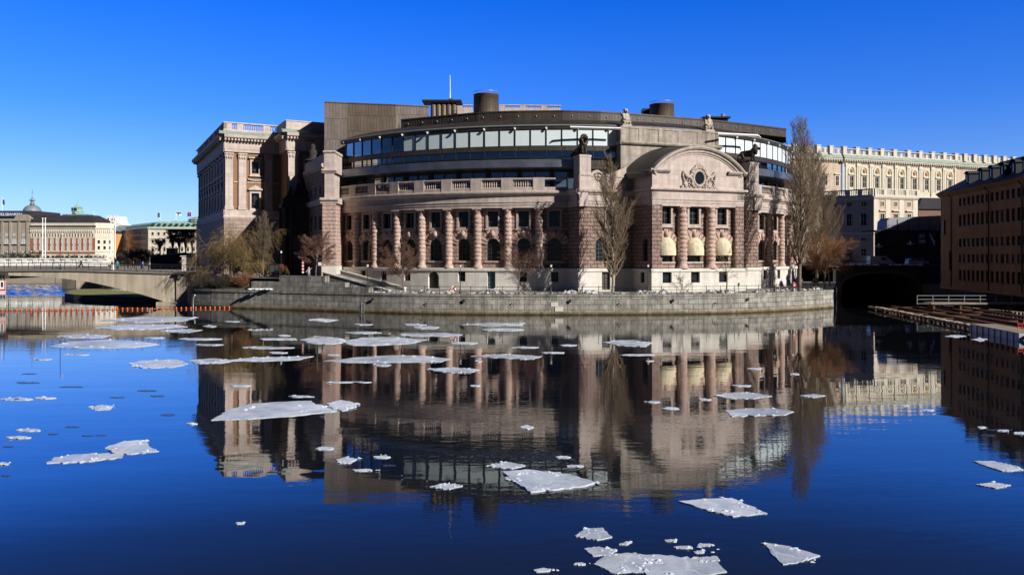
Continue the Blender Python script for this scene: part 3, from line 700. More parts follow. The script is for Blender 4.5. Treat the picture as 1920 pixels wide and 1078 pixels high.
# half-dome awnings over the three arched windows
for o in lo:
    b=MB(); w_=1.62; zb=8.75; hz=11.45-zb; n=14; mrow=10; dep=1.35; grid=[]
    for j in range(mrow+1):
        t=j/mrow; row=[]
        for i in range(n+1):
            a=PI*i/n
            # skirt first, then the dome closing on the wall
            if t<.2: z=zb+hz*.2*(t/.2); k=1.
            else:
                q=(t-.2)/.8*PI/2; z=zb+hz*.2+hz*.8*math.sin(q); k=math.cos(q)
            sag=.04*math.sin(i*PI/2.33)**2*math.sin(PI*t)
            row.append(PV(o['sc']-w_*math.cos(a)*k**.9,z,DP+.12+dep*math.sin(a)*k-sag))
        grid.append(row)
    for j in range(mrow):
        for i in range(n): b.face([grid[j][i],grid[j][i+1],grid[j+1][i+1],grid[j+1][i]],[(i*.3,j*.3),(i*.3+.3,j*.3),(i*.3+.3,j*.3+.3),(i*.3,j*.3+.3)],0,True)
    for i in range(n):
        a,c=grid[0][i],grid[0][i+1]; dn=Vector((0,0,-.16)); b.face([a+dn,c+dn,c,a])
    b.build('window_awning',M['awning'],BLD)
# entablature
b=MB(); zc=19.0
pr=[(-1.2,ZE),(-.02,ZE),(-.02,ZE+.5),(.05,ZE+.53),(.05,ZE+.9),(.14,ZE+.95),(.14,ZE+1.1),(.0,ZE+1.12),(.0,zc-.6),(.1,zc-.55),(.45,zc-.35),(.5,zc-.1),(.42,zc),(-1.2,zc+.04)]
sweep(b,PV,pl_-.02,pr_+.02,pr,1); sweep(b,pvl,-.0,7.2,[(d+.003,z+.002) for d,z in pr],1); sweep(b,pvr,-.2,7.,[(d+.003,z+.002) for d,z in pr],1)
mbox(b,PV,pl_-.5,pl_,zc-.35,zc-.003,-.5,.5); mbox(b,PV,pr_,pr_+.5,zc-.35,zc-.003,-.5,.5)
b.build('cornice',M['pink'],BLD)
# segmental gable
hw=(pr_-pl_)/2+.1; sc=(pl_+pr_)/2; rise=25.45-21.55; RR=(hw*hw+rise*rise)/(2*rise); zc0=25.45-RR; half=math.asin(hw/RR)
def arcp(r,t): a=half*(2*t-1); return sc+r*math.sin(a), zc0+r*math.cos(a)
b=MB(); K=28; rin=RR-.95
oval=(spx(1310.5),ZZ(334.5,125.))
pts=[(pl_+.02,zc),(pr_-.02,zc)]+[arcp(rin,1-k/K) for k in range(K+1)]
pts[2]=(pr_-.02,max(pts[2][1],21.)); pts[-1]=(pl_+.02,max(pts[-1][1],21.))
b.face([PV(s,z,-.05) for s,z in pts],pts)
for a_,m_ in ((pvl,1),(pvr,0)): mbox(b,a_,.06 if m_ else 0,8 if m_ else 6.94,zc,21.75,-.4,-.02)
b.build('gable_wall',M['pink'],BLD)
b=MB()
prof=[(-.9,RR-1.05),(.05,RR-1.05),(.05,RR-.8),(.22,RR-.74),(.22,RR-.45),(.5,RR-.3),(.62,RR-.08),(.62,RR+.08),(.5,RR+.16),(-.9,RR+.16)]
for k in range(K):
    for (d0,r0),(d1,r1) in zip(prof,prof[1:]):
        q=[arcp(r0,k/K)+(d0,),arcp(r0,(k+1)/K)+(d0,),arcp(r1,(k+1)/K)+(d1,),arcp(r1,k/K)+(d1,)]
        b.face([PV(s,z,d) for s,z,d in q],[(k*.7,r0),(k*.7+.7,r0),(k*.7+.7,r1),(k*.7,r1)])
for t in (0,1): b.face([PV(*(arcp(r_,t)+(d,))) for d,r_ in prof])
for a,c in ((pl_-.45,pl_+3.),(pr_-3.,pr_+.45)):
    sweep(b,PV,a,c,[(-.04,21.2),(.12,21.25),(.4,21.5),(.48,21.7),(.4,21.85),(-.04,21.9)],1)
sweep(b,pvl,-.3,8,[(-.04,21.2),(.12,21.25),(.4,21.5),(.48,21.7),(.4,21.85),(-.4,21.9)],1)
b.build('gable_cornice',M['pinktrim'],BLD)
# barrel roof behind the gable
b=MB()
for k in range(K):
    a,c=arcp(RR+.02,k/K),arcp(RR+.02,(k+1)/K)
    a2,c2=arcp(RR+1.05,k/K),arcp(RR+1.05,(k+1)/K)
    b.face([PV(a[0],a[1],-.4),PV(c[0],c[1],-.4),PV(c2[0],c2[1],-7.6),PV(a2[0],a2[1],-7.6)],[(0,k*.72),(0,k*.72+.72),(7.6,k*.72+.72),(7.6,k*.72)])
for t,sg in ((0,-1),(1,1)):
    s,z=arcp(RR+.02,t); s2,z2=arcp(RR+1.05,t); b.face([PV(s,z,-.4),PV(s2,z2,-7.6),PV(s2+sg*.5,z2-.5,-7.6),PV(s+sg*.7,z-.45,-.4)]); b.face([PV(s+sg*.7,z-.45,-.4),PV(s2+sg*.5,z2-.5,-7.6),PV(s2+sg*.5,z2-1.5,-7.6),PV(s+sg*.7,z-1.0,-.4)])
b.build('barrel_roof',M['barrel'] if 'barrel' in M else M['roofdark'],BLD)
# oval window in its carved cartouche
os_,oz=oval; b=MB(); g=MB(); n=28
def ell(rx,rz,d): return [PV(os_+rx*math.cos(2*PI*k/n),oz+rz*math.sin(2*PI*k/n),d) for k in range(n)]
g.face(ell(.82,1.0,.0)); ov=g.build('oval_window',M['glass'],BLD)
rings=[ell(.8,.98,.0),ell(.85,1.03,.2),ell(1.05,1.23,.26),ell(1.22,1.42,.14),ell(1.25,1.45,-.05)]
for p,q in zip(rings,rings[1:]):
    for k in range(n): b.face([p[k],p[(k+1)%n],q[(k+1)%n],q[k]],None,0,True)
b.build('frame',M['pinktrim'],ov)
b=MB(); rnd=random.Random(4)
def bl_(ds,dz,r,sz=1.,d=.12): p=PV(os_+ds,oz+dz,d); b.ball((p.x,p.y,p.z),r,9,6,1,.8,sz)
for sg in (-1,1):
    for k in range(14):   # scrolled strap rising from the foot round the oval
        a=R_(-60+k*11.5); bl_(sg*(1.5+.18*math.sin(k*1.3))*math.cos(a),1.62*math.sin(a),.2+.05*(k%3),1.)
    for k in range(12):   # garland hanging outwards
        t=k/11; bl_(sg*(1.35+1.45*t),.55-.55*math.sin(PI*t)+.35*t,.22+.08*math.sin(PI*t))
    for k in range(9): bl_(sg*(2.85+.1*math.sin(k)),.85-.3*k,.2-.012*k)
    for k in range(16): bl_(sg*rnd.uniform(1.1,3.3),-1.55+rnd.uniform(-.1,.35)*(1-.2),rnd.uniform(.12,.24))
    for k in range(8): bl_(sg*(2.2+.5*math.cos(k*.8)),-.75+.5*math.sin(k*.8),.15)
for k in range(11): a=PI*(.18+.64*k/10); bl_(1.65*math.cos(a),1.75*math.sin(a)+.12,.2)
for k in range(7): bl_((k-3)*.2,2.15-.03*abs(k-3)**2,.17,1.3)
b.build('carved_cartouche',M['pinktrim'],BLD)
# corner pier at the left end, and the shaded wall behind it
PX0,PX1,PYf=XX(605.5,139.),XX(629,139.),139.
fr=frame((PX0,PYf),0.); Wp=PX1-PX0
b=MB(); mbox(b,fr,0,Wp,ZP+.2,17.6,-7,0)
for k in range(17):
    z=ZP+.22+k*.65; mbox(b,fr,-.07,Wp+.07,z+.05,z+.6,-7,.09)
b.build('corner_pier',M['rockcol'],BLD)
b=MB(); mbox(b,fr,-.2,Wp+.2,1.5,ZP+.2,-7,.2); b.build('plinth',M['plinth'],BLD)
b=MB(); sweep(b,fr,-.45,Wp+.45,[(-7,17.6),(.15,17.6),(.2,17.9),(.5,18.2),(.5,18.5),(.3,18.6),(-7,18.6)],1)
mbox(b,fr,.25,Wp-.25,18.6,22.9,-7,-.12); sweep(b,fr,-.2,Wp+.2,[(-7,22.9),(.0,22.9),(.1,23.1),(.3,23.3),(.25,23.6),(-7,23.6)],1); mbox(b,fr,.15,Wp-.15,23.6,26.4,-7,-.2); sweep(b,fr,.0,Wp,[(-7,26.4),(-.1,26.4),(.05,26.6),(-.1,26.8),(-7,26.8)],1)
b.build('corner_pier_capital',M['pink'],BLD)
b=MB(); k0=fr(0,0,-.5); k1=Vector((XX(568,157.),157.,0)); Lw=(k1-k0).length; dv=(k1-k0)/Lw; nv=Vector((-dv.y,dv.x,0)); nv=nv if nv.x<0 else -nv
sw=lambda s,z,d: k0+dv*s+nv*d+Vector((0,0,z))
ops=[openw(3+4*i,1.6,7.7,11,True) for i in range(4)]+[openw(3+4*i,1.5,13.2,15.6) for i in range(4)]+[openw(3+4*i,1.2,19.4,20.9) for i in range(4)]
wall(b,sw,.1,Lw,1.5,24.2,ops,0,.4); b.build('side_wall',M['rock'],BLD)
b=MB(); sweep(b,sw,-.2,Lw,[(-.2,17.6),(.15,17.6),(.5,18.2),(.5,18.5),(-.2,18.6)],1); sweep(b,sw,-.2,Lw,[(-.3,23.8),(.1,23.8),(.45,24.2),(.4,24.6),(-.3,24.7)],1); mbox(b,sw,0,Lw,24.7,26.4,-.5,-.1); b.build('cornice',M['pink'],BLD)
for o in ops: window(sw,o,BLD,M['glass'],M['framegreen'],.35,1,2)
# ------------------------------------------------------------------ island ground, quay, promenade
def qp(px,py): v=WP(px,py); return (v.x,v.y)
QL=[(-57.5,141.),(-54.6,135.6),qp(400,576.5),qp(440,578),qp(530,580.6),qp(620,583.6),qp(700,586.2),qp(760,588),qp(830,589.4),qp(900,590),qp(1000,590.4),qp(1100,590.4),qp(1200,590),qp(1300,589),qp(1380,587.4),qp(1450,584.6),qp(1510,581),qp(1562,577)]
QM=polymap(QL); QLEN=QM.L[-1]
def qs(px):      # arc length along the quay under a photo column
    best=None
    for i in range(2000):
        s=QLEN*i/2000; p=QM(s,0,0); e=abs(p.x/p.y*F+960-px)
        if best is None or e<best[0]: best=(e,s)
    return best[1]
M['paving']=plain('winter_paving',(.24,.225,.20),.85,.3,.35,.02,streak=0)
M['earth']=plain('bare_winter_earth',(.09,.075,.05),.95,.4,.5,.06)
M['asphalt']=plain('street_asphalt',(.07,.07,.07),.9,.3,.4,.01)
ZQ=2.95
root=empty('quay_wall',(0,116,0),'long grey granite quay wall curving along the water, stepped up at one end','quay wall')
b=MB(); n=90
sweep(b,QM,0,QLEN,[(.25,-2.5),(0,ZQ-.34),(-1.2,ZQ-.34)],n); 
e0=QM(QLEN,0,0); en=lambda s,z,d: Vector((e0.x+.42*s,e0.y+s,z))+Vector((d,0,0))
sweep(b,en,0,45,[(.1,-2.5),(0,ZQ),(-1,ZQ)],20); b.build('wall',M['quay'],root)
b=MB(); sweep(b,QM,0,QLEN,[(-.1,ZQ-.34),(.10,ZQ-.34),(.12,ZQ-.04),(.08,ZQ),(-1.2,ZQ)],n); b.build('coping',M['quay'],root)
# courses that climb in steps towards the bridge end
for pa,pb,z0,z1,d in ((470,686,ZQ+.004,3.72,-.06),(470,641,3.724,4.4,-.14),(522,603,4.404,5.35,-.22)):
    b=MB(); s0,s1=qs(pa),qs(pb); mbox(b,QM,s0,s1,z0,z1,-1.3,d,12); mbox(b,QM,s1-.003,s1+.5,z0,z1+.06,-1.3,d+.04,1); b.build('stepped_parapet',M['quay'],root)
for pa,pb,z0,z1,d in ((1033,1046,1.2,1.85,.13),(1041,1056,.5,1.15,.18)):
    b=MB(); mbox(b,QM,qs(pa),qs(pb),z0,z1,-.2,d,2); b.build('stone_step',M['plinth'],root)
b=MB()
for px in (870,1068,1260,1400,700): q=QM(qs(px),2.0,.26); b.box((q.x,q.y,q.z),(.35,.12,.4))
b.build('drain_hole',plain('black_drain',(.01,.01,.01)),root)
for px in (800,960,1160,1340):
    b=MB(); q=QM(qs(px),1.5,.3); pts=[(q.x+.22*math.cos(2*PI*k/12),q.y-.03,q.z-.1+.22*math.sin(2*PI*k/12)) for k in range(13)]; b.tube(pts,.03,5); b.box((q.x,q.y+.08,q.z+.12),(.14,.16,.14)); b.build('mooring_ring',plain('rusty_iron',(.09,.04,.02),.8,.3,5),root)
# ground sheets
def sheet(name,pts,mat,kind='structure'):
    b=MB(); b.face(pts,[(p[0],p[1]) for p in pts]); return tag(b.build(name,mat),kind=kind)
inner=[QM(qs(px),0,-.9) for px in (690,760,830,900,1000,1100,1200,1300,1380,1450,1510,1561)]
sheet('promenade_pavement',[(v.x,v.y,ZQ-.02) for v in inner]+[(e0.x+.42*42,e0.y+42,ZQ-.02),(69,215,ZQ-.02),(-40,215,ZQ-.02),(-34,126,ZQ-.02)],M['paving'])
up=[QM(qs(px),0,-.9) for px in (480,530,600)]
sheet('bridgehead_street',[(-57.5,141.5,4.9),(-53,137.5,4.9)]+[(v.x,v.y,4.9) for v in up]+[(-33,128,4.9),(-33.4,139,4.9),(-20,215,4.9),(-84,215,4.9)],M['paving'])
# bank under the willow
b=MB(); A=[(-57.6,140.8),(-54.7,135.6)]+[(QM(qs(px),0,-.2).x,QM(qs(px),0,-.2).y) for px in (380,420,450,480,520)]
for (xa,ya),(xb,yb) in zip(A,A[1:]):
    k=4
    for j in range(k):
        t0,t1=j/k,(j+1)/k; f=lambda x,y,t:(x-.6*t,y+6*t,ZQ-.1+(5.05-ZQ)*t**.8)
        b.face([f(xa,ya,t0),f(xb,yb,t0),f(xb,yb,t1),f(xa,ya,t1)])
tag(b.build('planted_bank_ground',M['earth']),kind='structure')
# ramp from the street down to the promenade
r0=P(606,515,128.2); r1=P(728,541,121.5); dvr=(Vector((r1.x,r1.y,0))-Vector((r0.x,r0.y,0))); Lr=dvr.length; dvr/=Lr; nvr=Vector((dvr.y,-dvr.x,0))
rm=lambda s,z,d: Vector((r0.x,r0.y,0))+dvr*s+nvr*d+Vector((0,0,z+(5.5+(2.95-5.5)*s/Lr)))
b=MB(); mbox(b,rm,0,Lr,-2.2,0,-4,-.5,1); tag(b.build('ramp_pavement',M['paving']),kind='structure')
rt=empty('ramp_parapet_wall',(r0.x,r0.y,3),'low pale granite parapet sloping down beside the ramp','wall')
b=MB(); mbox(b,rm,0,Lr,-2.5,.25,-.49,0); b.build('wall',M['quay'],rt); b=MB(); mbox(b,rm,-.1,Lr+.1,.254,.42,-.6,.08); b.build('coping',M['plinth'],rt)
b=MB(); mbox(b,rm,0,Lr,-2.2,.5,-4.4,-4.0); mbox(b,rm,0,Lr,.504,.66,-4.5,-3.9); b.build('wall',M['plinth'],rt)
# snow heaped along the quay edge, broken by dark debris
rnd=random.Random(11)
def snowbank(s0,s1,d0,d1,zb,h,name,mm=QM,seed=1):
    b=MB(); rr=random.Random(seed); n=int((s1-s0)/.35); K=6; H=[]; 
    amp=[max(.05,math.sin(i*.35*.55+seed)*.35+math.sin(i*.35*1.7)*.25+.5+rr.uniform(-.25,.25)) for i in range(n+1)]
    for i in range(n+1):
        row=[]
        for k in range(K+1):
            t=k/K; row.append(mm(s0+(s1-s0)*i/n+rr.uniform(-.1,.1),zb-.03+h*amp[i]*math.sin(PI*t)*(1+rr.uniform(-.3,.3)),d0+(d1-d0)*t))
        H.append(row)
    for i in range(n):
        for k in range(K): b.face([H[i][k],H[i+1][k],H[i+1][k+1],H[i][k+1]])
    return tag(b.build(name,M['snowdirty']),'ridge of dirty ploughed snow along the quay edge','snow',kind='stuff')
m,nt,b_,o_=newmat('ploughed_snow'); M['snowdirty']=m
nn=noise(nt,1.6,6,.75); c=ramp(nt,nn,[(.44,(.05,.045,.04)),(.50,(.22,.21,.20)),(.57,(.62,.64,.68)),(.72,(.78,.80,.84))]); nt.links.new(c,b_.inputs['Base Color']); b_.inputs['Roughness'].default_value=.9
bp=N(nt,'ShaderNodeBump'); bp.inputs['Distance'].default_value=.12; nt.links.new(noise(nt,5,5,.7),bp.inputs['Height']); nt.links.new(bp.outputs[0],b_.inputs['Normal'])
snowbank(qs(690),qs(1420),-1.3,-3.2,ZQ,.55,'ploughed_snow',seed=3)
snowbank(qs(1430),qs(1560),-1.2,-2.4,ZQ,.6,'ploughed_snow',seed=5)
snowbank(qs(642),qs(686),-1.0,-2.2,3.4,.6,'ploughed_snow',seed=7)
s0=QM(0,0,0)
bk=polymap([(-54,139.6),(-52,137.6),(-44,134.5),(-38,133.5)])
snowbank(0,bk.L[-1],0,-2.5,5.0,.65,'ploughed_snow',bk,9)
# quay railing
def railing(name,label,m,s0,s1,z,gap,h,mat,mids=(.5,),d=-.25,r=.035,group=None,zf=None):
    zf=zf or (lambda s:z)
    p=m(s0,zf(s0),d); rt=empty(name,p,label,'railing',group); n=max(1,round((s1-s0)/gap))
    for i in range(n+1):
        s=s0+(s1-s0)*i/n; q=m(s,zf(s),d); b=MB(); b.tube([q,q+Vector((0,0,h+.02))],r*1.25,6); b.ball((q.x,q.y,q.z+h+.05),r*1.7,6,4); b.build('post',mat,rt)
    for f in (1.,)+tuple(mids):
        b=MB(); k=n*2; b.tube([m(s0+(s1-s0)*i/k,zf(s0+(s1-s0)*i/k)+h*f,d) for i in range(k+1)],r*(1.1 if f==1 else .8),6); b.build('rail',mat,rt)
    return rt
railing('quay_railing','thin black iron railing on the quay edge before the round building',QM,qs(690),qs(1561),ZQ,2.35,1.08,M['iron'],(.55,))
railing('step_railing','short black iron railing on the stepped wall by the red twigged tree',QM,qs(575),qs(604),5.35,1.2,.55,M['iron'],(.5,))
# iron fence panel and gate pier by the bank
fr2=frame((XX(474,132),131.6),R_(-8)); rt=empty('iron_fence',(XX(474,132),131.6,4.4),'dark iron picket fence with snowy foot beside the stepped wall','fence')
b=MB()
for i in range(22): b.tube([fr2(i*.2,3.1,0),fr2(i*.2,5.0,0)],.022,4)
b.build('picket',M['iron'],rt); b=MB(); mbox(b,fr2,-.1,4.4,4.85,4.92,-.03,.03); mbox(b,fr2,-.1,4.4,3.2,3.27,-.03,.03); b.build('rail',M['iron'],rt)
# snow slab on the ledge
b=MB(); q=P(487,541,127.6); 
for i in range(7): b.ball((q.x-1.6+i*.55,q.y+.2*math.sin(i*2),q.z-.12),.45,8,5,1,.8,.35)
tag(b.build('snow_patch',M['snow']),'white patch of snow lying on the ledge under the iron fence','snow patch')
# ------------------------------------------------------------------ buildings behind and beside
def spF(px,O,ph,d=0.):
    k=(px-960)/F; ox=O[0]+math.sin(ph)*d; oy=O[1]-math.cos(ph)*d
    return (k*oy-ox)/(math.cos(ph)-k*math.sin(ph))
def swin(m,s,z0,z1,w,parent,gm,fm=None,d=0.,bars=True,name='window',e=.12):
    """small window: reveal frame, pane and glazing bars in one mesh"""
    b=MB(); a,c=s-w/2,s+w/2
    mbox(b,m,a,c,z0,z1,d-.05,d+.03,1,1)
    for x0,x1,y0,y1 in ((a-e,a,z0-e,z1+e),(c,c+e,z0-e,z1+e),(a,c,z1,z1+e),(a,c,z0-e,z0)): mbox(b,m,x0,x1,y0,y1,d-.05,d+.12,1,0)
    if bars:
        mbox(b,m,s-.04,s+.04,z0,z1,d+.031,d+.07,1,0); mbox(b,m,a,s-.041,(z0+z1)/2-.035,(z0+z1)/2+.035,d+.031,d+.07,1,0); mbox(b,m,s+.041,c,(z0+z1)/2-.035,(z0+z1)/2+.035,d+.031,d+.07,1,0)
    return b.build(name,[fm or M['frame'],gm],parent)
def sides(O,ph,W,D):
    """front, right, back, left wall maps of a rectangular plan"""
    f=frame(O,ph); T=f(1,0,0)-f(0,0,0); Nn=f(0,0,1)-f(0,0,0)
    r=lambda s,z,d: f(W,z,-s)+T*d
    k=lambda s,z,d: f(W-s,z,-D-d)
    l=lambda s,z,d: f(0,z,-D+s)-T*d
    return f,r,k,l
def shell(root,O,ph,W,D,z0,z1,mat,fops=(),dep=.3,name='wall'):
    f,r,k,l=sides(O,ph,W,D); b=MB(); wall(b,f,0,W,z0,z1,list(fops),0,dep,6); wall(b,r,0,D,z0,z1,[],0,.3,8); wall(b,k,0,W,z0,z1,[],0,.3,8); wall(b,l,0,D,z0,z1,[],0,.3,8)
    b.face([f(0,z1,0),f(W,z1,0),f(W,z1,-D),f(0,z1,-D)]); b.build(name,mat,root); return f,r,k,l
def hiproof(root,f,W,D,z0,z1,ov,inset,mat,name='roof',ridge=None):
    b=MB(); i=inset
    A=[f(-ov,z0,ov),f(W+ov,z0,ov),f(W+ov,z0,-D-ov),f(-ov,z0,-D-ov)]; B=[f(i,z1,-i),f(W-i,z1,-i),f(W-i,z1,-D+i),f(i,z1,-D+i)]
    for j in range(4):
        a,c,e,g=A[j],A[(j+1)%4],B[(j+1)%4],B[j]; L=(c-a).length; h=(g-a).length
        b.face([a,c,e,g],[(0,0),(L,0),(L-i,h),(i,h)])
    b.face(B); b.face(A); return b.build(name,mat,root)
M['ochre']=plain('ochre_render_panel',(.25,.145,.075),.85,.12,1.5,streak=.1)
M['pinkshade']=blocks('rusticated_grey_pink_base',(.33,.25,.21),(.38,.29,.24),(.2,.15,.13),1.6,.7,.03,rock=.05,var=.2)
M['cream']=plain('cream_stone',(.60,.56,.44),.8,.12,.6,streak=.18)
M['creamwhite']=plain('pale_cream_render',(.64,.59,.49),.8,.1,.6,streak=.1)
M['peach']=plain('peach_render',(.54,.42,.33),.85,.12,.6,streak=.15)
M['greystone']=plain('grey_brown_stone',(.34,.30,.25),.85,.15,.4,streak=.2)
M['redbrick']=plain('red_brick',(.33,.115,.07),.85,.15,.5,streak=.1)
M['orange']=plain('orange_render',(.66,.36,.14),.85,.1,.5)
M['brownrender']=plain('ochre_brown_render',(.26,.14,.055),.9,.18,.5,streak=.2)
M['slate']=plain('blue_black_roof',(.03,.035,.045),.75,.3,.6)
M['darkroof']=plain('charcoal_roof',(.035,.033,.035),.6,.3,.3)
M['copperlight']=seams('pale_green_copper_roof',(.27,.46,.38),.9,.8,.6,.0,.12)
M['greylead']=seams('grey_lead_dome',(.24,.27,.30),.8,.7,.5,.2,.1)
M['whiterender']=plain('white_render',(.78,.78,.74),.8,.08,.5)
M['glassbright']=glassy('painted_sky_window',(.50,.52,.54),.25,.6)  # pale base colour paints reflected sky into the panes
M['glasspale']=glassy('sky_tinted_old_window',(.16,.19,.22),.12,.5,.01,2.4)  # paler copy of the glass, sky reflection partly put into its base colour
M['lit']=plain('pale_window_blind',(.55,.5,.4),.7,.3,1.)
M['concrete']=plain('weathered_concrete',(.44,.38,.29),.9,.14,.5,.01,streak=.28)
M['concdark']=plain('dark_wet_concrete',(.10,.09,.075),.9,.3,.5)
M['signblue']=plain('dark_blue_sign_board',(.03,.05,.14),.5,.1)
M['red']=plain('red_paint',(.55,.035,.03),.5,.15,3)
M['oldstone']=plain('near_black_granite',(.045,.038,.036),.9,.4,.7,.02)  # near-black base colour with random mottling

# ---- the older parliament building, left
OO=(-56.3,157.); OP=R_(27.5)
OB=empty('stone_palace_building',(OO[0],OO[1],5),'pale stone palace with ochre panels and green copper gutter, left of the bronze tower','building')
of=frame(OO,OP); oT=of(1,0,0)-of(0,0,0)
LW=48.; DB=7.7; SB=10.4; WB=40.
osl=lambda s,z,d: of(0,z,-s)-oT*d                 # left face, s runs backwards
obf=lambda s,z,d: of(SB+s,z,DB+d)                 # projecting block front
obl=lambda s,z,d: of(SB,z,DB-s)-oT*d
zb0,zb1,zc0,zc1,zg,zt=15.9,17.6,30.2,32.3,33.0,34.8
b=MB()
wA=spF(478.7,OO,OP); opA=[openw(wA,1.35,24.9,27.3),openw(wA,1.5,18.0,21.0)]
wall(b,of,0,SB+.6,zb1,zc0,opA,-.25,.4); 
opL=[openw(4+4.6*i,1.5,24.9,27.3) for i in range(9)]+[openw(4+4.6*i,1.5,18.,21.) for i in range(9)]
wall(b,osl,0,LW,zb1,zc0,opL,-.25,.4)
wBx=[4.2+5.6*i for i in range(6)]; opB=[openw(s,1.5,24.6,27.2) for s in wBx]+[openw(s,1.5,18.,21.) for s in wBx]
wall(b,obf,0,WB,zb1,zc0,opB,-.25,.4); wall(b,obl,0,DB,zb1,zc0,[],-.25)
b.build('panelled_wall',M['ochre'],OB)
b=MB()
for m,L in ((of,SB),(osl,LW),(obf,WB),(obl,DB)):
    wall(b,m,-.25,L+.3,4.5,zb0,[],.25,.3,8)
b.build('rusticated_base',M['pinkshade'],OB)
b=MB(); t=MB()
for m,a,c in ((of,-.3,SB),(osl,-.3,LW),(obf,-.3,WB),(obl,-.3,DB)):
    sweep(b,m,a,c,[(-.3,zb0),(.3,zb0),(.4,zb0+.3),(.3,zb0+.6),(.15,zb0+.7),(.15,zb1-.2),(.0,zb1),(-.3,zb1)],1)
    # frieze and cornice
    sweep(b,m,a,c,[(-.3,zc0-1.2),(.12,zc0-1.2),(.12,zc0-.7),(.2,zc0-.65),(.2,zc0+.9),(.35,zc0+1.),(.5,zc1-.9),(1.3,zc1-.6),(1.4,zc1-.1),(1.3,zc1),(-.3,zc1)],1)
    sweep(b,m,a,c,[(-.5,zg),(.35,zg),(.35,zg+.35),(.3,zg+.4),(-.3,zg+.4)],1); sweep(b,m,a,c,[(-.3,zt-.3),(.3,zt-.3),(.38,zt-.15),(.3,zt),(-.3,zt)],1)
    n=int((c-a)/.62)
    for i in range(n): mbox(b,m,a+.1+i*.62,a+.42+i*.62,zc1-1.15,zc1-.68,.3,1.05,1)
b.build('cornice',M['pink'],OB)
b=MB()
for m,a,c in ((of,-1.2,SB),(osl,-1.2,LW),(obf,-1.2,WB),(obl,-1.2,DB)): sweep(b,m,a,c,[(-.3,zc1+.003),(1.35,zc1+.01),(.4,zg),(-.3,zg+.002)],1)
b.build('copper_gutter',M['copper'],OB)
def obal(m,L,solid,gaps):
    for a,c in solid: p=MB(); mbox(p,m,a,c,zg+.3,zt-.2,-.28,.28); p.build('parapet_pier',M['pink'],OB)
    for a,c in gaps:
        g=MB(); k=max(2,int((c-a)/.42))
        for i in range(k):
            q=m(a+(c-a)*(i+.5)/k,zg+.4,0); h=zt-.3-zg-.4; g.lathe((q.x,q.y,q.z),[(.12,0),(.06,.15*h),(.15,.4*h),(.07,.8*h),(.12,h)],6)
        g.build('baluster_run',M['pink'],OB)
obal(of,SB,[(-.28,1.2),(2.2,3.4),(7.2,8.6),(10,SB)],[(1.2,2.2),(3.4,7.2),(8.6,10.)])
obal(osl,LW,[(4+9*i,6.+9*i) for i in range(5)]+[(-.28,1.)],[(1,4)]+[(6+9*i,min(13+9*i,47)) for i in range(5)])
obal(obf,WB,[(-.28,WB)],[]); obal(obl,DB,[(0,DB)],[])
def pil(m,s,w):
    b=MB()
    mbox(b,m,s-w/2,s+w/2,zb1,zc0-2.6,-.2,.14); mbox(b,m,s-w/2-.1,s+w/2+.1,zb1+.003,zb1+.7,-.2,.24)
    for k in range(3): mbox(b,m,s-w/2-.06*k-.02,s+w/2+.06*k+.02,zc0-2.6+.42*k,zc0-2.24+.42*k,-.2,.2+.07*k)
    for e in (-1,0,1):
        q=m(s+e*w*.42,zc0-1.62,.3); b.ball((q.x,q.y,q.z),.22,7,5); q=m(s+e*w*.3,zc0-2.25,.25); b.ball((q.x,q.y,q.z),.2,7,5,1,1,1.5)
    b.build('pilaster',M['pink'],OB)
for px in (429.5,454.5,503.5): pil(of,spF(px,OO,OP),1.45)
for i in range(10): pil(osl,1.4+4.75*i,1.4)
for s in (1.1,7.2,12.9,18.5): pil(obf,s,1.9)
for m,ops in ((of,opA),(osl,opL),(obf,opB)):
    for o in ops:
        e=.34; b=MB(); wn=window(m,o,OB,M['glass'],M['framegreen'],.4,1,2,d=-.25)
        for x0,x1,y0,y1 in ((o['a']-e,o['a'],o['zb']-e,o['zt']+e),(o['b'],o['b']+e,o['zb']-e,o['zt']+e),(o['a'],o['b'],o['zt'],o['zt']+e),(o['a'],o['b'],o['zb']-e,o['zb'])): mbox(b,m,x0,x1,y0,y1,-.3,.05)
        mbox(b,m,o['a']-.6,o['b']+.6,o['zt']+e+.25,o['zt']+e+.5,-.3,.35); mbox(b,m,o['a']-.5,o['b']+.5,o['zb']-e-.25,o['zb']-e-.003,-.3,.2)
        if o['zb']<20:   # pediment and balustered apron
            z=o['zt']+e+.5; pts=[(o['a']-.6,z),(o['b']+.6,z),(o['sc'],z+.75)]; b.face([m(s,zz,.3) for s,zz in pts],pts)
            for p,q in zip(pts,pts[1:]+pts[:1]): b.face([m(p[0],p[1],.3),m(q[0],q[1],.3),m(q[0],q[1],-.25),m(p[0],p[1],-.25)])
        else:
            for k in range(9): q=m(o['sc']+(k-4)*.32,o['zb']-1.2-.28*math.cos((k-4)/4*1.3)+.1,.0); b.ball((q.x,q.y,q.z),.2,6,4)
        b.build('surround',M['pink'],wn)
b=MB(); mbox(b,of,spF(438,OO,OP),spF(446.5,OO,OP),23.0,23.25,-.3,-.1); b.build('string_course',M['pinktrim'],OB); b=MB(); mbox(b,of,spF(464,OO,OP),SB,23.0,23.25,-.3,-.1); b.build('string_course',M['pinktrim'],OB)
b=MB(); swin(obf,wBx[0],31.0,31.55,1.5,OB,M['glass'],M['pink'],.2)
f2=lambda s,z,d: of(s,z,d)
b=MB(); b.face([of(0,zg,0),of(SB,zg,0),of(SB,zg,DB),of(SB+WB,zg,DB),of(SB+WB,zg,-LW),of(0,zg,-LW)]); b.build('roof_deck',M['roofdark'],OB)
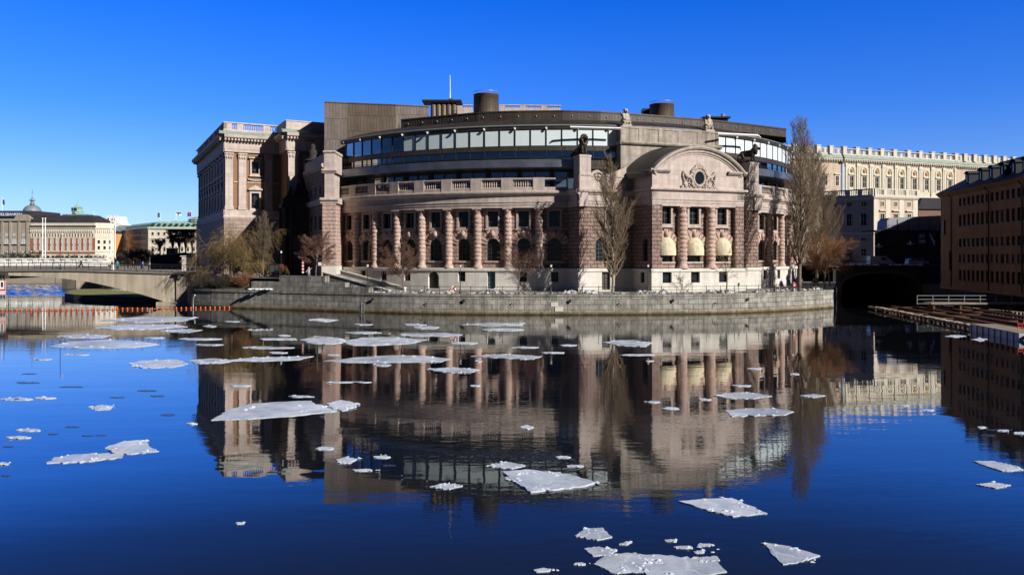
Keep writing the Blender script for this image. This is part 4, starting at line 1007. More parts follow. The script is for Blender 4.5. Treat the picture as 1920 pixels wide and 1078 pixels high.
# far balustrade of the same building seen over the round roof
b=MB(); Yb=176.
for xa,xb in ((856,887),(936,1052)):
    x0,x1=XX(xa,Yb),XX(xb,Yb); fr3=frame((x0,Yb),R_(3)); L=x1-x0; mbox(b,fr3,0,L,33,ZZ(203,Yb),-.4,.3); mbox(b,fr3,0,L,ZZ(198.6,Yb),ZZ(196.8,Yb),-.3,.35)
    k=0
    while k*4.6<L:
        mbox(b,fr3,k*4.6,min(L,k*4.6+1.3),ZZ(203,Yb),ZZ(198.5,Yb),-.3,.3); k+=1
    for i in range(int(L/.5)):
        if (i*.5)%4.6>1.3: q=fr3(i*.5+.2,ZZ(203,Yb),0); b.tube([q,q+Vector((0,0,.55))],.11,5)
b.build('roof_balustrade',M['pink'],OB)

# ---- portal between the two buildings, with a sculpted group on top
PT=(XX(527,150),150.); pf=frame(PT,R_(24)); rt=empty('gateway_arch',(PT[0],PT[1],5),'dark shaded stone gateway arch between the two palace buildings','gateway')
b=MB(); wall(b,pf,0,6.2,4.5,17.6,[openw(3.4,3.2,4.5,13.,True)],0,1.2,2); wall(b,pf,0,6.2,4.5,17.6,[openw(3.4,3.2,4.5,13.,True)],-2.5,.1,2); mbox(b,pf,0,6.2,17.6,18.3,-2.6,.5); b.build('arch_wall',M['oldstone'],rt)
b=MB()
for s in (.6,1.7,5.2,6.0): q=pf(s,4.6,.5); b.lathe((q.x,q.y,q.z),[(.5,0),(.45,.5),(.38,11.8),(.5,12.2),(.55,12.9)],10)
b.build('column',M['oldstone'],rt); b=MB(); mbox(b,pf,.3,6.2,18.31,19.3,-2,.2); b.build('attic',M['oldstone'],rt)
M['statuedark']=plain('near_black_stone',(.035,.03,.027),.9,.4,2)  # near-black base colour for the gateway figures and the finial

# ---- palace on the right horizon
KO=(XX(1591,260),260.); KP=R_(20.7); kf=frame(KO,KP); kT=kf(1,0,0)-kf(0,0,0)
PA=empty('royal_palace',(KO[0]+20,270,6),'long cream and peach palace with a roof balustrade, behind the right trees','palace')
s0=spF(1578,KO,KP); sr=spF(1789,KO,KP)
kfr=lambda s,z,d: kf(s,z,d)
b=MB(); wall(b,kf,s0,sr,6,39.2,[],.5,.3,6); b.build('cream_wall',M['cream'],PA)
b=MB(); wall(b,kf,-34,s0,6,39.2,[],0,.3,6); wall(b,kf,sr,120,6,39.2,[],0,.3,6); b.build('peach_wall',M['peach'],PA)
b=MB(); c=MB(); g=MB()
for a,e,d in ((-34,s0,0),(s0-.3,sr+.3,.5),(sr,120,0)):
    sweep(b,kf,a,e,[(-1,38.6),(d+.1,38.6),(d+.3,39.),(d+.5,39.1),(d+1.2,39.5),(d+1.3,39.9),(-1,40)],1)
    sweep(c,kf,a,e,[(-1,40.01),(d+1.25,40.02),(d+.6,41.1),(-1,41.12)],1)
    sweep(b,kf,a,e,[(d-.3,41.13),(d+.5,41.13),(d+.5,41.5),(d-.3,41.5)],1); sweep(b,kf,a,e,[(d-.2,43.0),(d+.45,43.),(d+.5,43.25),(d-.2,43.3)],1)
    n=int((e-a)/1.)
    for i in range(n): mbox(b,kf,a+i+.1,a+i+.5,39.05,39.42,d+.2,d+1.1)
b.build('cornice',M['creamwhite'],PA); c.build('copper_gutter',M['copper'],PA)
prs=[spF(p,KO,KP) for p in (1487,1509,1531,1555,1580,1604,1627,1650,1674,1700,1722,1745,1767,1789,1806,1824,1843,1861,1879,1897)]
for s in prs: b=MB(); mbox(b,kf,s-.7,s+.7,41.2,43.6,-.1,1.05); mbox(b,kf,s-.85,s+.85,43.6,43.85,-.2,1.15); b.build('parapet_pier',M['creamwhite'],PA)
for a,e in zip(prs,prs[1:]):
    b=MB(); L=e-a-1.4; n=max(3,int(L/.6)); gsk=int(n/2)
    for i in range(n):
        if i in (gsk,): mbox(b,kf,a+.7+L*i/n,a+.7+L*(i+1)/n,41.5,43.,.1,.6)
        else: q=kf(a+.7+L*(i+.5)/n,41.5,.35); b.tube([q,q+Vector((0,0,.6)),q+Vector((0,0,1.5))],[.12,.17,.1],5)
    b.build('baluster_run',M['creamwhite'],PA)
wp=[spF(p,KO,KP) for p in (1594.4,1618,1641.4,1664.5,1688.4,1712,1734.5,1756.7,1778.4)]
d=.5; st=(wp[-1]-wp[0])/8
for i in range(10):
    s=wp[0]+st*(i-.5); 
    for e in (-.38,.38) if 0<i<9 else ((.38,) if i==0 else (-.38,)):
        b=MB(); mbox(b,kf,s+e-.3,s+e+.3,28.5,38.2,d,d+.28); mbox(b,kf,s+e-.38,s+e+.38,37.6,38.6,d,d+.4); mbox(b,kf,s+e-.38,s+e+.38,28.503,29.6,d,d+.36); b.build('pilaster',M['creamwhite'],PA)
M['medal']=plain('ochre_medallion',(.45,.28,.12),.8,.2,2)
for s in wp:
    n=10; b=MB(); md=MB()
    for r0,r1,dz,dd in ((1.05,1.45,36.0,.22),):
        for k in range(n):
            a0,a1=PI*k/n,PI*(k+1)/n; P4=[(s+r*math.cos(a),dz+1.25*r*math.sin(a)) for r,a in ((r0,a0),(r1,a0),(r1,a1),(r0,a1))]
            b.face([kf(x,z,d+dd) for x,z in P4])
            for j in (1,3):
                p,q=P4[j],P4[(j+1)%4] if j==1 else P4[0]
                b.face([kf(p[0],p[1],d+dd),kf(q[0],q[1],d+dd),kf(q[0],q[1],d),kf(p[0],p[1],d)])
    for e in (-1.25,1.25): mbox(b,kf,s+e-.2,s+e+.2,30.2,36.,d,d+.22)
    mbox(b,kf,s-1.3,s+1.3,34.75,35.1,d,d+.5)
    q=kf(s,36.2,d+.1); md.ball((q.x,q.y,q.z),.62,10,6,1,.5,1.15)
    wn=swin(kf,s,30.9,34.4,1.35,PA,M['glass'],M['creamwhite'],d); b.build('surround',M['creamwhite'],wn); md.build('portrait_medallion',M['medal'],PA)
for px in (1503,1526,1548,1569.5): swin(kf,spF(px,KO,KP),31.2,34.3,1.25,PA,M['glass'],M['creamwhite'],0,e=.3); b=MB(); s=spF(px,KO,KP); mbox(b,kf,s-1.2,s+1.2,34.75,35.1,0,.5); b.build('window_hood',M['creamwhite'],PA)
b=MB(); mbox(b,kf,-34,120,28.,28.5,0,.9); b.build('string_course',M['creamwhite'],PA)
b=MB(); b.face([kf(-34,41,0),kf(120,41,0),kf(120,41,-20),kf(-34,41,-20)]); wall(b,lambda s,z,dd:kf(-34,z,-20+s)-kT*dd,0,20,6,41,[],0); b.build('roof_deck',M['roofdark'],PA)

# ---- lower wing in front of the palace
NO=(XX(1638,215),215.); NP=R_(19); nf=frame(NO,NP); NW=spF(1720.5,NO,NP)
NB=empty('palace_wing_building',(NO[0],NO[1],6),'small peach and cream building with three bays and a roof terrace below the long palace','building')
nl=lambda s,z,d: Vector((NO[0]-.707*(s),NO[1]+.707*(s),z))+Vector((-.707,-.707,0))*d
b=MB(); wall(b,nf,0,NW,6,24.,[],0,.3,4); wall(b,nl,0,14,6,24,[],0,.3,4); b.build('wall',M['peach'],NB)
b=MB()
for m,L in ((nf,NW),(nl,14)):
    sweep(b,m,-.3,L,[(-.3,23.7),(.1,23.7),(.5,24.2),(.55,24.5),(-.3,24.55)],1); sweep(b,m,-.2,L,[(-.3,24.56),(.3,24.56),(.3,25.0),(-.3,25.)],1); sweep(b,m,-.2,L,[(-.2,26.3),(.3,26.3),(.3,26.6),(-.2,26.6)],1)
    n=max(2,round(L/4.))
    for i in range(n+1): s=L*i/n; mbox(b,m,s-.55,s+.55,24.56,26.62,-.28,.33)
    mbox(b,m,-.2,L,14.4,14.9,-.05,.25)

for m,L in ((nf,NW),(nl,14)):
    for i in range(int(L/.55)): q=m(.3+.55*i,25.0,.05); b.tube([q,q+Vector((0,0,.6)),q+Vector((0,0,1.3))],[.1,.14,.08],4)
b.build('cornice',M['creamwhite'],NB)
for px in (1638,1664.5,1690,1716): s=min(NW-.8,max(.8,spF(px,NO,NP))); b=MB(); mbox(b,nf,s-.8,s+.8,14.9,23.7,.0,.12); b.build('pilaster',M['creamwhite'],NB)
for px in (1654.5,1679.5,1704.5):
    s=spF(px,NO,NP); swin(nf,s,22.1,23.1,.95,NB,M['glass'],M['creamwhite']); swin(nf,s,16.8,19.9,1.25,NB,M['glass'],M['creamwhite'])
    b=MB(); mbox(b,nf,s-1.2,s+1.2,20.6,20.9,0,.5); b.build('window_hood',M['creamwhite'],NB)
for i in range(3):
    for z0,z1 in ((22,23.1),(16.8,20),(12.6,13.4),(8.6,10.4)): swin(nl,2.6+3.9*i,z0,z1,1.3,NB,M['glass'],M['creamwhite'])
b=MB(); b.face([nf(0,24.5,0),nf(NW,24.5,0),nf(NW,24.5,-15),nl(14,24.5,0)]); b.build('roof_deck',M['copper'],NB)
# dark house between the wing and the brown block
HO=(XX(1722,222),222.); hf=empty('brick_house',(HO[0],HO[1],6),'shaded brick house with low windows behind the white tarpaulin shelter','house')
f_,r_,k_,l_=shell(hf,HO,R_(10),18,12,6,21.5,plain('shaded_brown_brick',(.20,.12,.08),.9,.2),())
hiproof(hf,f_,18,12,21.5,25.,.5,4.5,M['darkroof'])
for s in (2.5,9.5): swin(f_,s,16.6,18.4,2.2,hf,M['glassbright'] if s<5 else M['glass'],M['darkwood'])
# ---- terrace wall with railing, white shelter and banners
TO=(XX(1640,186),186.); tf=frame(TO,R_(4)); TWd=26.
tr=empty('terrace_wall',(TO[0],TO[1],6),'dark retaining wall with a railed terrace, behind the parked vans','wall')
b=MB(); wall(b,tf,0,TWd,5,14.2,[],0); mbox(b,tf,0,TWd,14.2,14.5,-6,.2); b.build('wall',M['oldstone'],tr)
b=MB()
for i in range(18): q=tf(3.2+i*1.25,14.5,.0); b.tube([q,q+Vector((0,0,1.1))],.05,5)
b.tube([tf(3.2,15.6,0),tf(TWd,15.6,0)],.05,5); b.tube([tf(3.2,15.05,0),tf(TWd,15.05,0)],.035,5); b.build('railing',M['iron'],tr)
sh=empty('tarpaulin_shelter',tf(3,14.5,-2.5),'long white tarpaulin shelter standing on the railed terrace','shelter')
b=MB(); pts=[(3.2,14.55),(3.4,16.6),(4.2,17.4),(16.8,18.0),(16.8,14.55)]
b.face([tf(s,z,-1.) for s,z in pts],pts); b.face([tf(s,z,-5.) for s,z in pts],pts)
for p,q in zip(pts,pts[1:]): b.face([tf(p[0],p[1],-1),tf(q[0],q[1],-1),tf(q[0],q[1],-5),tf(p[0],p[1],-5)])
b.build('cover',plain('shade_greyed_tarpaulin',(.30,.32,.36),.7,.12,.6,streak=.2),sh); b=MB()  # white cover greyed in its base colour to imitate shade
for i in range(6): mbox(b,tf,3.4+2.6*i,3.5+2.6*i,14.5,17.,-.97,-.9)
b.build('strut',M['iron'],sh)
for px,w_,txt,lab in ((1727,4.,'EV\n300','dark blue banner with white figures hung on the terrace wall'),(1746,3.4,None,'blue banner with a white swoosh hung beside the figures on the terrace wall')):
    q=P(px,450,185.4); rt=empty('hanging_banner',(q.x,q.y,q.z),lab,'banner'); s=spF(px,TO,R_(4))
    b=MB(); mbox(b,tf,s-w_/4,s+w_/4,10.3,14.0,.3,.36); b.build('cloth',M['signblue'],rt)
    b=MB(); b.tube([tf(s-w_/4-.1,14.02,.33),tf(s+w_/4+.1,14.02,.33)],.05,6); b.build('rod',M['iron'],rt)
    if txt: text_part(txt,1.15,tf(s,12.7,.38),R_(4),M['whiterender'],rt,'lettering',.02,'CENTER')
    else:
        b=MB()
        for k in range(7): mbox(b,tf,s-.6+.17*k,s-.42+.17*k,13.2-.33*k-.03*k*k*.3,13.75-.3*k,.37,.39)
        b.build('emblem',M['whiterender'],rt)
# ---- brown riverside block on the right
WD=Vector((-.151,-1,0)).normalized(); WN=Vector((WD.y,-WD.x,0)); WN=WN if WN.x<0 else -WN
W0=Vector((77+.151*19,149.,0)); WL=33.6
bf=lambda s,z,d: W0+WD*s+WN*d+Vector((0,0,z))
BR=empty('brown_riverside_building',(W0.x,130,2.9),'large ochre brown block with many windows and a dark dormered roof on the right bank','building')
def bs_(px):
    k=(px-960)/F; return (W0.x-k*W0.y)/(k*WD.y-WD.x)
rows=[(17.2,18.6),(13.7,15.7),(10.1,11.5),(7.4,8.8),(4.3,6.1)]
ws=[bs_(1842)+1.8*i for i in range(-5,24)]
ops=[openw(s,1.08,z0,z1) for s in ws for z0,z1 in rows if s<32.5]+[openw(bs_(1782),1.3,6.,9.4)]
b=MB(); wall(b,bf,0,WL,2.5,19.8,ops,0,.28,6); b.face([bf(0,2.5,0),bf(0,19.8,0),bf(0,19.8,-16),bf(0,2.5,-16)]); b.face([bf(WL,2.5,0),bf(WL,19.8,0),bf(WL,19.8,-16),bf(WL,2.5,-16)]); b.face([bf(0,2.5,-16),bf(WL,2.5,-16),bf(WL,19.8,-16),bf(0,19.8,-16)]); b.build('wall',M['brownrender'],BR)
b=MB(); sweep(b,bf,-.5,WL,[(-.1,19.3),(.2,19.4),(.6,19.8),(.75,20.),(-.1,20.05)],1); mbox(b,bf,0,WL,12.2,12.45,-.02,.12); mbox(b,bf,0,WL,9.5,9.62,-.02,.07); mbox(b,bf,0,WL,2.5,3.6,-.02,.1); b.build('cornice',M['brownrender'],BR)
rr=random.Random(3)
for i,o in enumerate(ops):
    lit=rr.random()<{7.4:.75,10.1:.4,13.7:.12,17.2:.18}.get(o['zb'],.05)
    b=MB(); a,c=o['a'],o['b']; mbox(b,bf,a-.12,c+.12,o['zb']-.14,o['zb']-.003,-.05,.14,1,0); zq=o['zb']+(o['zt']-o['zb'])*rr.uniform(.3,1); mbox(b,bf,a-.03,c+.03,o['zb']-.03,o['zt']+.03,-.33,-.25,1,1)
    mbox(b,bf,o['sc']-.04,o['sc']+.04,o['zb'],o['zt'],-.249,-.2,1,0); mbox(b,bf,a,o['sc']-.041,(o['zb']+o['zt'])/2-.035,(o['zb']+o['zt'])/2+.035,-.249,-.2,1,0); mbox(b,bf,o['sc']+.041,c,(o['zb']+o['zt'])/2-.035,(o['zb']+o['zt'])/2+.035,-.249,-.2,1,0)
    if i<100: b.build('window',[M['frame'],M['glasspale'] if lit else M['glass']],BR)
    else:
        if 'rest' not in dir(): rest=MB()
        n0=len(rest.v); rest.v+=b.v; rest.f+=[tuple(j+n0 for j in f) for f in b.f]; rest.uv+=b.uv; rest.mi+=b.mi; rest.sm+=b.sm
if 'rest' in dir(): tag(rest.build('window_rest',[M['frame'],M['glass']],BR),kind='stuff')
b=MB()
ridge=25.2; b.face([bf(-.7,20,.8),bf(WL,20,.8),bf(WL,ridge,-8),bf(5,ridge,-8)],[(0,0),(WL,0),(WL,9),(5,9)]); b.face([bf(-.7,20,.8),bf(5,ridge,-8),bf(-.7,20,-16.8)]); b.face([bf(-.7,20,-16.8),bf(WL,20,-16.8),bf(WL,ridge,-8),bf(5,ridge,-8)]); b.build('roof',M['slate'],BR)
for px in (1807,1832,1851,1872,1893,1914):
    s=bs_(px); b=MB(); z=21.; mbox(b,bf,s-.75,s+.75,z,z+1.75,-4,-.55); 
    K=8
    for k in range(K):
        a0,a1=PI*k/K,PI*(k+1)/K; b.face([bf(s-.95*math.cos(a0),z+1.7+.5*math.sin(a0),-.4),bf(s-.95*math.cos(a1),z+1.7+.5*math.sin(a1),-.4),bf(s-.95*math.cos(a1),z+1.7+.5*math.sin(a1),-5),bf(s-.95*math.cos(a0),z+1.7+.5*math.sin(a0),-5)])
    dm=b.build('dormer',M['slate'],BR); swin(bf,s,z+.3,z+1.5,.75,dm,M['glassbright'] if px==1914 else M['glass'],M['slate'],-.54,False)
for px in (1785,1855,1918): 
    s=bs_(px); b=MB(); b.tube([bf(s,19.6,.75),bf(s,18.9,.15),bf(s,3,.15)],.09,6); b.build('downpipe',M['iron'],BR)
b=MB(); q=bf(bs_(1900),ridge-.2,-8); b.box((q.x,q.y,q.z+.4),(1.8,2,1.2)); q2=bf(bs_(1898),ridge,-8); b.tube([q2,q2+Vector((0,0,2.8))],.16,8); b.build('chimney',M['rim'],BR)
b=MB(); mbox(b,lambda s,z,d: bf(s,z,d),1.6,2.2,12.4,15,0,.3); b.build('wall_box',M['darkmetal'],BR)
# unseen house added beyond the right edge to throw shade over the bridgehead
TH=empty('shade_caster_house',(120,165,2.5),'unseen tall plain house with a steep dark roof, added beyond the brown block to cast shade','house')
f_,r_,k_,l_=shell(TH,(99.5,146),R_(-35),44,44,2.5,33,M['brownrender'],()); hiproof(TH,f_,44,44,33,38,.6,9,M['darkroof'])
for i in range(8):
    for z in (8,12,16,20): swin(f_,3+4*i,z,z+2.2,1.2,TH,M['glass'],M['creamwhite'])
# ---- arch bridge at the right
AO=(XX(1562,170),170.); af=frame(AO,R_(0)); AL=XX(1775,170)-AO[0]
AB=empty('stone_arch_bridge',(AO[0]+AL/2,170,0),'dark flat stone arch bridge in the shade at the right, carrying parked vans','bridge')
b=MB(); n=24; xa,xb=XX(1578,170)-AO[0],XX(1724,170)-AO[0]; hz=lambda s: 2.2+2.6*math.sqrt(max(0,1-((s-(xa+xb)/2)/((xb-xa)/2))**2))**.9
brk=[0,xa]+[xa+(xb-xa)*k/n for k in range(1,n)]+[xb,AL]
for d in (0,-13):
    for s,e in zip(brk,brk[1:]):
        l0=hz(s) if xa<=s<=xb and not s<=0 else -2; l1=hz(e) if xa<=e<=xb else -2
        if s==0: l0=l1=-2
        if e==AL: l0=l1=-2
        b.face([af(s,l0,d),af(e,l1,d),af(e,6.2,d),af(s,6.2,d)],[(s,l0),(e,l1),(e,6.2),(s,6.2)])
for s,e in zip(brk[1:-1],brk[2:]): b.face([af(s,hz(s),0),af(e,hz(e),0),af(e,hz(e),-13),af(s,hz(s),-13)])
for s in (xa,xb): b.face([af(s,-2,0),af(s,hz(s),0),af(s,hz(s),-13),af(s,-2,-13)])
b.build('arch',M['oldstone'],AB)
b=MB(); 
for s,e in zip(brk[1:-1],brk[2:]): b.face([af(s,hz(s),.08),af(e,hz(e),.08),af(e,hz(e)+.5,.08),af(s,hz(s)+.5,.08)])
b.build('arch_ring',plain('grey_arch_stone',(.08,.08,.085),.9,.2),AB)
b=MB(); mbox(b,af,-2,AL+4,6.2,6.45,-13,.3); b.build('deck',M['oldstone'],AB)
rt=AB; b=MB()
for i in range(int(AL/1.6)+1): q=af(i*1.6,6.45,.1); b.tube([q,q+Vector((0,0,1.0))],.05,5)
b.tube([af(0,7.4,.1),af(AL,7.4,.1)],.05,5); b.tube([af(0,6.95,.1),af(AL,6.95,.1)],.035,5); b.build('railing',M['iron'],AB)
b=MB()
rr=random.Random(8)
for i in range(16):
    s=3+i*1.05; 
    if i in(7,8): continue
    q=af(s,6.5,-.25); b.ball((q.x,q.y,q.z+.1),rr.uniform(.3,.55),7,4,1.4,.7,.5)
tag(b.build('shoulder_snow',M['snow']),'snow ridge along the road edge on the dark arch bridge','snow',kind='stuff')
sheet('riverside_street',[(AO[0]-14,171,6.4),(AO[0]-14,183,6.43),(40,215,6.43),(40,300,6.43),(260,330,6.43),(260,170.3,6.43),(AO[0]+AL+2,170.3,6.43)],M['asphalt'])
b=MB(); wall(b,frame((AO[0]+AL,170.),R_(-90)),0,45,-2,6.4,[],0,.3,6)
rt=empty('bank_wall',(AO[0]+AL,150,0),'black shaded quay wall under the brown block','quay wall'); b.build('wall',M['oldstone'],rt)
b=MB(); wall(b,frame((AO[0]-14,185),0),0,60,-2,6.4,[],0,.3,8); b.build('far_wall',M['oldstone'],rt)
b=MB(); b.face([(AO[0]+AL-6,85,-1),(AO[0]+AL-6,168.5,-1),(AO[0]+AL-6,168.5,2.6),(AO[0]+AL-6,85,2.6)]); b.build('footing',M['oldstone'],rt)
sheet('right_bank_ground',[(AO[0]+AL-6,60,2.6),(170,60,2.6),(170,169.8,2.6),(AO[0]+AL-6,169.8,2.6)],M['asphalt'])
# ------------------------------------------------------------------ concrete bridge on the left
BA=Vector((XX(345,139.),139.,0)); BB=Vector((-175.,131.,0)); BDv=(BB-BA); BLn=BDv.length; BDv/=BLn; BNn=Vector((BDv.y,-BDv.x,0)); BNn=BNn if BNn.y<0 else -BNn
bm=lambda s,z,d: BA+BDv*s+BNn*d+Vector((0,0,z))
def bsx(px):
    k=(px-960)/F; return (BA.x-k*BA.y)/(k*BDv.y-BDv.x)
BG=empty('concrete_bridge',bm(20,0,0),'flat arched concrete footbridge with iron railing on the left','bridge')
def bz(px,py): s=bsx(px); p=bm(s,0,0); return s,ZZ(py,p.y)
dk=[(bz(px,py)) for px,py in ((345,514),(300,513.4),(220,511),(140,508.6),(60,508.4),(0,509))]; dk.append((BLn,dk[-1][1]-.6))
so_=[(bz(px,py)) for px,py in ((345,574),(318,571),(301,563),(260,550.5),(208,537.5),(166,528.5),(125,523),(70,518.5),(16,516.8))]; so_.append((BLn,so_[-1][1]-.4)) 
def lerp(tab,s):
    for (a,x),(b_,y) in zip(tab,tab[1:]):
        if s<=b_: return x+(y-x)*(s-a)/max(1e-6,b_-a)
    return tab[-1][1]
ss=sorted({0.,BLn}|{bsx(p) for p in range(0,345,8)}|{BLn*.7,BLn*.85})
ss=[s for s in ss if 0<=s<=BLn]
b=MB(); BW=11.
for s,e in zip(ss,ss[1:]):
    T0,T1,U0,U1=lerp(dk,s),lerp(dk,e),min(lerp(so_,s),lerp(dk,s)-.3),min(lerp(so_,e),lerp(dk,e)-.3)
    for d in (0,-BW): b.face([bm(s,U0,d),bm(e,U1,d),bm(e,T1,d),bm(s,T0,d)],[(s,U0),(e,U1),(e,T1),(s,T0)])
    b.face([bm(s,U0,0),bm(e,U1,0),bm(e,U1,-BW),bm(s,U0,-BW)])
b.face([bm(0,-1,0),bm(0,lerp(dk,0),0),bm(0,lerp(dk,0),-BW),bm(0,-1,-BW)])
b.build('arch_girder',M['concrete'],BG)
b=MB()
for s,e in zip(ss,ss[1:]):
    T0,T1=lerp(dk,s),lerp(dk,e)
    for (d0,z0),(d1,z1) in (((.25,-.02),(.25,.28)),((.25,.28),(-BW-.25,.28)),((-BW-.25,.28),(-BW-.25,-.02)),((-BW-.25,-.02),(.25,-.02))):
        b.face([bm(s,T0+z0,d0),bm(e,T1+z0,d0),bm(e,T1+z1,d1),bm(s,T0+z1,d1)])
b.build('deck',plain('grey_deck_edge',(.16,.15,.135),.9,.2,.8),BG)
b=MB(); a=bsx(16); mbox(b,bm,a,BLn,lerp(dk,a)-1.25,lerp(dk,a)-.03,-BW,.12); b.build('girder',plain('brown_steel_girder',(.07,.05,.04),.7,.2,1),BG)
zf=lambda s: lerp(dk,s)+.28
b=MB(); n=int(bsx(-40)/1.)
for i in range(n):
    q=bm(i*1.,zf(i*1.),.05); b.tube([q,q+Vector((0,0,1.12))],.05 if i%2==0 else .025,5)
b.build('baluster_post',M['iron'],BG)
for k,(h,r) in enumerate(((1.14,.05),(.62,.03),(.2,.03))):
    b=MB(); b.tube([bm(s,zf(s)+h,.05) for s in ss if s<bsx(-40)],r,5); b.tube([bm(s,zf(s)+h,-BW+.2) for s in ss if s<bsx(-40)],r,5); b.build('rail',M['iron'],BG)
# abutment at the right end and the pier under the far edge
ab=empty('bridge_abutment',bm(0,0,0),'mottled concrete abutment carrying the right end of the footbridge','abutment')
b=MB(); mbox(b,bm,-1.6,1.2,-2,zf(0)-.3,-BW,.35); mbox(b,bm,-1.6,4.4,-2,.55,-BW,.9); b.build('wall',M['concrete'],ab)
b=MB()
for s in (-1.2,.6): mbox(b,bm,s-.25,s+.25,zf(0)-1.1,zf(0)-.28,.36,.75)
mbox(b,bm,-1.6,1.5,zf(0)-.27,zf(0)+.02,-BW,.9); b.build('bracket',M['concdark'],ab)
pr=empty('bridge_pier',bm(bsx(133),0,-9),'dark concrete pier standing in the water under the footbridge','bridge pier')
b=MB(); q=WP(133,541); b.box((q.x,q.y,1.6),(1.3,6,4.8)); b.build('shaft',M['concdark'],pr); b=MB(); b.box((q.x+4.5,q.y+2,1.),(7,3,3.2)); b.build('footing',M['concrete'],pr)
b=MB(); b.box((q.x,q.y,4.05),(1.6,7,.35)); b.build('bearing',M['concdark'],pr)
# navigation sign
q=bm(bsx(7),3.0,.6); sg=empty('navigation_sign',q,'white board with a black upright bar between red edges, hung under the footbridge','sign')
b=MB(); mbox(b,bm,bsx(13.5),bsx(1),2.6,4.3,.45,.55); b.build('board',M['white'],sg)
b=MB(); c=bsx(7.2); mbox(b,bm,c-.17,c+.17,3.2,4.05,.551,.57); b.build('bar',M['iron'],sg)
b=MB(); a0,a1=bsx(13.5),bsx(1); mbox(b,bm,a0,a0+.16,2.6,4.3,.552,.572); mbox(b,bm,a1-.16,a1,2.6,4.3,.552,.572); mbox(b,bm,a0+.161,a1-.161,2.6,2.85,.552,.572); b.build('red_edge',M['red'],sg)
b=MB(); mbox(b,bm,a0+.003,a1-.003,1.9,2.597,.45,.55); b.build('lower_board',plain('pale_pink_board',(.75,.6,.58),.5,.1),sg)
b=MB(); 
for s in (a0+.3,a1-.3): mbox(b,bm,s-.06,s+.06,1.2,5.4,.30,.44)
b.build('bracket',M['iron'],sg)
# small grass island under the bridge
M['grass']=plain('winter_grass',(.20,.21,.05),.95,.35,1.2,.05)
ip=[(122,553),(124,547),(150,543.4),(200,542.5),(250,545),(290,551),(300,557),(300,566.5),(280,566),(240,564),(180,561.5),(135,558.5)]
iz=.95
top=[WP(px,py if i<6 else py-9,iz if True else 0) for i,(px,py) in enumerate([(121,552.5),(124,548.5),(150,545.4),(200,544.5),(250,546.5),(292,550),(301,554),(301,558),(280,557.6),(240,556),(180,553.4),(135,551.4)])]
top=[WP(px,py,iz) for px,py in ((121,550),(126,545),(150,542),(200,541),(250,543),(292,547),(304,552),(303,558.4),(280,557.8),(240,556.4),(180,554.2),(138,552.4))]
si=empty('islet',(sum(v.x for v in top)/12,sum(v.y for v in top)/12,0),'small stone-edged grass islet under the footbridge','islet')
b=MB(); c=sum(top,Vector())/12
inn=[c+(v-c)*.955 for v in top]
for i in range(12):
    p,q=top[i],top[(i+1)%12]; b.face([Vector((p.x,p.y,-1.5)),Vector((q.x,q.y,-1.5)),q,p],[(i*3,0),(i*3+3,0),(i*3+3,2.4),(i*3,2.4)])
    b.face([p,q,inn[(i+1)%12],inn[i]])
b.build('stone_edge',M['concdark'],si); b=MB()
for i in range(12): b.face([inn[i]+Vector((0,0,.02)),inn[(i+1)%12]+Vector((0,0,.02)),c+Vector((0,0,.4))],None,0,True)
b.build('turf',M['grass'],si)
b=MB(); q=WP(225,545,1.1); 
for i in range(5): b.ball((q.x-1.5+.8*i,q.y,1.05),.5,8,4,1.2,.7,.4)
tag(b.build('snow_patch',M['snow']),'leftover patch of white snow on the grass islet','snow patch')
# red float line
FL=empty('float_barrier',WP(220,579),'string of small orange floats across the water in front of the footbridge','float barrier')
pts=[WP(px,py) for px,py in ((-60,584.),(0,583.3),(60,583),(120,582.3),(180,581.5),(250,580.6),(330,579.6),(400,578.6),(443,577.8))]
pm=polymap([(p.x,p.y) for p in pts]); FLn=pm.L[-1]; nfl=54
b=MB(); b.tube([pm(FLn*i/80,.03,0) for i in range(81)],.018,5); b.build('rope',M['iron'],FL)
M['float']=plain('orange_float',(.62,.11,.035),.45,.15,4)
fl0=None
for i in range(nfl):
    q=pm(FLn*(i+.5)/nfl,.08,0)
    if fl0 is None:
        b=MB(); b.lathe((0,0,0),[(.001,-.14),(.09,-.11),(.13,-.04),(.14,.08),(.11,.19),(.06,.25),(.001,.26)],10); fl0=b.build('float',M['float']); fl0.parent=FL; o=fl0
    else: o=fl0.copy(); COL.objects.link(o); o.parent=FL
    o.location=q-FL.location; o.rotation_euler=(.1*math.sin(i*2.1),.12*math.cos(i*1.3),i)
# ------------------------------------------------------------------ far bank on the left
sheet('far_bank_ground',[(-900,251,5.2),(-46,251,5.2),(-40,215,5.21),(60,215,5.2),(900,340,5.2),(900,3000,5.2),(-900,3000,5.2)],M['asphalt'])
b=MB(); em=frame((-900,250.),0); wall(b,em,0,830,-2,5.2,[],0,.3,30); wall(b,em,830,856,-2,5.2,[],0,.3,13); ew=empty('embankment_wall',(-160,250,0),'long pale stone embankment wall on the far bank at the left','embankment'); b.build('wall',M['greystone'],ew)
b=MB(); em2=frame((XX(-40,250),250.),0); L=XX(200,250)-XX(-40,250)
mbox(b,em2,0,L,5.2,5.9,-.6,.3); mbox(b,em2,0,L,7.45,7.8,-.5,.3)
i=0
while i*3.4<L: mbox(b,em2,i*3.4,i*3.4+1.5,5.9,7.45,-.4,.2); i+=1
for j in range(int(L/.42)):
    if (j*.42)%3.4>1.5: q=em2(j*.42,5.9,-.1); b.tube([q,q+Vector((0,0,1.55))],.12,4)
b.build('balustrade',M['whiterender'],ew)
def zf3(y,Y=300.): return ZZ(y,Y)
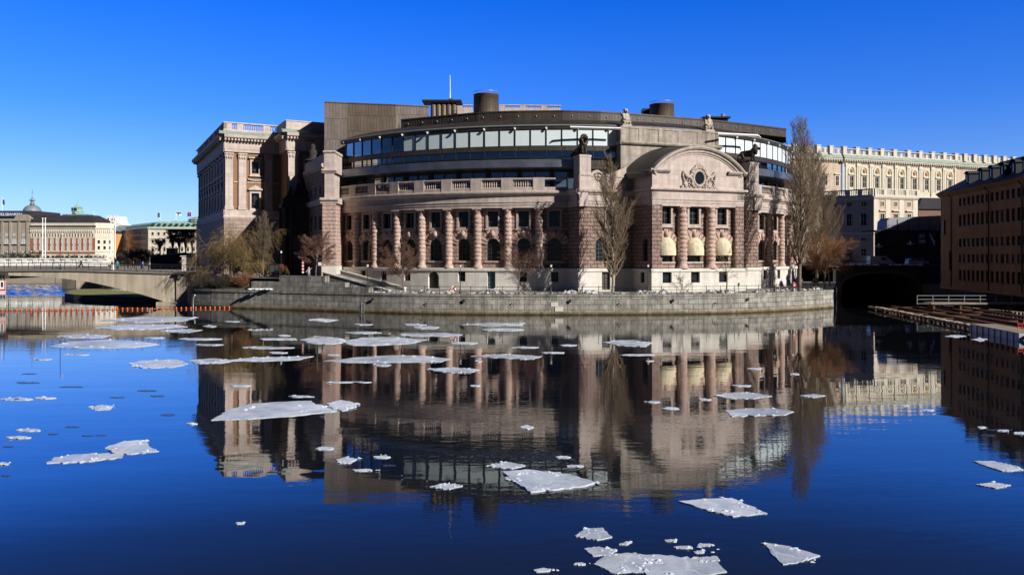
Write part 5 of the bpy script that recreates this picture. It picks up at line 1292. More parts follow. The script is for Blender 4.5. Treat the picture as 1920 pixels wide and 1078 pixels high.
# bank house with the roof letters
BO=(XX(57.5,300),300.); BK=empty('bank_building',(BO[0]-14,300,5.2),'grey stone building with blue roof lettering, leftmost on the far bank','building')
kx=lambda px: (px-57.5)*.2+34
fm_=frame((BO[0]-34,300),0)
b=MB(); wall(b,fm_,0,33.9,5,22.3,[],0,.3,8); b.build('wall',M['greystone'],BK)
b=MB(); mbox(b,fm_,0,33.9,21.6,22.4,-.3,.6)
K=10; c=kx(43); 
pts=[(c-3,22.4)]+[(c-3*math.cos(PI*k/K),22.4+1.7*math.sin(PI*k/K)) for k in range(K+1)]
b.face([fm_(s,z,.4) for s,z in pts]); 
for p,q in zip(pts,pts[1:]): b.face([fm_(p[0],p[1],.4),fm_(q[0],q[1],.4),fm_(q[0],q[1],-1.5),fm_(p[0],p[1],-1.5)])
for z in (12.6,): mbox(b,fm_,0,33.9,z,z+.3,-.1,.3)
for px in (5,20,36,52): mbox(b,fm_,kx(px)-.4,kx(px)+.4,9,21.6,-.1,.35)
b.build('stone_trim',M['greystone'],BK)
b=MB(); 
b.face([fm_(0,22.4,-.2),fm_(33.9,22.4,-.2),fm_(33.9,25.6,-3),fm_(0,25.6,-3)]); b.face([fm_(0,25.6,-3),fm_(33.9,25.6,-3),fm_(33.9,25.6,-20),fm_(0,25.6,-20)]); b.face([fm_(0,22.4,-.2),fm_(0,25.6,-3),fm_(0,25.6,-20),fm_(0,5,-20),fm_(0,5,-.2)]); b.face([fm_(33.9,22.4,-.2),fm_(33.9,25.6,-3),fm_(33.9,25.6,-20),fm_(33.9,5,-20),fm_(33.9,5,-.2)]); b.build('roof',M['darkroof'],BK)
b=MB(); mbox(b,fm_,kx(-35),kx(43),23.2,25.1,-.2,.0); b.build('sign_board',M['signblue'],BK)
text_part('HANDELSBANKEN',1.45,fm_(kx(41.5),23.6,.03),0,M['whiterender'],BK,'lettering',.04,'RIGHT')
for px in (-28,-14,0.5,12.6,27,44.5):
    s=kx(px); swin(fm_,s,15.9,17.2,1.15,BK,M['glassbright'],M['greystone']); 
    o=openw(s,1.7,12.9,15.0,True); b=MB(); N_=8
    b.face([fm_(o['a'],12.9,.05),fm_(o['b'],12.9,.05)]+[fm_(s+.85*math.cos(PI*k/N_),14.15+.85*math.sin(PI*k/N_),.05) for k in range(N_+1)],None,1); mbox(b,fm_,s-.05,s+.05,12.9,14.9,.051,.1); mbox(b,fm_,s-1.05,s+1.05,12.6,12.88,0,.3)
    b.build('arched_window',[M['greystone'],M['glassbright']],BK); swin(fm_,s,8.6,10.6,1.2,BK,M['glassbright'],M['greystone'])
# lead dome behind it
DO=(XX(60.5,330),330.); dz=lambda y: ZZ(y,330.)
dm=empty('lead_dome',(DO[0],DO[1],5),'grey ribbed lead dome with a lantern and cross, above the leftmost roof','dome')
r0=3.1; b=MB(); b.lathe((DO[0],DO[1],0),[(r0*1.15,5),(r0*1.15,dz(410)),(r0*1.22,dz(409.5)),(r0*1.22,dz(408.5)),(r0*1.05,dz(408)),(r0*1.05,dz(404))],16); b.build('drum',M['cream'],dm)
b=MB(); b.lathe((DO[0],DO[1],0),[(r0*1.12,dz(404))]+[(r0*1.05*math.cos(PI/2*k/8)**.8+.45,dz(403.5)+(dz(385)-dz(403.5))*math.sin(PI/2*k/8)) for k in range(8)],20); b.build('cupola',M['greylead'],dm)
b=MB(); b.lathe((DO[0],DO[1],0),[(.9,dz(386)),(.9,dz(383)),(1.2,dz(382.5)),(.7,dz(382)),(.6,dz(377)),(1.2,dz(376.5)),(1.1,dz(375)),(.5,dz(374)),(.1,dz(368)),(.06,dz(358))],12); b.build('lantern',M['greylead'],dm)
b=MB(); b.box((DO[0],DO[1],dz(362.5)),(.8,.12,.12)); b.box((DO[0],DO[1],dz(360)),(.12,.12,1.6)); b.build('cross',M['iron'],dm)
b=MB(); b.box((DO[0]+3.9,DO[1]-4,(dz(413)+dz(401))/2),(1.5,1.6,2.8)); b.build('chimney',M['darkroof'],dm)
# red brick and cream house
RO=(XX(57.5,300),300.); rf_=frame(RO,0); RWd=24.2
RB=empty('brick_and_cream_building',(RO[0]+12,300,5.2),'long red brick building with cream window bays and dark hipped roof, far bank','building')
rx=lambda px: (px-57.5)*.2
rs2=frame(rf_(RWd,0,0),R_(40))
b=MB(); wall(b,rf_,0,RWd,5,21,[],0,.3,8); b.build('wall',M['redbrick'],RB); b=MB(); wall(b,rs2,0,6.5,5,21,[],0,.3,8); b.build('end_wall',M['creamwhite'],RB)
b=MB()
for m,L in ((rf_,RWd),(rs2,6.5)):
    sweep(b,m,-.2,L+.1,[(0,18.3),(.2,18.3),(.3,18.6),(.6,18.9),(.6,19.1),(0,19.2)],1); mbox(b,m,0,L,15.2,18.3,0,.12); mbox(b,m,0,L,10.0,10.5,0,.25); mbox(b,m,0,L,5.2,9.2,0,.1); mbox(b,m,0,L,19.2,21.,-.3,.02); mbox(b,m,0,L,20.6,21,-.3,.05)
    n=int(L/1.8)
    for i in range(n+1): mbox(b,m,min(L-.5,i*1.8),min(L,i*1.8+.5),20.,20.6,-.3,.05)
    for i in range(int(L/.7)): mbox(b,m,i*.7,i*.7+.3,17.4,18.3,.1,.5)
b.build('cream_trim',M['creamwhite'],RB)
b=MB(); mbox(b,rf_,-.3,RWd+.2,19.25,19.9,-1.,.3); 
A=[rf_(-.2,21,.2),rf_(RWd,21,.2),rs2(6.5,21,.2),rs2(6.5,21,-8),rf_(0,21,-14)]; B=[rf_(1,23.9,-4),rf_(RWd-3.5,23.9,-4),rf_(RWd-2.,23.9,-5),rf_(RWd-2.,23.9,-7),rf_(1,23.9,-10)]
for i in range(5): b.face([A[i],A[(i+1)%5],B[(i+1)%5],B[i]])
b.face(B); b.build('roof',M['darkroof'],RB)
b=MB(); mbox(b,rf_,9,19,23.9,24.4,-9,-5); b.build('skylight',M['greylead'],RB)
cw=[rx(66.3+10.35*i) for i in range(11)]
for s in cw:
    b=MB(); mbox(b,rf_,s-.42,s+.42,10.5,15.2,0,.08); b.build('bay_panel',M['creamwhite'],RB)
    swin(rf_,s,13.1,14.8,.95,RB,M['glassbright'],M['creamwhite'],.08,False); swin(rf_,s,10.7,12.3,.9,RB,M['glassbright'],M['creamwhite'],.08,False)
for i in range(22): 
    s=.9+1.07*i; swin(rf_,s,15.7,16.9,.42,RB,M['glass'],M['creamwhite'],.12,False,'attic_window',.08)
for i in range(13): swin(rf_,1.2+1.8*i,6.2,8.6,1.,RB,M['glass'],M['creamwhite'],.1,False,'shop_window',.1)
for i in range(3):
    for z in (11,13.2,15.8): swin(rs2,1.2+2*i,z,z+1.2,.8,RB,M['glass'],M['creamwhite'],.0,False)
# green copper turret
GO=(XX(146,345),345.); gz=lambda y: ZZ(y,345.)
tu=empty('copper_turret',(GO[0],GO[1],5),'pale green copper turret with a pointed cap rising behind the dark hipped roof','turret')
b=MB(); b.lathe((GO[0],GO[1],0),[(3.4,5),(3.4,gz(412)),(3.1,gz(411)),(2.5,gz(402)),(2.3,gz(398))],8,smooth=False); b.build('base',M['copperlight'],tu)
b=MB(); b.lathe((GO[0],GO[1],0),[(2.5,gz(398)),(1.9,gz(396)),(1.75,gz(391)),(2.1,gz(390.5)),(1.5,gz(388)),(.5,gz(384)),(.12,gz(381)),(.06,gz(374))],8,smooth=False); b.build('cap',M['copperlight'],tu)
b=MB(); b.box((GO[0]-1.8,GO[1]-1.2,gz(393)),(.5,.5,1.6)); b.box((GO[0]+.2,GO[1]-1.9,gz(393)),(.6,.4,1.3)); b.box((GO[0],GO[1]-2.6,gz(404)),(.8,.8,1.4)); b.build('louvre',M['darkroof'],tu)
b=MB(); b.lathe((GO[0]-3,GO[1]-3,0),[(2.6,5),(2.4,gz(412)),(1.9,gz(408)),(.8,gz(404)),(.2,gz(402))],12); b.build('side_cap',M['greylead'],tu)
# orange house
og=empty('orange_house',(XX(199,320),320,5),'narrow bright orange house at the end of the brick building','house')
f_,r_,k_,l_=shell(og,(XX(193,318),318),R_(4),3.6,10,5,ZZ(437,318),M['orange'],()); hiproof(og,f_,3.6,10,ZZ(437,318),ZZ(432,318),.3,1.2,M['darkroof'])
for z in (7.5,10.2,12.9,15.2): 
    for s in (.9,2.6): swin(f_,s,z,z+1.2,.7,og,M['glass'],M['creamwhite'],0,False)
# white-topped house with a stepped gable
wg=empty('white_gabled_house',(XX(210,340),340,5),'white plastered house with a stepped crown and sloping grey glass roof','house')
wz=lambda y: ZZ(y,340.); wm_=frame((XX(190,340),340.),0); wq=lambda px:(px-190)*340/F
b=MB(); pts=[(0,5),(wq(250),5),(wq(250),wz(424)),(wq(228),wz(421)),(wq(222),wz(418)),(wq(219),wz(412)),(wq(219),wz(405.5)),(wq(200),wz(405.5)),(wq(199),wz(411)),(wq(196),wz(418)),(wq(192),wz(424)),(0,wz(430))]
b.face([wm_(s,z,0) for s,z in pts],pts); b.face([wm_(s,z,-9) for s,z in pts],pts)
for p,q in zip(pts,pts[1:]): b.face([wm_(p[0],p[1],0),wm_(q[0],q[1],0),wm_(q[0],q[1],-9),wm_(p[0],p[1],-9)])
b.build('wall',M['whiterender'],wg); b=MB()
for px in (200.5,206,213,218.5): mbox(b,wm_,wq(px)-.25,wq(px)+.25,wz(405.5),wz(404),-.5,.1)
b.build('crown',M['whiterender'],wg)
b=MB(); b.face([wm_(wq(224),wz(423),.3),wm_(wq(252),wz(423),.3),wm_(wq(246),wz(434),5),wm_(wq(210),wz(437),5)]); b.build('glass_roof',M['greylead'],wg)
for px,py in ((203,410),(210,410),(216,410),(206,425),(214,425)): swin(wm_,wq(px),wz(py+3),wz(py-1),.7,wg,M['glass'],M['whiterender'],0,False)
# hotel with the green roof
HO2=(XX(278,300),300.); hp=frame(HO2,R_(8)); HWd=22.; GH=empty('green_roofed_hotel',(HO2[0]+9,300,5),'pale cream corner hotel with a light green copper roof and flags','hotel')
hlv=Vector((-.62,.785,0)); hln=Vector((-.785,-.62,0)); hl=lambda s,z,d: Vector((HO2[0],HO2[1],0))+hlv*s+hln*d+Vector((0,0,z))
hz2=lambda y: ZZ(y,300.)
opsf=[]; 
b=MB(); wall(b,hp,0,HWd,5,hz2(428),[],0,.3,8); wall(b,hl,0,40,5,hz2(428),[],0,.3,8); b.build('wall',M['creamwhite'],GH)
b=MB()
for m,L in ((hp,HWd),(hl,40)):
    mbox(b,m,-.2,L,hz2(429),hz2(427.3),-.2,.5); mbox(b,m,-.05,L,hz2(447.5),hz2(447),0,.3); mbox(b,m,-.05,L,hz2(465),hz2(464.4),0,.25)
mbox(b,hp,.0,.7,5,18.6,0,.15)
b.build('string_course',M['creamwhite'],GH)
zr0,zr1=hz2(427.3),hz2(415)
b=MB(); b.face([hp(-.4,zr0,.5),hp(HWd,zr0,.5),hp(HWd,zr1,-3.5),hp(3,zr1,-3.5)],[(0,0),(HWd,0),(HWd,4),(3,4)]); b.face([hl(-.4,zr0,.5),hl(40,zr0,.5),hl(40,zr1,-3.5),hp(3,zr1,-3.5)],[(0,0),(40,0),(40,4),(3,4)]); b.face([hp(3,zr1,-3.5),hp(HWd,zr1,-3.5),hp(HWd,zr1+.6,-20),hl(40,zr1,-3.5)]); b.build('roof',M['copperlight'],GH)
b=MB(); mbox(b,hp,7,HWd,zr1,hz2(413.4),-9,-4); b.build('roof_storey',M['copperlight'],GH)
cq=hp(15.8,0,-5); b=MB(); b.lathe((cq.x,cq.y,0),[(2.6,zr1),(2.6,hz2(411.5)),(3.,hz2(411)),(2.3,hz2(408.5)),(.9,hz2(406)),(.15,hz2(405))],10,smooth=False); b.build('cupola',M['copper'],GH)
for i in range(9):
    s=1.6+2.1*i; b=MB(); mbox(b,hp,s-.4,s+.4,zr0+.8,zr0+1.7,-2,.1); b.build('dormer',M['darkroof'],GH)
    for z0,z1,w_ in ((16.3,17.4,.75),(13.4,14.6,.75),(10.3,12,.8),(7.2,9.2,.9)): swin(hp,s,z0,z1,w_,GH,M['glass'],M['creamwhite'],0,False)
for i in range(15):
    s=1.5+2.5*i
    b=MB(); mbox(b,hl,s-.3,s+.3,zr0+.7,zr0+1.35,-2.2,-.5); b.build('dormer',M['darkroof'],GH)
rest2=MB()
for i in range(15):
    for z0,z1 in ((16.3,17.4),(13.4,14.6),(10.3,12),(7.2,9.2)): mbox(rest2,hl,1.2+2.5*i,1.75+2.5*i,z0,z1,-.05,.04)
tag(rest2.build('window_rest',M['glass'],GH),kind='stuff')
# grey block in the shade between
gb=empty('grey_side_house',(XX(240,315),330,5),'dark shaded grey house between the poles and the hotel','house')
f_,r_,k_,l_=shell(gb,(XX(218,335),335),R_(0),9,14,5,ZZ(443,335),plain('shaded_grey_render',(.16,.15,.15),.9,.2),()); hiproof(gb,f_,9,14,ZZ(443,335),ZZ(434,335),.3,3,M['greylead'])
for i in range(4):
    for z in (8,11,14): swin(f_,1.2+2.2*i,z,z+1.4,.8,gb,M['glass'],M['frame'],0,False)
# flags
def flagpole(px,ytop,ybot,Y,label,flagcol=None,w=1.6,h=1.1,r=.06,dr=-1,group=None,name='flagpole'):
    x=XX(px,Y); z0,z1=ZZ(ybot,Y),ZZ(ytop,Y); rt=empty(name,(x,Y,z0),label,'flagpole' if flagcol else 'pole',group)
    b=MB(); b.tube([(x,Y,z0),(x,Y,(z0+z1)/2),(x,Y,z1)],[r,r*.9,r*.6],8); b.ball((x,Y,z1+r),r*1.6,8,5); b.build('pole',M['white'],rt)
    b=MB(); b.lathe((x,Y,z0),[(r*2.4,-.05),(r*2.4,.2),(r*1.2,.4),(r*1.1,.5)],8); b.build('base',M['rim'],rt)
    if flagcol:
        b=MB(); n=8
        for i in range(n):
            f0=lambda t,u:(x+dr*t*w,Y+.25*math.sin(t*7),z1-.15-u*h-.35*t*h-.12*math.sin(t*6))
            for j in range(len(flagcol)):
                u0,u1=j/len(flagcol),(j+1)/len(flagcol); b.face([f0(i/n,u0),f0((i+1)/n,u0),f0((i+1)/n,u1),f0(i/n,u1)],None,j,True)
        b.build('flag',[M[c] for c in flagcol],rt)
    return rt
M['flagblue']=plain('blue_bunting',(.03,.06,.25),.8,.1); M['flagred']=plain('red_bunting',(.4,.03,.04),.8,.1); M['flagdark']=plain('dark_bunting',(.05,.06,.07),.8,.2)
flagpole(4,372,412,310,'tall white pole with a limp dark flag at the far left edge',['flagdark'],.9,2.,.14,1)
for px,lab in ((80,'left one of two tall white poles before the brick building'),(85,'right one of two tall white poles before the brick building'),(208,'left one of two white poles before the white gabled house'),(216,'right one of two white poles before the white gabled house')):
    flagpole(px,411,485,255,lab,None,r=.17,group='white poles on the far bank',name='bare_flagpole')
flagpole(300,397,414,312,'slanting dark flag on the green hotel roof, leftmost of three',['flagdark'],1.,1.8,.08,-1,'flags on the hotel roof')
flagpole(330,397,414,312,'blue and white flag flying on the green hotel roof, middle of three',['flagblue','whiterender'],2.,1.1,.08,1,'flags on the hotel roof')
flagpole(359,396,407,306,'red and blue flag flying on the hotel cupola',['flagred','flagblue'],1.6,1.6,.08,-1,'flags on the hotel roof')
flagpole(176,395,415,320,'thin bare white mast on the brick building roof',None,r=.06,name='roof_mast')
# dark retaining wall with kiosk, pale stone stair beside it
Yk=205.; dw=empty('retaining_wall',(XX(318,Yk),Yk,5),'black shaded retaining wall rising to the right behind the footbridge','wall')
m_=frame((XX(282,Yk),Yk),R_(3)); L=XX(346,Yk)-XX(282,Yk); pts=[(0,5),(L,5),(L,ZZ(474,Yk)),(0,ZZ(481,Yk))]
b=MB(); b.face([m_(s,z,0) for s,z in pts],pts); b.face([m_(s,z,-8) for s,z in pts],pts)
for i in range(4): p,q=pts[i],pts[(i+1)%4]; b.face([m_(p[0],p[1],0),m_(q[0],q[1],0),m_(q[0],q[1],-8),m_(p[0],p[1],-8)])
b.build('wall',M['oldstone'],dw)
b=MB(); p0,p1=m_(0,ZZ(481,Yk),.1),m_(L,ZZ(474,Yk),.1); b.tube([p0,p1],.15,4,smooth=False); b.build('coping',M['pinktrim'],dw)
ks=empty('red_kiosk',P(323,472,Yk+3),'small red kiosk under the clipped trees','kiosk')
q=P(323,472,Yk+3); b=MB(); b.box((q.x,q.y,q.z-.2),(2.2,2,1.9)); b.build('wall',plain('brick_red_paint',(.35,.10,.04),.8,.2),ks); b=MB(); b.box((q.x,q.y,q.z+.85),(2.6,2.4,.2)); b.build('roof',M['darkroof'],ks); b=MB(); b.box((q.x-.3,q.y-1.01,q.z-.1),(.9,.06,1.)); b.build('hatch',M['glass'],ks)
Ys=165.; sq=frame((XX(341,Ys),Ys),R_(10)); st=empty('stone_stairway',(XX(358,Ys),Ys,5),'sunlit pale stone stairway wall behind the willow and the abutment','stairway')
b=MB(); W_=XX(378,Ys)-XX(341,Ys); pts=[(0,4.5),(W_,4.5),(W_,ZZ(507,Ys)),(W_*.55,ZZ(489,Ys)),(W_*.2,ZZ(482,Ys)),(0,ZZ(481,Ys))]
b.face([sq(s,z,0) for s,z in pts],pts); b.face([sq(s,z,-4) for s,z in pts],pts)
for p,q in zip(pts,pts[1:]): b.face([sq(p[0],p[1],0),sq(q[0],q[1],0),sq(q[0],q[1],-4),sq(p[0],p[1],-4)])
b.build('wall',M['plinth'],st); b=MB(); mbox(b,sq,-.3,W_*.25,ZZ(481,Ys),ZZ(479.5,Ys),-4,.2); b.build('coping',M['plinth'],st)
sf=railing('stair_railing','grey railing panel in front of the pale stairway',lambda s,z,d: Vector((XX(346,150),150,z))+Vector((.98,.1,0))*s+Vector((0,d,0)),0,3.2,4.95,1.05,1.5,M['rim'],(.5,))

# choppy water running under the footbridge
b=MB(); rr=random.Random(6); NX,NY=150,150; wvs=[(rr.uniform(.9,3.2),rr.gauss(-1.2,.7),rr.uniform(0,6.3),rr.uniform(.25,1.)) for _ in range(26)]
def hgt(x,y):
    h=0
    for k,a,p,w_ in wvs: h+=w_*.034*math.sin(k*(x*math.cos(a)+y*math.sin(a))+p)
    return h
xs=[-165+i*118/NX for i in range(NX+1)]; ys=[166+j*83.5/NY for j in range(NY+1)]
G_=[[(x,y,.03+hgt(x,y)*min(1,(y-166)/8,(x+165)/6,(-47-x)/6)) for x in xs] for y in ys]
n0=0; b.v=[p for row in G_ for p in row]
for j in range(NY):
    for i in range(NX): k=j*(NX+1)+i; b.f.append((k,k+1,k+NX+2,k+NX+1)); b.uv+=[(0,0)]*4; b.mi.append(0); b.sm.append(True)
tag(b.build('choppy_water',M['water']),kind='structure')
# ------------------------------------------------------------------ bare winter trees
def rotv(d,ang,az):
    a=d.orthogonal().normalized(); b=d.cross(a); return (d*math.cos(ang)+(a*math.cos(az)+b*math.sin(az))*math.sin(ang)).normalized()
def grow(mbs,p,d,L,r,lev,S,rng):
    ns=S['seg'][lev]; pts=[p.copy()]; rad=[r]; dd=d.copy(); q=p.copy(); tp=S['taper'][lev]
    for i in range(ns):
        dd=(dd+Vector((rng.gauss(0,1),rng.gauss(0,1),rng.gauss(0,1)))*S['gnarl'][lev]+Vector((0,0,1))*S['up'][lev]).normalized()
        q=q+dd*(L/ns); pts.append(q.copy()); rad.append(max(S['rmin'],r*(1-(1-tp)*(i+1)/ns)))
    mbs[0 if lev==0 else 1].tube(pts,rad,(8,5,4,3,3)[lev],cap=False)
    if lev+1>=len(S['n'])+1 or lev>=S['lv']: return
    n=S['n'][lev]
    for k in range(n):
        t=S['st'][lev]+(1-S['st'][lev])*((k+rng.random())/n)
        x=t*ns; i=min(ns-1,int(x)); pp=pts[i].lerp(pts[i+1],x-i); dr=(pts[i+1]-pts[i]).normalized(); rr=rad[i]+(rad[i+1]-rad[i])*(x-i)
        prof=S['prof'](t) if lev==0 else (1.15-.6*t)
        nd=rotv(dr,S['ang'][lev]*(1+rng.uniform(-.3,.3)),rng.uniform(0,2*PI) if lev else (k*2.4+rng.uniform(-.5,.5)))
        grow(mbs,pp,nd,S['len'][lev]*(L if lev else S['H'])*prof*rng.uniform(.75,1.2),max(S['rmin'],min(rr*.7,S['rr'][lev]*rr)),lev+1,S,rng)
M['bark']=plain('grey_brown_bark',(.17,.135,.10),.9,.3,3,.01)
M['twig']=plain('olive_brown_twigs',(.215,.16,.105),.9,.3,1.,)
M['twiggrey']=plain('grey_olive_twigs',(.165,.13,.09),.9,.3,1.)
M['twigred']=plain('red_brown_twigs',(.165,.09,.065),.9,.3,1.)
M['twigrust']=plain('rust_brown_twigs',(.25,.125,.06),.9,.3,1.)
M['twigyel']=plain('yellow_willow_twigs',(.21,.145,.06),.9,.35,.7)
M['twigdark']=plain('dark_brown_twigs',(.06,.048,.036),.95,.3,1.)
M['barkpale']=plain('pale_bark',(.36,.31,.25),.9,.25,3,.01)
def tree(name,label,base,H,S,seed,bark='bark',twig='twig',group=None,lean=(0,0),r0=None,extra=()):
    rng=random.Random(seed); t,c=MB(),MB(); S=dict(S); S['H']=H; rt=empty(name,base,label,'tree',group)
    d=Vector((lean[0],lean[1],1)).normalized(); r=r0 or H*.013
    grow((t,c),Vector(base)-Vector((0,0,.15)),d,H*S['tr'],r,0,S,rng)
    for (dx,dy,lx,ly,h) in extra: grow((t,c),Vector(base)+Vector((dx,dy,-.15)),Vector((lx,ly,1)).normalized(),h*S['tr'],r*.8,0,S,rng)
    t.build('trunk',M[bark],rt); c.build('crown',M[twig],rt); return rt
POP=dict(tr=.95,seg=(10,6,4,3),taper=(.1,.2,.3,.5),gnarl=(.025,.07,.1,.15),up=(.02,.10,.10,.06),n=(72,13,8),st=(.13,.12,.1),ang=(.62,.45,.5),len=(.26,.42,.5),rr=(.55,.5,.6),rmin=.012,lv=3,prof=lambda t:.22+1.15*min(1,(t-.05)*5)*(1-t)**.9)
SLIM=dict(POP,n=(68,13,8),len=(.19,.42,.5),ang=(.5,.4,.45),prof=lambda t:.5+.9*math.sin(PI*min(1,t*.95))*(1-.3*t))
FAST=dict(POP,n=(46,12,8),st=(.28,.1,.1),len=(.34,.42,.5),ang=(.45,.4,.45),prof=lambda t:.55+.7*(1-t),tr=.85,rmin=.010)
ROUND=dict(tr=.6,seg=(6,6,4,3),taper=(.35,.2,.3,.5),gnarl=(.06,.11,.15,.2),up=(.03,.03,.02,.0),n=(16,14,12),st=(.42,.2,.1),ang=(.95,.6,.6),len=(.46,.48,.5),rr=(.6,.5,.6),rmin=.013,lv=3,prof=lambda t:1.1-.35*t)
SPARSE=dict(ROUND,n=(13,10,8),rmin=.011,len=(.42,.46,.5))
WILL=dict(tr=.5,seg=(6,8,9,7),taper=(.5,.25,.3,.6),gnarl=(.1,.14,.09,.05),up=(.02,.0,-.13,-.25),n=(10,16,9),st=(.35,.15,.15),ang=(.75,.7,.7),len=(.48,.5,.75),rr=(.55,.4,.6),rmin=.012,lv=3,prof=lambda t:1.)
SAP=dict(ROUND,n=(8,4),seg=(5,4,3),taper=(.3,.3,.5),st=(.35,.2),ang=(.6,.5),len=(.4,.5),lv=2,rmin=.012)
def bp_(px,Y,z=ZQ-.02): return (XX(px,Y),Y,z)
tree('poplar_tree','tall bare poplar with a spindle crown, before the left side of the gabled pavilion',bp_(1149,119.4),21.0,dict(POP,n=(70,12,7),st=(.09,.12,.1),len=(.29,.41,.5),ang=(.56,.43,.5),rmin=.0115),5,'barkpale','twig',None,(.06,0))
tree('poplar_tree','tallest bare poplar, slim, at the right end of the round building',bp_(1499,127.5),26.4,SLIM,8,'bark','twig',None,(.01,0))
tree('poplar_tree','slim bare poplar behind the tallest one, between it and the rust brown tree',bp_(1532,139),24.0,SLIM,12,'bark','twig',None,(.01,0))
tree('bare_tree','tall olive brown bare tree behind the rust brown tree, right of the slim poplars',bp_(1556,147),16.5,dict(SLIM,n=(46,12,8),st=(.25,.1,.1),len=(.28,.42,.5)),17,'bark','twig',None,(-.02,0))
tree('bare_tree','broad rust brown tree at the right corner of the island',bp_(1546,135),11.4,dict(ROUND,n=(21,18,13),tr=.5,ang=(.95,.6,.6),len=(.50,.5,.5)),21,'bark','twigrust',None,(.05,0))
tree('bare_tree','sparse bare tree throwing its shadow on the plinth, right of the blue grey door',bp_(971,118.6),8.6,SPARSE,31,'bark','twigred')
tree('bare_tree','reddish twigged bare tree in front of the left columns',bp_(757,121.5),8.6,dict(ROUND,n=(17,15,12)),44,'bark','twigred')
tree('bare_tree','reddish twigged bare tree beside the sunlit corner pier',bp_(592,127.2,4.9),8.4,dict(ROUND,n=(17,15,12)),57,'bark','twigred',None,(-.06,0))
tree('bare_tree','upright vase shaped bare tree right of the willow',bp_(494,134,4.9),10.6,FAST,63,'bark','twiggrey',None,(-.03,0))
tree('willow_tree','yellow twigged weeping willow leaning over the quay by the footbridge',bp_(436,135.3,3.9),12.2,WILL,71,'bark','twigyel',None,(-.12,-.06),.24,((1.4,.4,.12,0,10.2),(-1.8,.8,-.2,0,9.)))
tree('sapling','small bare sapling before the first awning window',bp_(1281,118.6),4.2,SAP,80,'bark','twigdark')
tree('bare_tree','thin leaning bare tree before the third awning window',bp_(1361,119),8.9,dict(SPARSE,n=(8,6,5),len=(.34,.45,.5)),86,'bark','twig',None,(.12,0))
tree('sapling','thin bare sapling before the right wing beside a lamp post',bp_(1447,123),4.6,SAP,91,'bark','twigdark')
# shrubs on the bank
def shrub(label,base,w,h,n,seed,twig,name='bush'):
    rng=random.Random(seed); b=MB(); rt=empty(name,base,label,'bush')
    for i in range(n):
        a=rng.uniform(0,2*PI); e=rng.uniform(.1,1.1); d=Vector((math.cos(a)*math.sin(e),math.sin(a)*math.sin(e)*.7,math.cos(e))); p=Vector(base)+Vector((rng.uniform(-w,w)*.35,rng.uniform(-w,w)*.25,-.1)); L=h*rng.uniform(.6,1.1)
        pts=[p]; 
        for k in range(4): d=(d+Vector((rng.gauss(0,.2),rng.gauss(0,.2),rng.gauss(.02,.15)))).normalized(); pts.append(pts[-1]+d*L/4)
        b.tube(pts,[.022,.018,.014,.01,.008],3,cap=False)
        for k in range(5):
            q=pts[rng.randint(1,4)]; dd=rotv(d,rng.uniform(.4,1),rng.uniform(0,6.3)); b.tube([q,q+dd*L*.2,q+dd*L*.36+Vector((0,0,.05))],[.012,.01,.008],3,cap=False)
    b.build('branches',M[twig],rt); s=MB(); 
    for i in range(6): s.tube([Vector(base)+Vector((rng.uniform(-.4,.4),rng.uniform(-.3,.3),-.2)),Vector(base)+Vector((rng.uniform(-.7,.7),rng.uniform(-.5,.5),h*.4))],[.05,.025],5)
    s.build('stems',M['bark'],rt); return rt
shrub('rust red twiggy bush on the bank below the willow',(XX(458,131),131.4,3.6),2.2,2.0,330,3,'twigrust')
shrub('dark twiggy bush on the bank left of the rust red bush',(XX(415,133),133,3.3),2.1,1.9,260,4,'twigdark')
shrub('dark low bush at the foot of the willow nearest the footbridge',(XX(383,134.5),134.6,3.2),2.0,1.9,240,6,'twigdark')
q=WP(200,541,1.2); shrub('dark twiggy bush on the grass islet under the footbridge',(q.x,q.y+1,1.2),2.6,1.5,200,9,'twigdark')
# trees on the far bank
FAR=dict(ROUND,n=(11,9,6),rmin=.03,seg=(4,4,3,2),tr=.5)
protos=[]
rr=random.Random(77)
fl=['far','']
def farproto(seed,twig): 
    rng=random.Random(seed); t,c=MB(),MB(); S=dict(FAR); S['H']=7.; grow((t,c),Vector((0,0,0)),Vector((0,0,1)),7*S['tr'],.14,0,S,rng); return t,c,twig
pm_=[]
for i,(px,Y,sc_) in enumerate([(12,262,.85),(28,268,1.),(44,262,.8),(60,266,1.),(100,268,.75),(118,263,.8),(136,266,.75),(170,268,.8),(186,263,.75),(240,230,1.),(252,222,1.05),(265,216,1.1),(279,211,1.0),(294,207,.95),(228,240,.95)]):
    big=i>=9; lab='dark bare tree in the thicket behind the right end of the footbridge' if big else 'bare street tree before the stone and brick fronts on the far bank'
    rt=empty('bare_tree',(XX(px,Y),Y,5.),lab,'tree','bare trees of the thicket behind the footbridge' if big else 'bare street trees on the far bank',rr.uniform(0,6))
    if len(pm_)<3:
        t,c,tw=farproto(100+i,'twigdark'); to=t.build('trunk',M['twigdark']); c_=c.build('crown',M['twigdark']); to.parent=rt; c_.parent=rt; pm_.append((to,c_))
    else:
        for src in pm_[i%3]: o=src.copy(); COL.objects.link(o); o.parent=rt
    rt.scale=(sc_*1.15,sc_*1.15,sc_)
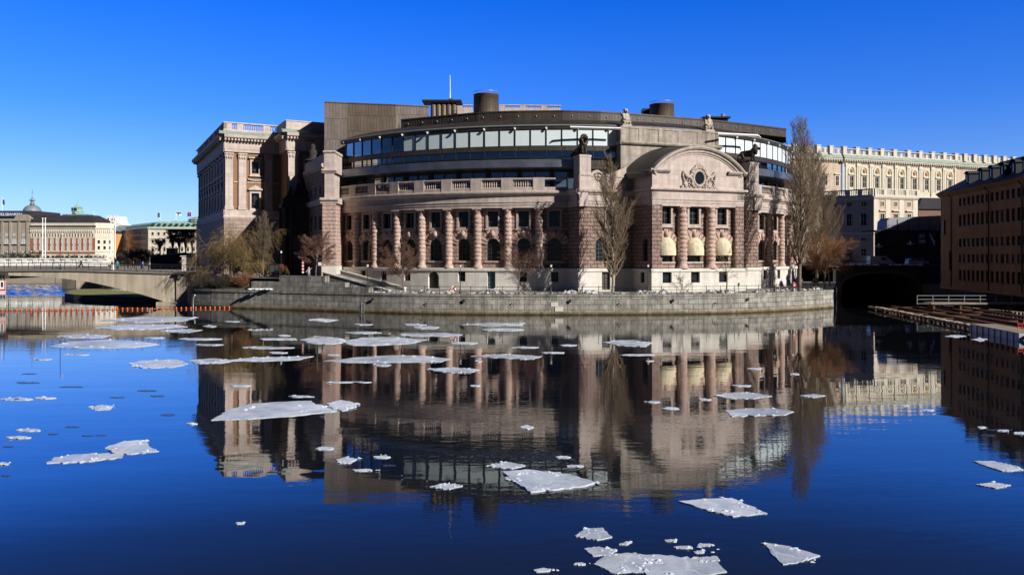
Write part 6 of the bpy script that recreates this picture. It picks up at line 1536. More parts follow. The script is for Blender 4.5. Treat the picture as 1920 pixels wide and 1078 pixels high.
for i,(px,Y,sc_) in enumerate([(300,214,1.0),(324,212,1.32),(336,214,1.35),(348,212,1.33),(360,214,1.36)]):
    rt=empty('clipped_linden_tree',(XX(px,Y),Y,ZZ(478,Y)),'lone clipped dark tree with a flat crown left of the clipped row' if i==0 else 'dark flat topped clipped tree in the row above the retaining wall','tree','clipped trees above the retaining wall')
    rng=random.Random(300+i); t,c=MB(),MB(); x,z0=XX(px,Y),ZZ(478,Y); zt=ZZ(446,Y) if i==0 else ZZ(431,Y); hh_=zt-z0
    t.tube([(x,Y,z0-.3),(x+.05,Y,z0+hh_*.35),(x,Y,z0+hh_*.6)],[.2,.16,.1],6)
    for k in range(34):
        a=rng.uniform(0,6.3); rr_=rng.uniform(.2,1.25); p=Vector((x+.1*math.cos(a),Y+.1*math.sin(a),z0+hh_*rng.uniform(.22,.5))); q=Vector((x+rr_*math.cos(a),Y+rr_*math.sin(a),z0+hh_*rng.uniform(.5,.9))); m2=p.lerp(q,.5)+Vector((0,0,.2))
        c.tube([p,m2,q],[.07,.05,.04],4,cap=False)
        for j in range(16): d=Vector((rng.gauss(0,.5),rng.gauss(0,.5),rng.uniform(-.2,.6))); e=q+d; e.z=min(e.z,zt); c.tube([q,(q+e)/2+Vector((rng.gauss(0,.1),0,0)),e],[.05,.045,.04],3,cap=False)
    if i:
        for k in range(420): 
            p=Vector((x+rng.uniform(-1.1,1.1),Y+rng.uniform(-1.1,1.1),zt-rng.uniform(0,.55))); e=p+Vector((rng.gauss(0,.35),rng.gauss(0,.35),rng.gauss(0,.1))); e.z=min(e.z,zt); c.tube([p,e],[.05,.04],3,cap=False)
    t.build('trunk',M['twigdark'],rt); c.build('crown',M['twigdark'],rt)
# ------------------------------------------------------------------ ice floes
m,nt,b_,o_=newmat('wet_river_ice'); M['ice']=m
c=ramp(nt,noise(nt,.9,7,.7),[(.26,(.32,.38,.47)),(.46,(.52,.58,.66)),(.68,(.68,.72,.78))]); f2=ramp(nt,noise(nt,.16,4,.6,None,(1,.5,1)),[(.35,.6),(.6,1.05)]); c=mixc(nt,1.,c,f2,'MULTIPLY')
vo=N(nt,'ShaderNodeTexVoronoi',feature='DISTANCE_TO_EDGE'); vo.inputs['Scale'].default_value=.55; wp_=N(nt,'ShaderNodeNewGeometry').outputs['Position']
wv_=N(nt,'ShaderNodeVectorMath',operation='ADD'); nz=N(nt,'ShaderNodeTexNoise'); nz.inputs['Scale'].default_value=1.1; nt.links.new(wp_,nz.inputs['Vector']); nt.links.new(wp_,wv_.inputs[0]); nt.links.new(nz.outputs['Color'],wv_.inputs[1]); nt.links.new(wv_.outputs[0],vo.inputs['Vector'])
c=mixc(nt,ramp(nt,vo.outputs['Distance'],[(0.,.45),(.03,0.)]),c,(.70,.75,.80)); nt.links.new(c,b_.inputs['Base Color'])
nt.links.new(ramp(nt,noise(nt,.5,4,.6),[(.4,.18),(.6,.65)]),b_.inputs['Roughness']); b_.inputs['IOR'].default_value=1.31
bp=N(nt,'ShaderNodeBump'); bp.inputs['Distance'].default_value=.02; nt.links.new(noise(nt,3.,6,.7),bp.inputs['Height']); nt.links.new(bp.outputs[0],b_.inputs['Normal'])
M['iceedge']=plain('broken_white_ice',(.56,.63,.72),.6,.15,4,.03)
def floe(label,poly,seed=0,thick=.05,jit=.09,crumbs=6,group='ice floes on the river',sub=9):
    rng=random.Random(seed*7+3); W=[WP(px,py,0) for px,py in poly]; c=sum(W,Vector())/len(W); ring=[]
    size=max((w-c).length for w in W)
    for a,b2 in zip(W,W[1:]+W[:1]):
        L=(b2-a).length; n=max(2,min(16,int(sub*L/size)+1)); nrm=Vector((b2.y-a.y,a.x-b2.x,0)).normalized()
        for k in range(n): 
            t=k/n; ring.append(a.lerp(b2,t)+nrm*(rng.gauss(0,jit)*min(L,3)*(1 if k else .4)))
    b=MB(); top=[v+Vector((0,0,thick*(1+rng.uniform(-.3,.3)))) for v in ring]; n=len(ring)
    inner=[c+(v-c)*.86+Vector((0,0,thick*1.05+.0)) for v in ring]
    for i in range(n):
        j=(i+1)%n
        b.face([ring[i]+Vector((0,0,-.05)),ring[j]+Vector((0,0,-.05)),top[j],top[i]],None,1); b.face([top[i],top[j],inner[j],inner[i]],None,0,True); b.face([inner[i],inner[j],c+Vector((0,0,thick*1.05))],None,0,True)
    for v in b.v: pass
    rt=tag(b.build('ice_floe',[M['ice'],M['iceedge']]),label,'ice floe',group)
    if crumbs:
        r=MB()
        for k in range(crumbs):
            i=rng.randrange(n); v=ring[i].lerp(ring[(i+1)%n],rng.random()).lerp(c,rng.choice([.06,.09,.14,.4]))
            for q in range(rng.randint(1,4)):
                w=v+Vector((rng.gauss(0,.10),rng.gauss(0,.10),0)); e=rng.uniform(.05,.16)*min(1.3,.45+size*.12); a=rng.uniform(0,3.14); hgt=e*rng.uniform(.3,.8)
                pts=[w+Vector((e*rng.uniform(.6,1.7)*math.cos(a+t),e*rng.uniform(.6,1.2)*math.sin(a+t),thick*.9)) for t in (0,1.2,2.2,3.3,4.4,5.4)]; tp=w+Vector((rng.gauss(0,.3*e),rng.gauss(0,.3*e),thick+hgt))
                for x in range(6): r.face([pts[x],pts[(x+1)%6],tp])
        o=r.build('ice_rubble',M['iceedge'],rt)
    return rt
def oval(x0,x1,y0,y1,seed,n=11):
    rng=random.Random(seed); cx,cy=(x0+x1)/2,(y0+y1)/2; o=[]
    for k in range(n):
        a=2*PI*k/n+rng.uniform(-.18,.18); rr=rng.uniform(.72,1.05)
        # keep the shape even on the water, not in the picture
        o.append((cx+(x1-x0)/2*math.copysign(abs(math.cos(a))**.8,math.cos(a))*rr,cy+(y1-y0)/2*math.sin(a)*rr))
    return o
FL_=[
('long flat grey ice sheet shaped like a blade, largest in the left half',[(397,788),(428,770),(465,758),(520,754),(583,752),(632,771),(560,779),(480,785)],5),
('small white rubble floe touching the tip of the large blade shaped sheet',[(612,757),(640,750),(672,757),(668,763),(642,771),(622,766)],8),
('long narrow floe with a ragged end, lower left, front of a close pair',[(88,869),(100,858),(150,852),(232,850),(228,858),(160,866)],8),
('broad white floe, lower left, rear of a close pair',[(197,840),(232,827),(275,826),(280,838),(298,846),(245,852),(212,849)],7),
('big bright wedge floe with a cracked white rear edge, below the drum windows reflection',[(943,886),(985,883),(1050,888),(1122,907),(1068,917),(995,924),(965,905)],10),
('large arrow shaped floe below the pavilion reflection',[(1272,940),(1320,936),(1372,934),(1390,942),(1438,963),(1375,969),(1320,955)],8),
('clean triangular floe in the lower right, apex towards the viewer',[(1435,1018),(1480,1025),(1538,1043),(1505,1053),(1468,1059),(1448,1040)],4),
('small pointed floe carrying a white lump, above the bottom cluster',[(1077,1005),(1098,992),(1128,990),(1148,1008),(1120,1013)],3),
('small pale floe just left of the bottom cluster',[(1095,1029),(1122,1026),(1157,1032),(1143,1041),(1112,1043)],3),
('dull half sunk sheet, left one of the two overlapping sheets at the bottom edge',[(1113,1058),(1140,1040),(1190,1037),(1218,1052),(1226,1074),(1150,1075)],4),
('broad sheet with rubble on it, right one of the two overlapping at the bottom edge',[(1200,1040),(1250,1042),(1345,1054),(1363,1073),(1290,1085),(1215,1088)],9),
('narrow white slab lying along the rear of the bottom cluster',[(1298,1046),(1345,1044),(1350,1051),(1310,1053)],2),
('long pale floe with a white lump at the right edge of the picture',[(1825,865),(1860,865),(1895,872),(1919,881),(1880,884),(1848,874)],4),
('small grey floe below the one at the right edge',[(1830,909),(1862,905),(1895,910),(1868,916)],2),
('long flat slab before the right wing reflection, nearer of two',[(1360,770),(1400,766),(1450,765),(1488,772),(1470,778),(1372,781)],6),
('ragged white floe before the right wing reflection, farther of two',[(1337,742),(1370,737),(1400,735),(1447,743),(1400,748),(1365,747)],8),
('bright floe in the dark reflection left of the pavilion',[(1130,642),(1160,638),(1190,638),(1223,643),(1208,650),(1158,648)],9),
('very long thin sheet under the reflected left columns',[(608,677),(660,671),(740,666),(800,668),(845,673),(825,679),(720,680),(650,680)],9),
('flat floe in front of the very long thin sheet, under the reflected columns',[(798,692),(850,689),(900,693),(882,700),(830,698)],5),
('long thin floe right of the very long sheet',[(882,668),(940,664),(1016,668),(1000,674),(925,671)],7),
('broad ragged floe below the stepped quay',[(638,641),(680,633),(740,632),(800,637),(770,644),(700,648),(660,648)],10),
('white floe just left of the broad ragged one below the stepped quay',[(565,637),(590,630),(640,634),(655,641),(620,646),(580,644)],7),
('far flat floe close to the quay below the arched basement door',[(862,609),(915,605),(985,606),(972,611),(905,611)],7),
('small far floe behind which the ladder stands at the quay foot',[(576,600),(600,597),(636,600),(610,604)],5),
('round grey floe with dark rim in the left middle water',[(240,683),(270,676),(330,674),(352,682),(325,689),(268,690)],8),
('wide pale sheet near the footbridge reflection, in front of two thin ones',[(93,650),(130,641),(200,637),(262,640),(300,646),(250,652),(150,653)],9),
('slushy white strip nearest the footbridge pier',[(188,601),(230,596),(300,594),(372,595),(345,602),(260,605)],10),
('ragged strip just before the slushy white strip',[(175,614),(240,609),(330,609),(352,613),(280,618),(210,618)],9),
('thin sheet left of the wide pale one, under the footbridge reflection',[(104,630),(150,627),(208,629),(190,634),(130,634)],6),
('small ragged floe below the willow, right of the slushy strips',[(300,620),(340,617),(380,619),(352,624),(318,623)],7),
('flat floe joined to the round grey one by crumbs',[(352,676),(400,672),(440,676),(420,681),(375,682)],8),
('long white floe in the dark willow reflection',[(420,676),(470,671),(530,669),(588,668),(560,675),(490,678)],9),
('small white floe with a snow cap below the reflected corner pier',[(630,862),(648,857),(670,861),(655,869),(638,869)],4),
('small grey floe by the left tip of the cracked wedge floe',[(806,913),(835,906),(868,911),(842,918)],4),
('thin floe behind the cracked wedge floe',[(912,874),(950,866),(985,873),(960,880)],5),
('lone small floe right of the pavilion reflection',[(1500,742),(1525,739),(1548,742),(1525,746)],3),
('small floe in front of the small timber jetty',[(1820,637),(1835,634),(1852,636),(1836,640)],3),
('thin white floe along the jetty side',[(1770,631),(1795,628),(1812,630),(1792,633)],3),
('lone square floe in the dark water right of the reflected columns',[(974,801),(988,797),(1001,801),(990,806)],3),
('small floe drifting alone in the blue water at the left',[(168,765),(190,759),(213,762),(205,768),(182,769)],5),
]
for i,(lab,poly,cr) in enumerate(FL_): floe(lab,poly,i+1,.03 if i not in(4,) else .06,.025 if i in(0,5,6,7,8,9,10,11,12,13,14) else .035,cr)
# lumps on three floes belong to the ice: small white blocks frozen on
sm=[(900,985,616,621),(660,700,607,610),(755,800,607,611),(640,720,622,626),(770,830,612,617),(735,870,624,631),(420,450,602,604),(380,410,610,614),(520,545,628,631),(480,560,634,638),(840,900,641,646),(700,735,682,687),(890,905,676,679),(1010,1060,660,663),(1160,1230,664,667),(1210,1228,676,678),(440,560,650,654),(500,540,660,663),(330,420,634,638),(360,420,645,648),(270,310,632,635),(600,700,716,718),(540,590,742,745),(20,62,746,751),(0,40,747,750),(62,105,745,748),(30,80,804,809),(10,60,818,823),(-6,20,868,872),(440,460,980,983),(350,372,793,796),(1215,1240,752,756),(1240,1275,764,768),(1310,1335,748,751),(1370,1410,722,725),(1060,1095,872,876),(1040,1070,856,859),(945,960,895,899),(700,735,855,860),(590,630,838,844),(1160,1180,1019,1022),(1262,1300,1024,1029),(1305,1340,1020,1025),(1246,1270,1012,1016),(1300,1322,1034,1038),(1000,1035,1066,1074),(1075,1100,1056,1060),(1870,1893,806,809),(1900,1925,810,814),(1832,1850,800,803),(1730,1752,768,771),(1690,1705,760,762),(610,640,664,667),(960,1010,650,653),(1050,1085,646,649),(430,470,722,725),(120,170,664,666),(60,100,672,675),(1480,1500,700,703),(880,900,722,725),(660,700,880,884),(1400,1430,690,693)]
for i,(x0,x1,y0,y1) in enumerate(sm):
    g='left open water' if x0<360 and y0>655 else ('quay' if y0<632 else ('dark reflections' if y0<800 else 'near water'))
    lab={'left open water':'small thin ice fragment on the open blue water at the left','quay':'small thin ice fragment drifting close below the quay','dark reflections':'small thin ice fragment in the dark building reflections','near water':'small ice fragment scattered round the nearer floes'}[g]
    floe(lab,oval(x0,x1,y0,y1,i),i+90,.035,.06,2 if x1-x0>40 else 1,'ice fragments in the '+g,3)

M['icedark']=glassy('dark_wet_slush',(.035,.045,.06),.25,.5,.02,1.31)
for i,(x0,x1,y0,y1) in enumerate([(28,80,716,719),(110,160,724,727),(255,300,731,734),(205,235,744,746),(300,330,775,780),(150,175,816,818),(178,200,815,817),(5,28,836,838),(90,110,812,815),(280,310,741,744),(40,70,700,702),(1836,1870,815,818),(1850,1900,805,807),(1010,1030,880,883),(715,745,871,874),(500,530,884,886),(0,22,890,893),(118,150,799,802)]):
    rt=floe('thin dark smear of wet slush on the open water',oval(x0,x1,y0,y1,i+400),i+300,.015,.1,0,'dark slush smears',4); rt.data.materials.clear(); rt.data.materials.append(M['icedark']); rt.data.materials.append(M['icedark']); rt.name='slush_patch'; rt['category']='slush'
# ------------------------------------------------------------------ sculpture by fused volumes
def fused(name,mb,mat,parent=None,vox=.05,smooth=3):
    o=mb.build(name,mat,parent); m=o.modifiers.new('remesh','REMESH'); m.mode='VOXEL'; m.voxel_size=vox; m.use_smooth_shade=True
    if smooth: s=o.modifiers.new('smooth','SMOOTH'); s.iterations=smooth; s.factor=.5
    return o
def place(mb,loc,rz,sc=1.):
    c,s=math.cos(rz),math.sin(rz); mb.v=[(loc[0]+sc*(x*c-y*s),loc[1]+sc*(x*s+y*c),loc[2]+sc*z) for x,y,z in mb.v]; return mb
def lion(sitting):
    b=MB()   # faces +x
    if sitting:
        b.capsule((-.55,0,.5),(.25,0,1.25),.52,.46); b.capsule((.2,0,1.1),(.42,0,1.55),.5,.42)
        for y in (-.27,.27):
            b.capsule((.42,y,1.05),(.5,y*.9,.12),.2,.12); b.capsule((.5,y*.9,.1),(.72,y*.9,.08),.13,.11)
            b.capsule((-.6,y*1.3,.5),(-.05,y*1.6,.38),.34,.22); b.capsule((-.05,y*1.6,.3),(-.2,y*1.6,.08),.16,.12); b.capsule((-.2,y*1.6,.09),(.15,y*1.6,.08),.12,.11)
        hx,hz=.62,1.95
        b.capsule((-1.,0,.2),(-1.1,.5,.15),.09,.08)
    else:
        b.capsule((-.95,0,1.15),(.35,0,1.2),.42,.5); b.capsule((.3,0,1.2),(.6,0,1.55),.5,.45)
        for y in (-.25,.25):
            b.capsule((.45,y,1.05),(.5+y*.5,y,.5),.22,.15); b.capsule((.5+y*.5,y,.5),(.46+y*.5,y,.1),.15,.12); b.capsule((.46+y*.5,y,.09),(.7+y*.5,y,.08),.13,.11)
            b.capsule((-.95,y,1.05),(-.85-y*.4,y,.65),.3,.2); b.capsule((-.85-y*.4,y,.65),(-1.1-y*.4,y,.38),.17,.12); b.capsule((-1.1-y*.4,y,.38),(-1.0-y*.4,y,.09),.12,.1); b.capsule((-1.-y*.4,y,.09),(-.8-y*.4,y,.08),.12,.1)
        hx,hz=.9,1.9
        b.capsule((-1.3,0,1.2),(-1.55,.05,.8),.1,.07); b.capsule((-1.55,.05,.8),(-1.6,.1,.35),.07,.1)
    b.ball((hx,0,hz),.36,12,8); b.capsule((hx+.2,0,hz-.06),(hx+.5,0,hz-.12),.21,.16)
    for k in range(16):
        a=2*PI*k/16; b.ball((hx-.12+.05*math.sin(k*3),.42*math.cos(a),hz-.05+.46*math.sin(a)),.2,8,5)
    for k in range(10):
        a=PI+PI*k/9; b.ball((hx-.02,.32*math.cos(a),hz-.35+.4*math.sin(a)),.2,8,5); b.ball((hx-.35,.4*math.cos(a),hz-.2+.5*math.sin(a)),.22,8,5)
    for y in (-.24,.24): b.ball((hx-.02,y,hz+.34),.11,7,5); b.ball((hx+.3,y*.6,hz+.08),.06,6,4)
    b.capsule((hx+.35,0,hz-.24),(hx+.48,0,hz-.26),.09,.08)
    return b
for (a,c,zt),sit,lab in ((pdl[0],True,'dark bronze lion seated on the left stone pedestal'),(pdl[1],False,'dark bronze lion standing on the right stone pedestal')):
    q=PV((a+c)/2,zt,-7.1); rt=empty('lion_statue',q,lab,'statue','bronze lions flanking the pavilion')
    fused('body',place(lion(sit),(q.x-.1,q.y,q.z+.12),R_(-60) if sit else R_(-28),1.28 if sit else 1.25),M['bronzecast'],rt,.045,2)
    b=MB(); mbox(b,PV,(a+c)/2-(.75 if sit else .85),(a+c)/2+(.75 if sit else .85),zt+.002,zt+.16,-8.1,-6.2); b.build('base',M['bronzecast'],rt)
for s,sg,lab in ((spx(1177,-7.2),1,'pale stone heraldic figure on the left end of the attic'),(spx(1332.5,-7.2),-1,'pale stone heraldic figure on the right end of the attic')):
    q=PV(s,AZ,-8.0); rt=empty('stone_figure',q,lab,'statue','stone figures on the attic')
    b=MB(); b.capsule((0,0,.55),(0,.1,1.5),.55,.42); b.ball((.0,-.1,2.05),.34,10,7); b.capsule((0,-.3,2.0),(0,-.5,1.9),.17,.12)
    for x in (-.42,.42): b.capsule((x,0,1.5),(x*1.25,-.3,.9),.22,.15); b.capsule((x*1.25,-.3,.9),(x*.6,-.5,.7),.15,.13); b.capsule((x*1.1,.1,.6),(x*1.2,-.45,.35),.28,.2); b.capsule((x*1.2,-.45,.4),(x*1.2,-.45,.05),.17,.15); b.capsule((x*.9,.25,1.4),(x*1.3,.45,2.0),.2,.1)
    b.ball((0,-.42,.75),.34,10,7,.9,.4,1.2)
    for k in range(8): a=2*PI*k/8; b.ball((.26*math.cos(a),.0+.26*math.sin(a),2.22),.13,6,4)
    fused('body',place(b,(q.x,q.y,q.z+.3),PHI+sg*.15,1.1),M['statue'],rt,.05,2)
    b=MB(); mbox(b,PV,s-.85,s+.85,AZ+.002,AZ+.32,-8.7,-7.3); b.build('base',M['statue'],rt)
# sculpted group crowning the gateway, and the finial of the shaded wing
rt=empty('sculpture_group',pf(3.6,19.3,-.8),'dark sculpted figures crowning the gateway arch, in silhouette','statue')
b=MB(); q=pf(3.6,19.3,-.8)
def fig(x,z,h,l=0):
    b.capsule((x,0,z),(x+l*.3,0,z+h*.45),.45,.4); b.capsule((x+l*.3,0,z+h*.45),(x+l*.4,0,z+h*.75),.4,.34); b.ball((x+l*.5,0,z+h*.95),.3,8,6); b.capsule((x+l*.4,0,z+h*.72),(x+l*1.2,-.1,z+h*.55),.16,.12); b.capsule((x-.1,0,z+.2),(x+l*1.2,-.2,z+.1),.32,.22)
fig(-2.2,.2,2.0,1); fig(-.9,.3,2.6,1); fig(.2,.4,4.4,.3); fig(1.2,.3,2.8,-1); b.capsule((-1.8,0,.4),(2,0,.4),.5,.5); b.capsule((.3,0,4.3),(.3,0,5.2),.22,.2)
fused('figures',place(b,(q.x,q.y,q.z),R_(24),1.),M['statuedark'],rt,.07,2)
b=MB(); mbox(b,pf,.8,6.,19.302,19.8,-1.6,0); b.build('base',M['statuedark'],rt)
rt=empty('roof_finial',sw(11,26.4,-.3),'dark carved stone finial standing on the shaded wing wall beside the corner pier','finial'); q=sw(11,26.4,-.3)
b=MB(); b.lathe((q.x,q.y,q.z),[(.9,0),(.9,.3),(.6,.5),(.8,1.2),(.7,1.8),(.4,2.1),(.5,2.5),(.3,2.9),(.02,3.1)],12); b.build('urn',M['statuedark'],rt); b=MB(); b.box((q.x,q.y,q.z+.0),(2,2,.25)); b.build('base',M['statuedark'],rt)
# ------------------------------------------------------------------ lamp posts
M['opal']=plain('opal_lamp_glass',(.8,.8,.78),.25,.05)
def lamp(px,Y,z,h,label,style='lantern',group=None,rz=0):
    x=XX(px,Y); rt=empty('street_lamp',(x,Y,z),label,'street lamp',group)
    b=MB(); b.lathe((x,Y,z),[(.16,0),(.16,.25),(.11,.35),(.09,.9),(.06,1.),(.045,h*.6),(.04,h-.55)],10)
    b.build('post',M['iron'],rt)
    if style=='lantern':
        b=MB(); b.lathe((x,Y,z+h-.55),[(.05,0),(.13,.04),(.17,.34),(.16,.36)],6,smooth=False); b.build('lamp_glass',M['opal'],rt)
        b=MB(); b.lathe((x,Y,z+h-.19),[(.22,0),(.19,.05),(.08,.16),(.03,.2),(.02,.3)],6,smooth=False); b.build('lamp_cap',M['iron'],rt)
    elif style=='globes':
        b=MB(); b.tube([(x-.55,Y,z+h-.45),(x-.3,Y,z+h-.62),(x,Y,z+h-.6),(x+.3,Y,z+h-.62),(x+.55,Y,z+h-.45)],.035,6); b.tube([(x,Y,z+h-.6),(x,Y,z+h)],.03,6); b.build('arm',M['iron'],rt)
        for s in (-.55,.55): b=MB(); b.ball((x+s,Y,z+h-.2),.24,12,8); b.build('globe',M['opal'],rt)
    elif style=='disc':
        b=MB(); b.lathe((x,Y,z+h-.6),[(.08,0),(.1,.12),(.85,.2),(.85,.26),(.3,.34)],16); b.build('shade',M['opal'],rt); b=MB(); b.ball((x,Y,z+h+.05),.22,10,6); b.build('finial_globe',M['opal'],rt)
    elif style=='tall':
        b=MB(); b.tube([(x,Y,z+h-.6),(x,Y,z+h-.1),(x+.25,Y,z+h)],.04,6); b.build('arm',M['iron'],rt); b=MB(); b.ball((x+.3,Y,z+h-.03),.16,8,5,1.6,1,.6); b.build('lamp_head',M['opal'],rt)
    return rt
G='lantern posts along the quay'
for px,Y,lab in ((689,120.8,'thin lantern post at the end of the stepped quay wall'),(863,117.6,'thin lantern post beside the red and white lifebuoy'),(1033,117.4,'thin lantern post before the last column of the left wing'),(1215,118,'thin lantern post before the left corner of the pavilion'),(1452,123.8,'thin lantern post before the right wing'),(1486,125.5,'thin lantern post at the foot of the tallest poplar')):
    lamp(px,Y,ZQ,4.45,lab,'lantern',G)
lamp(527,133,4.9,4.6,'dark lantern post carrying a round no stopping sign, left of the gateway','lantern')
q=P(529,499,132.6); sg=empty('no_stopping_sign',q,'small round red ringed traffic sign on the lantern post left of the gateway','sign')
b=MB(); fs=lambda s,z,d: Vector((q.x+s,q.y-d,q.z+z))
for k in range(24):
    a0,a1=2*PI*k/24,2*PI*(k+1)/24
    b.face([fs(0,0,.02),fs(.26*math.cos(a0),.26*math.sin(a0),.02),fs(.26*math.cos(a1),.26*math.sin(a1),.02)],None,0); b.face([fs(.26*math.cos(a0),.26*math.sin(a0),.02),fs(.26*math.cos(a1),.26*math.sin(a1),.02),fs(.34*math.cos(a1),.34*math.sin(a1),.02),fs(.34*math.cos(a0),.34*math.sin(a0),.02)],None,1)
    b.face([fs(.34*math.cos(a0),.34*math.sin(a0),.02),fs(.34*math.cos(a1),.34*math.sin(a1),.02),fs(.34*math.cos(a1),.34*math.sin(a1),-.02),fs(.34*math.cos(a0),.34*math.sin(a0),-.02)],None,1)
b.face([fs(-.22,.16,.025),fs(-.16,.22,.025),fs(.22,-.16,.025),fs(.16,-.22,.025)],None,1); b.build('disc',[M['signblue'],M['red']],sg); b=MB(); b.box((q.x-.1,q.y+.15,q.z),(.08,.3,.08)); b.build('clamp',M['iron'],sg)
q=bm(bsx(113),0,-1.); lamp(113,q.y,lerp(dk,bsx(113))+.28,6.1,'tall dark lamp post standing on the footbridge','tall')
lamp(148,240,5.2,8.5,'slender dark lamp post on the far bank before the brick building','tall')
lamp(16,240,5.2,7.,'slender dark lamp post on the far bank before the grey stone building','tall')
lamp(1568,142,ZQ,5.,'twin globe lamp post at the right corner of the island','globes')
lamp(1544,150,ZQ,6.,'twin globe lamp post behind the rust brown tree','globes')
lamp(1648,180,6.4,4.6,'lamp post with a pale disc shade above the left parked van','disc')
lamp(1707,180,6.4,5.2,'lamp post with a pale disc shade above the right parked van','disc')
# ------------------------------------------------------------------ promenade furniture
q=QM(qs(849),3.5,-.12); lb=empty('lifebuoy',q,'red and white lifebuoy hanging on the quay railing before the arched basement door','lifebuoy')
b=MB(); n=24
for i in range(n):
    for j in range(8):
        f_=lambda i,j:(q.x+(.36+.1*math.cos(2*PI*j/8))*math.cos(2*PI*i/n),q.y-.12+.1*math.sin(2*PI*j/8),q.z+.05+(.36+.1*math.cos(2*PI*j/8))*math.sin(2*PI*i/n)); b.face([f_(i,j),f_(i+1,j),f_(i+1,j+1),f_(i,j+1)],None,1 if (i//3)%2 else 0,True)
b.build('ring',[M['white'],M['red']],lb); b=MB(); b.box((q.x,q.y,q.z+.1),(.16,.06,1.2)); b.build('hanger',M['white'],lb)
q=QM(qs(1500),0,-1.1); lb=empty('lifebuoy_post',(q.x,q.y,ZQ),'red and white lifebuoy post near the right end of the quay','lifebuoy')
b=MB(); b.box((q.x,q.y,ZQ+.7),(.16,.16,1.4)); b.build('post',M['white'],lb); b=MB(); b.box((q.x,q.y-.12,ZQ+.95),(.6,.14,.75)); b.build('case',M['red'],lb); b=MB(); b.box((q.x,q.y-.2,ZQ+.95),(.3,.03,.3)); b.build('emblem',M['white'],lb)
q=QM(qs(1481),0,-2.); hy=empty('traffic_cone',(q.x,q.y,ZQ),'orange traffic cone on the promenade before the right wing','traffic cone')
b=MB(); b.lathe((q.x,q.y,ZQ),[(.2,.06),(.06,.8),(.04,.82)],14); b.build('cone',M['float'],hy); b=MB(); b.box((q.x,q.y,ZQ+.03),(.55,.55,.06)); b.build('base',M['iron'],hy); b=MB(); b.lathe((q.x,q.y,ZQ),[(.155,.3),(.11,.52)],14); b.build('band',M['white'],hy)
ix=frame((XX(504.5,134),134.),R_(4)); bx_=empty('information_cabinet',(XX(513,134),134,4.9),'dark box shaped cabinet beside the vase shaped tree','cabinet')
b=MB(); mbox(b,ix,0,1.6,4.95,7.1,-.6,0); b.build('case',M['darkmetal'],bx_); b=MB(); mbox(b,ix,.12,1.48,5.3,6.9,.003,.03); b.build('front_panel',plain('dull_green_panel',(.05,.055,.05),.4,.2),bx_); b=MB(); mbox(b,ix,-.05,1.65,7.102,7.2,-.65,.05); b.build('lid',M['darkmetal'],bx_)
def post_sign(px,ytop,ybot,Y,w,label,stripes,name):
    x=XX(px,Y); z0,z1=ZZ(ybot,Y),ZZ(ytop,Y); rt=empty(name,(x,Y,z0),label,'sign'); b=MB(); k=8
    for i in range(k if stripes else 1):
        h=(z1-z0)/(k if stripes else 1); b.box((x,Y,z0+h*(i+.5)),(w,.12,h-.002),1 if stripes and i%2 else 0)
    b.build('board',[M['white'],M['red']],rt); b=MB(); b.box((x,Y+.12,(z0+4.9)/2+.1),(.07,.07,max(.3,z0-4.9+.4))); b.build('post',M['iron'],rt)
post_sign(568,488,512,136,.28,'red and white striped marker post by the gateway',True,'marker_post')
post_sign(599.7,492,498,133,.55,'small white notice board beside the corner pier',False,'notice_board')
q=P(579,515,134); b=MB(); b.capsule((0,0,.25),(0,0,.8),.2,.16); b.ball((0,0,1.12),.14,8,6); b.capsule((-.1,0,.9),(-.35,-.1,.55),.08,.06); b.capsule((.1,0,.9),(.38,-.05,1.05),.08,.05); rt=empty('small_sculpture',(q.x,q.y,4.9),'small pale sculpture on a round foot beside the striped marker post','sculpture'); fused('figure',place(b,(q.x,q.y,5.1),0,1.25),M['statue'],rt,.04,2); b=MB(); b.lathe((q.x,q.y,4.9),[(.001,.01),(.4,.01),(.36,.3),(.001,.3)],12); b.build('foot',M['statue'],rt)
# ladder of iron at the quay foot
for px in (678,):
    q0=QM(qs(px),0,.12); rt=empty('quay_ladder',q0,'pale iron ladder fixed to the foot of the quay below the stepped wall','ladder'); b=MB()
    t_=(QM(qs(px)+.5,0,.12)-q0); 
    for e in (0,1): b.tube([q0+t_*e+Vector((0,0,-.4)),q0+t_*e+Vector((0,0,1.3))],.04,6)
    b.build('stile',M['rim'],rt); b=MB()
    for k in range(6): b.tube([q0+Vector((0,0,-.2+.28*k)),q0+t_+Vector((0,0,-.2+.28*k))],.025,5)
    b.build('rung',M['rim'],rt)
q=WP(362,578.5,0); bo=empty('mooring_pole',(q.x,q.y,0),'thin pale pole standing in the water below the willow','pole'); b=MB(); b.tube([(q.x,q.y,-1),(q.x+.05,q.y,1.6),(q.x+.25,q.y,2.1)],[.07,.06,.04],7); b.build('pole',M['rim'],bo); b=MB(); b.ball((q.x+.28,q.y,2.15),.12,8,5); b.build('cap',M['white'],bo)
q=bm(bsx(202),lerp(dk,bsx(202))+.28,-2.); bo=empty('white_bollard',q,'short white bollard on the footbridge beside the person in teal','bollard'); b=MB(); b.lathe(q,[(.22,0),(.22,.85),(.16,.98),(.001,1.02)],12); b.build('post',M['white'],bo); b=MB(); b.lathe(q,[(.3,0),(.3,.08),(.23,.1)],12); b.build('base',M['rim'],bo)
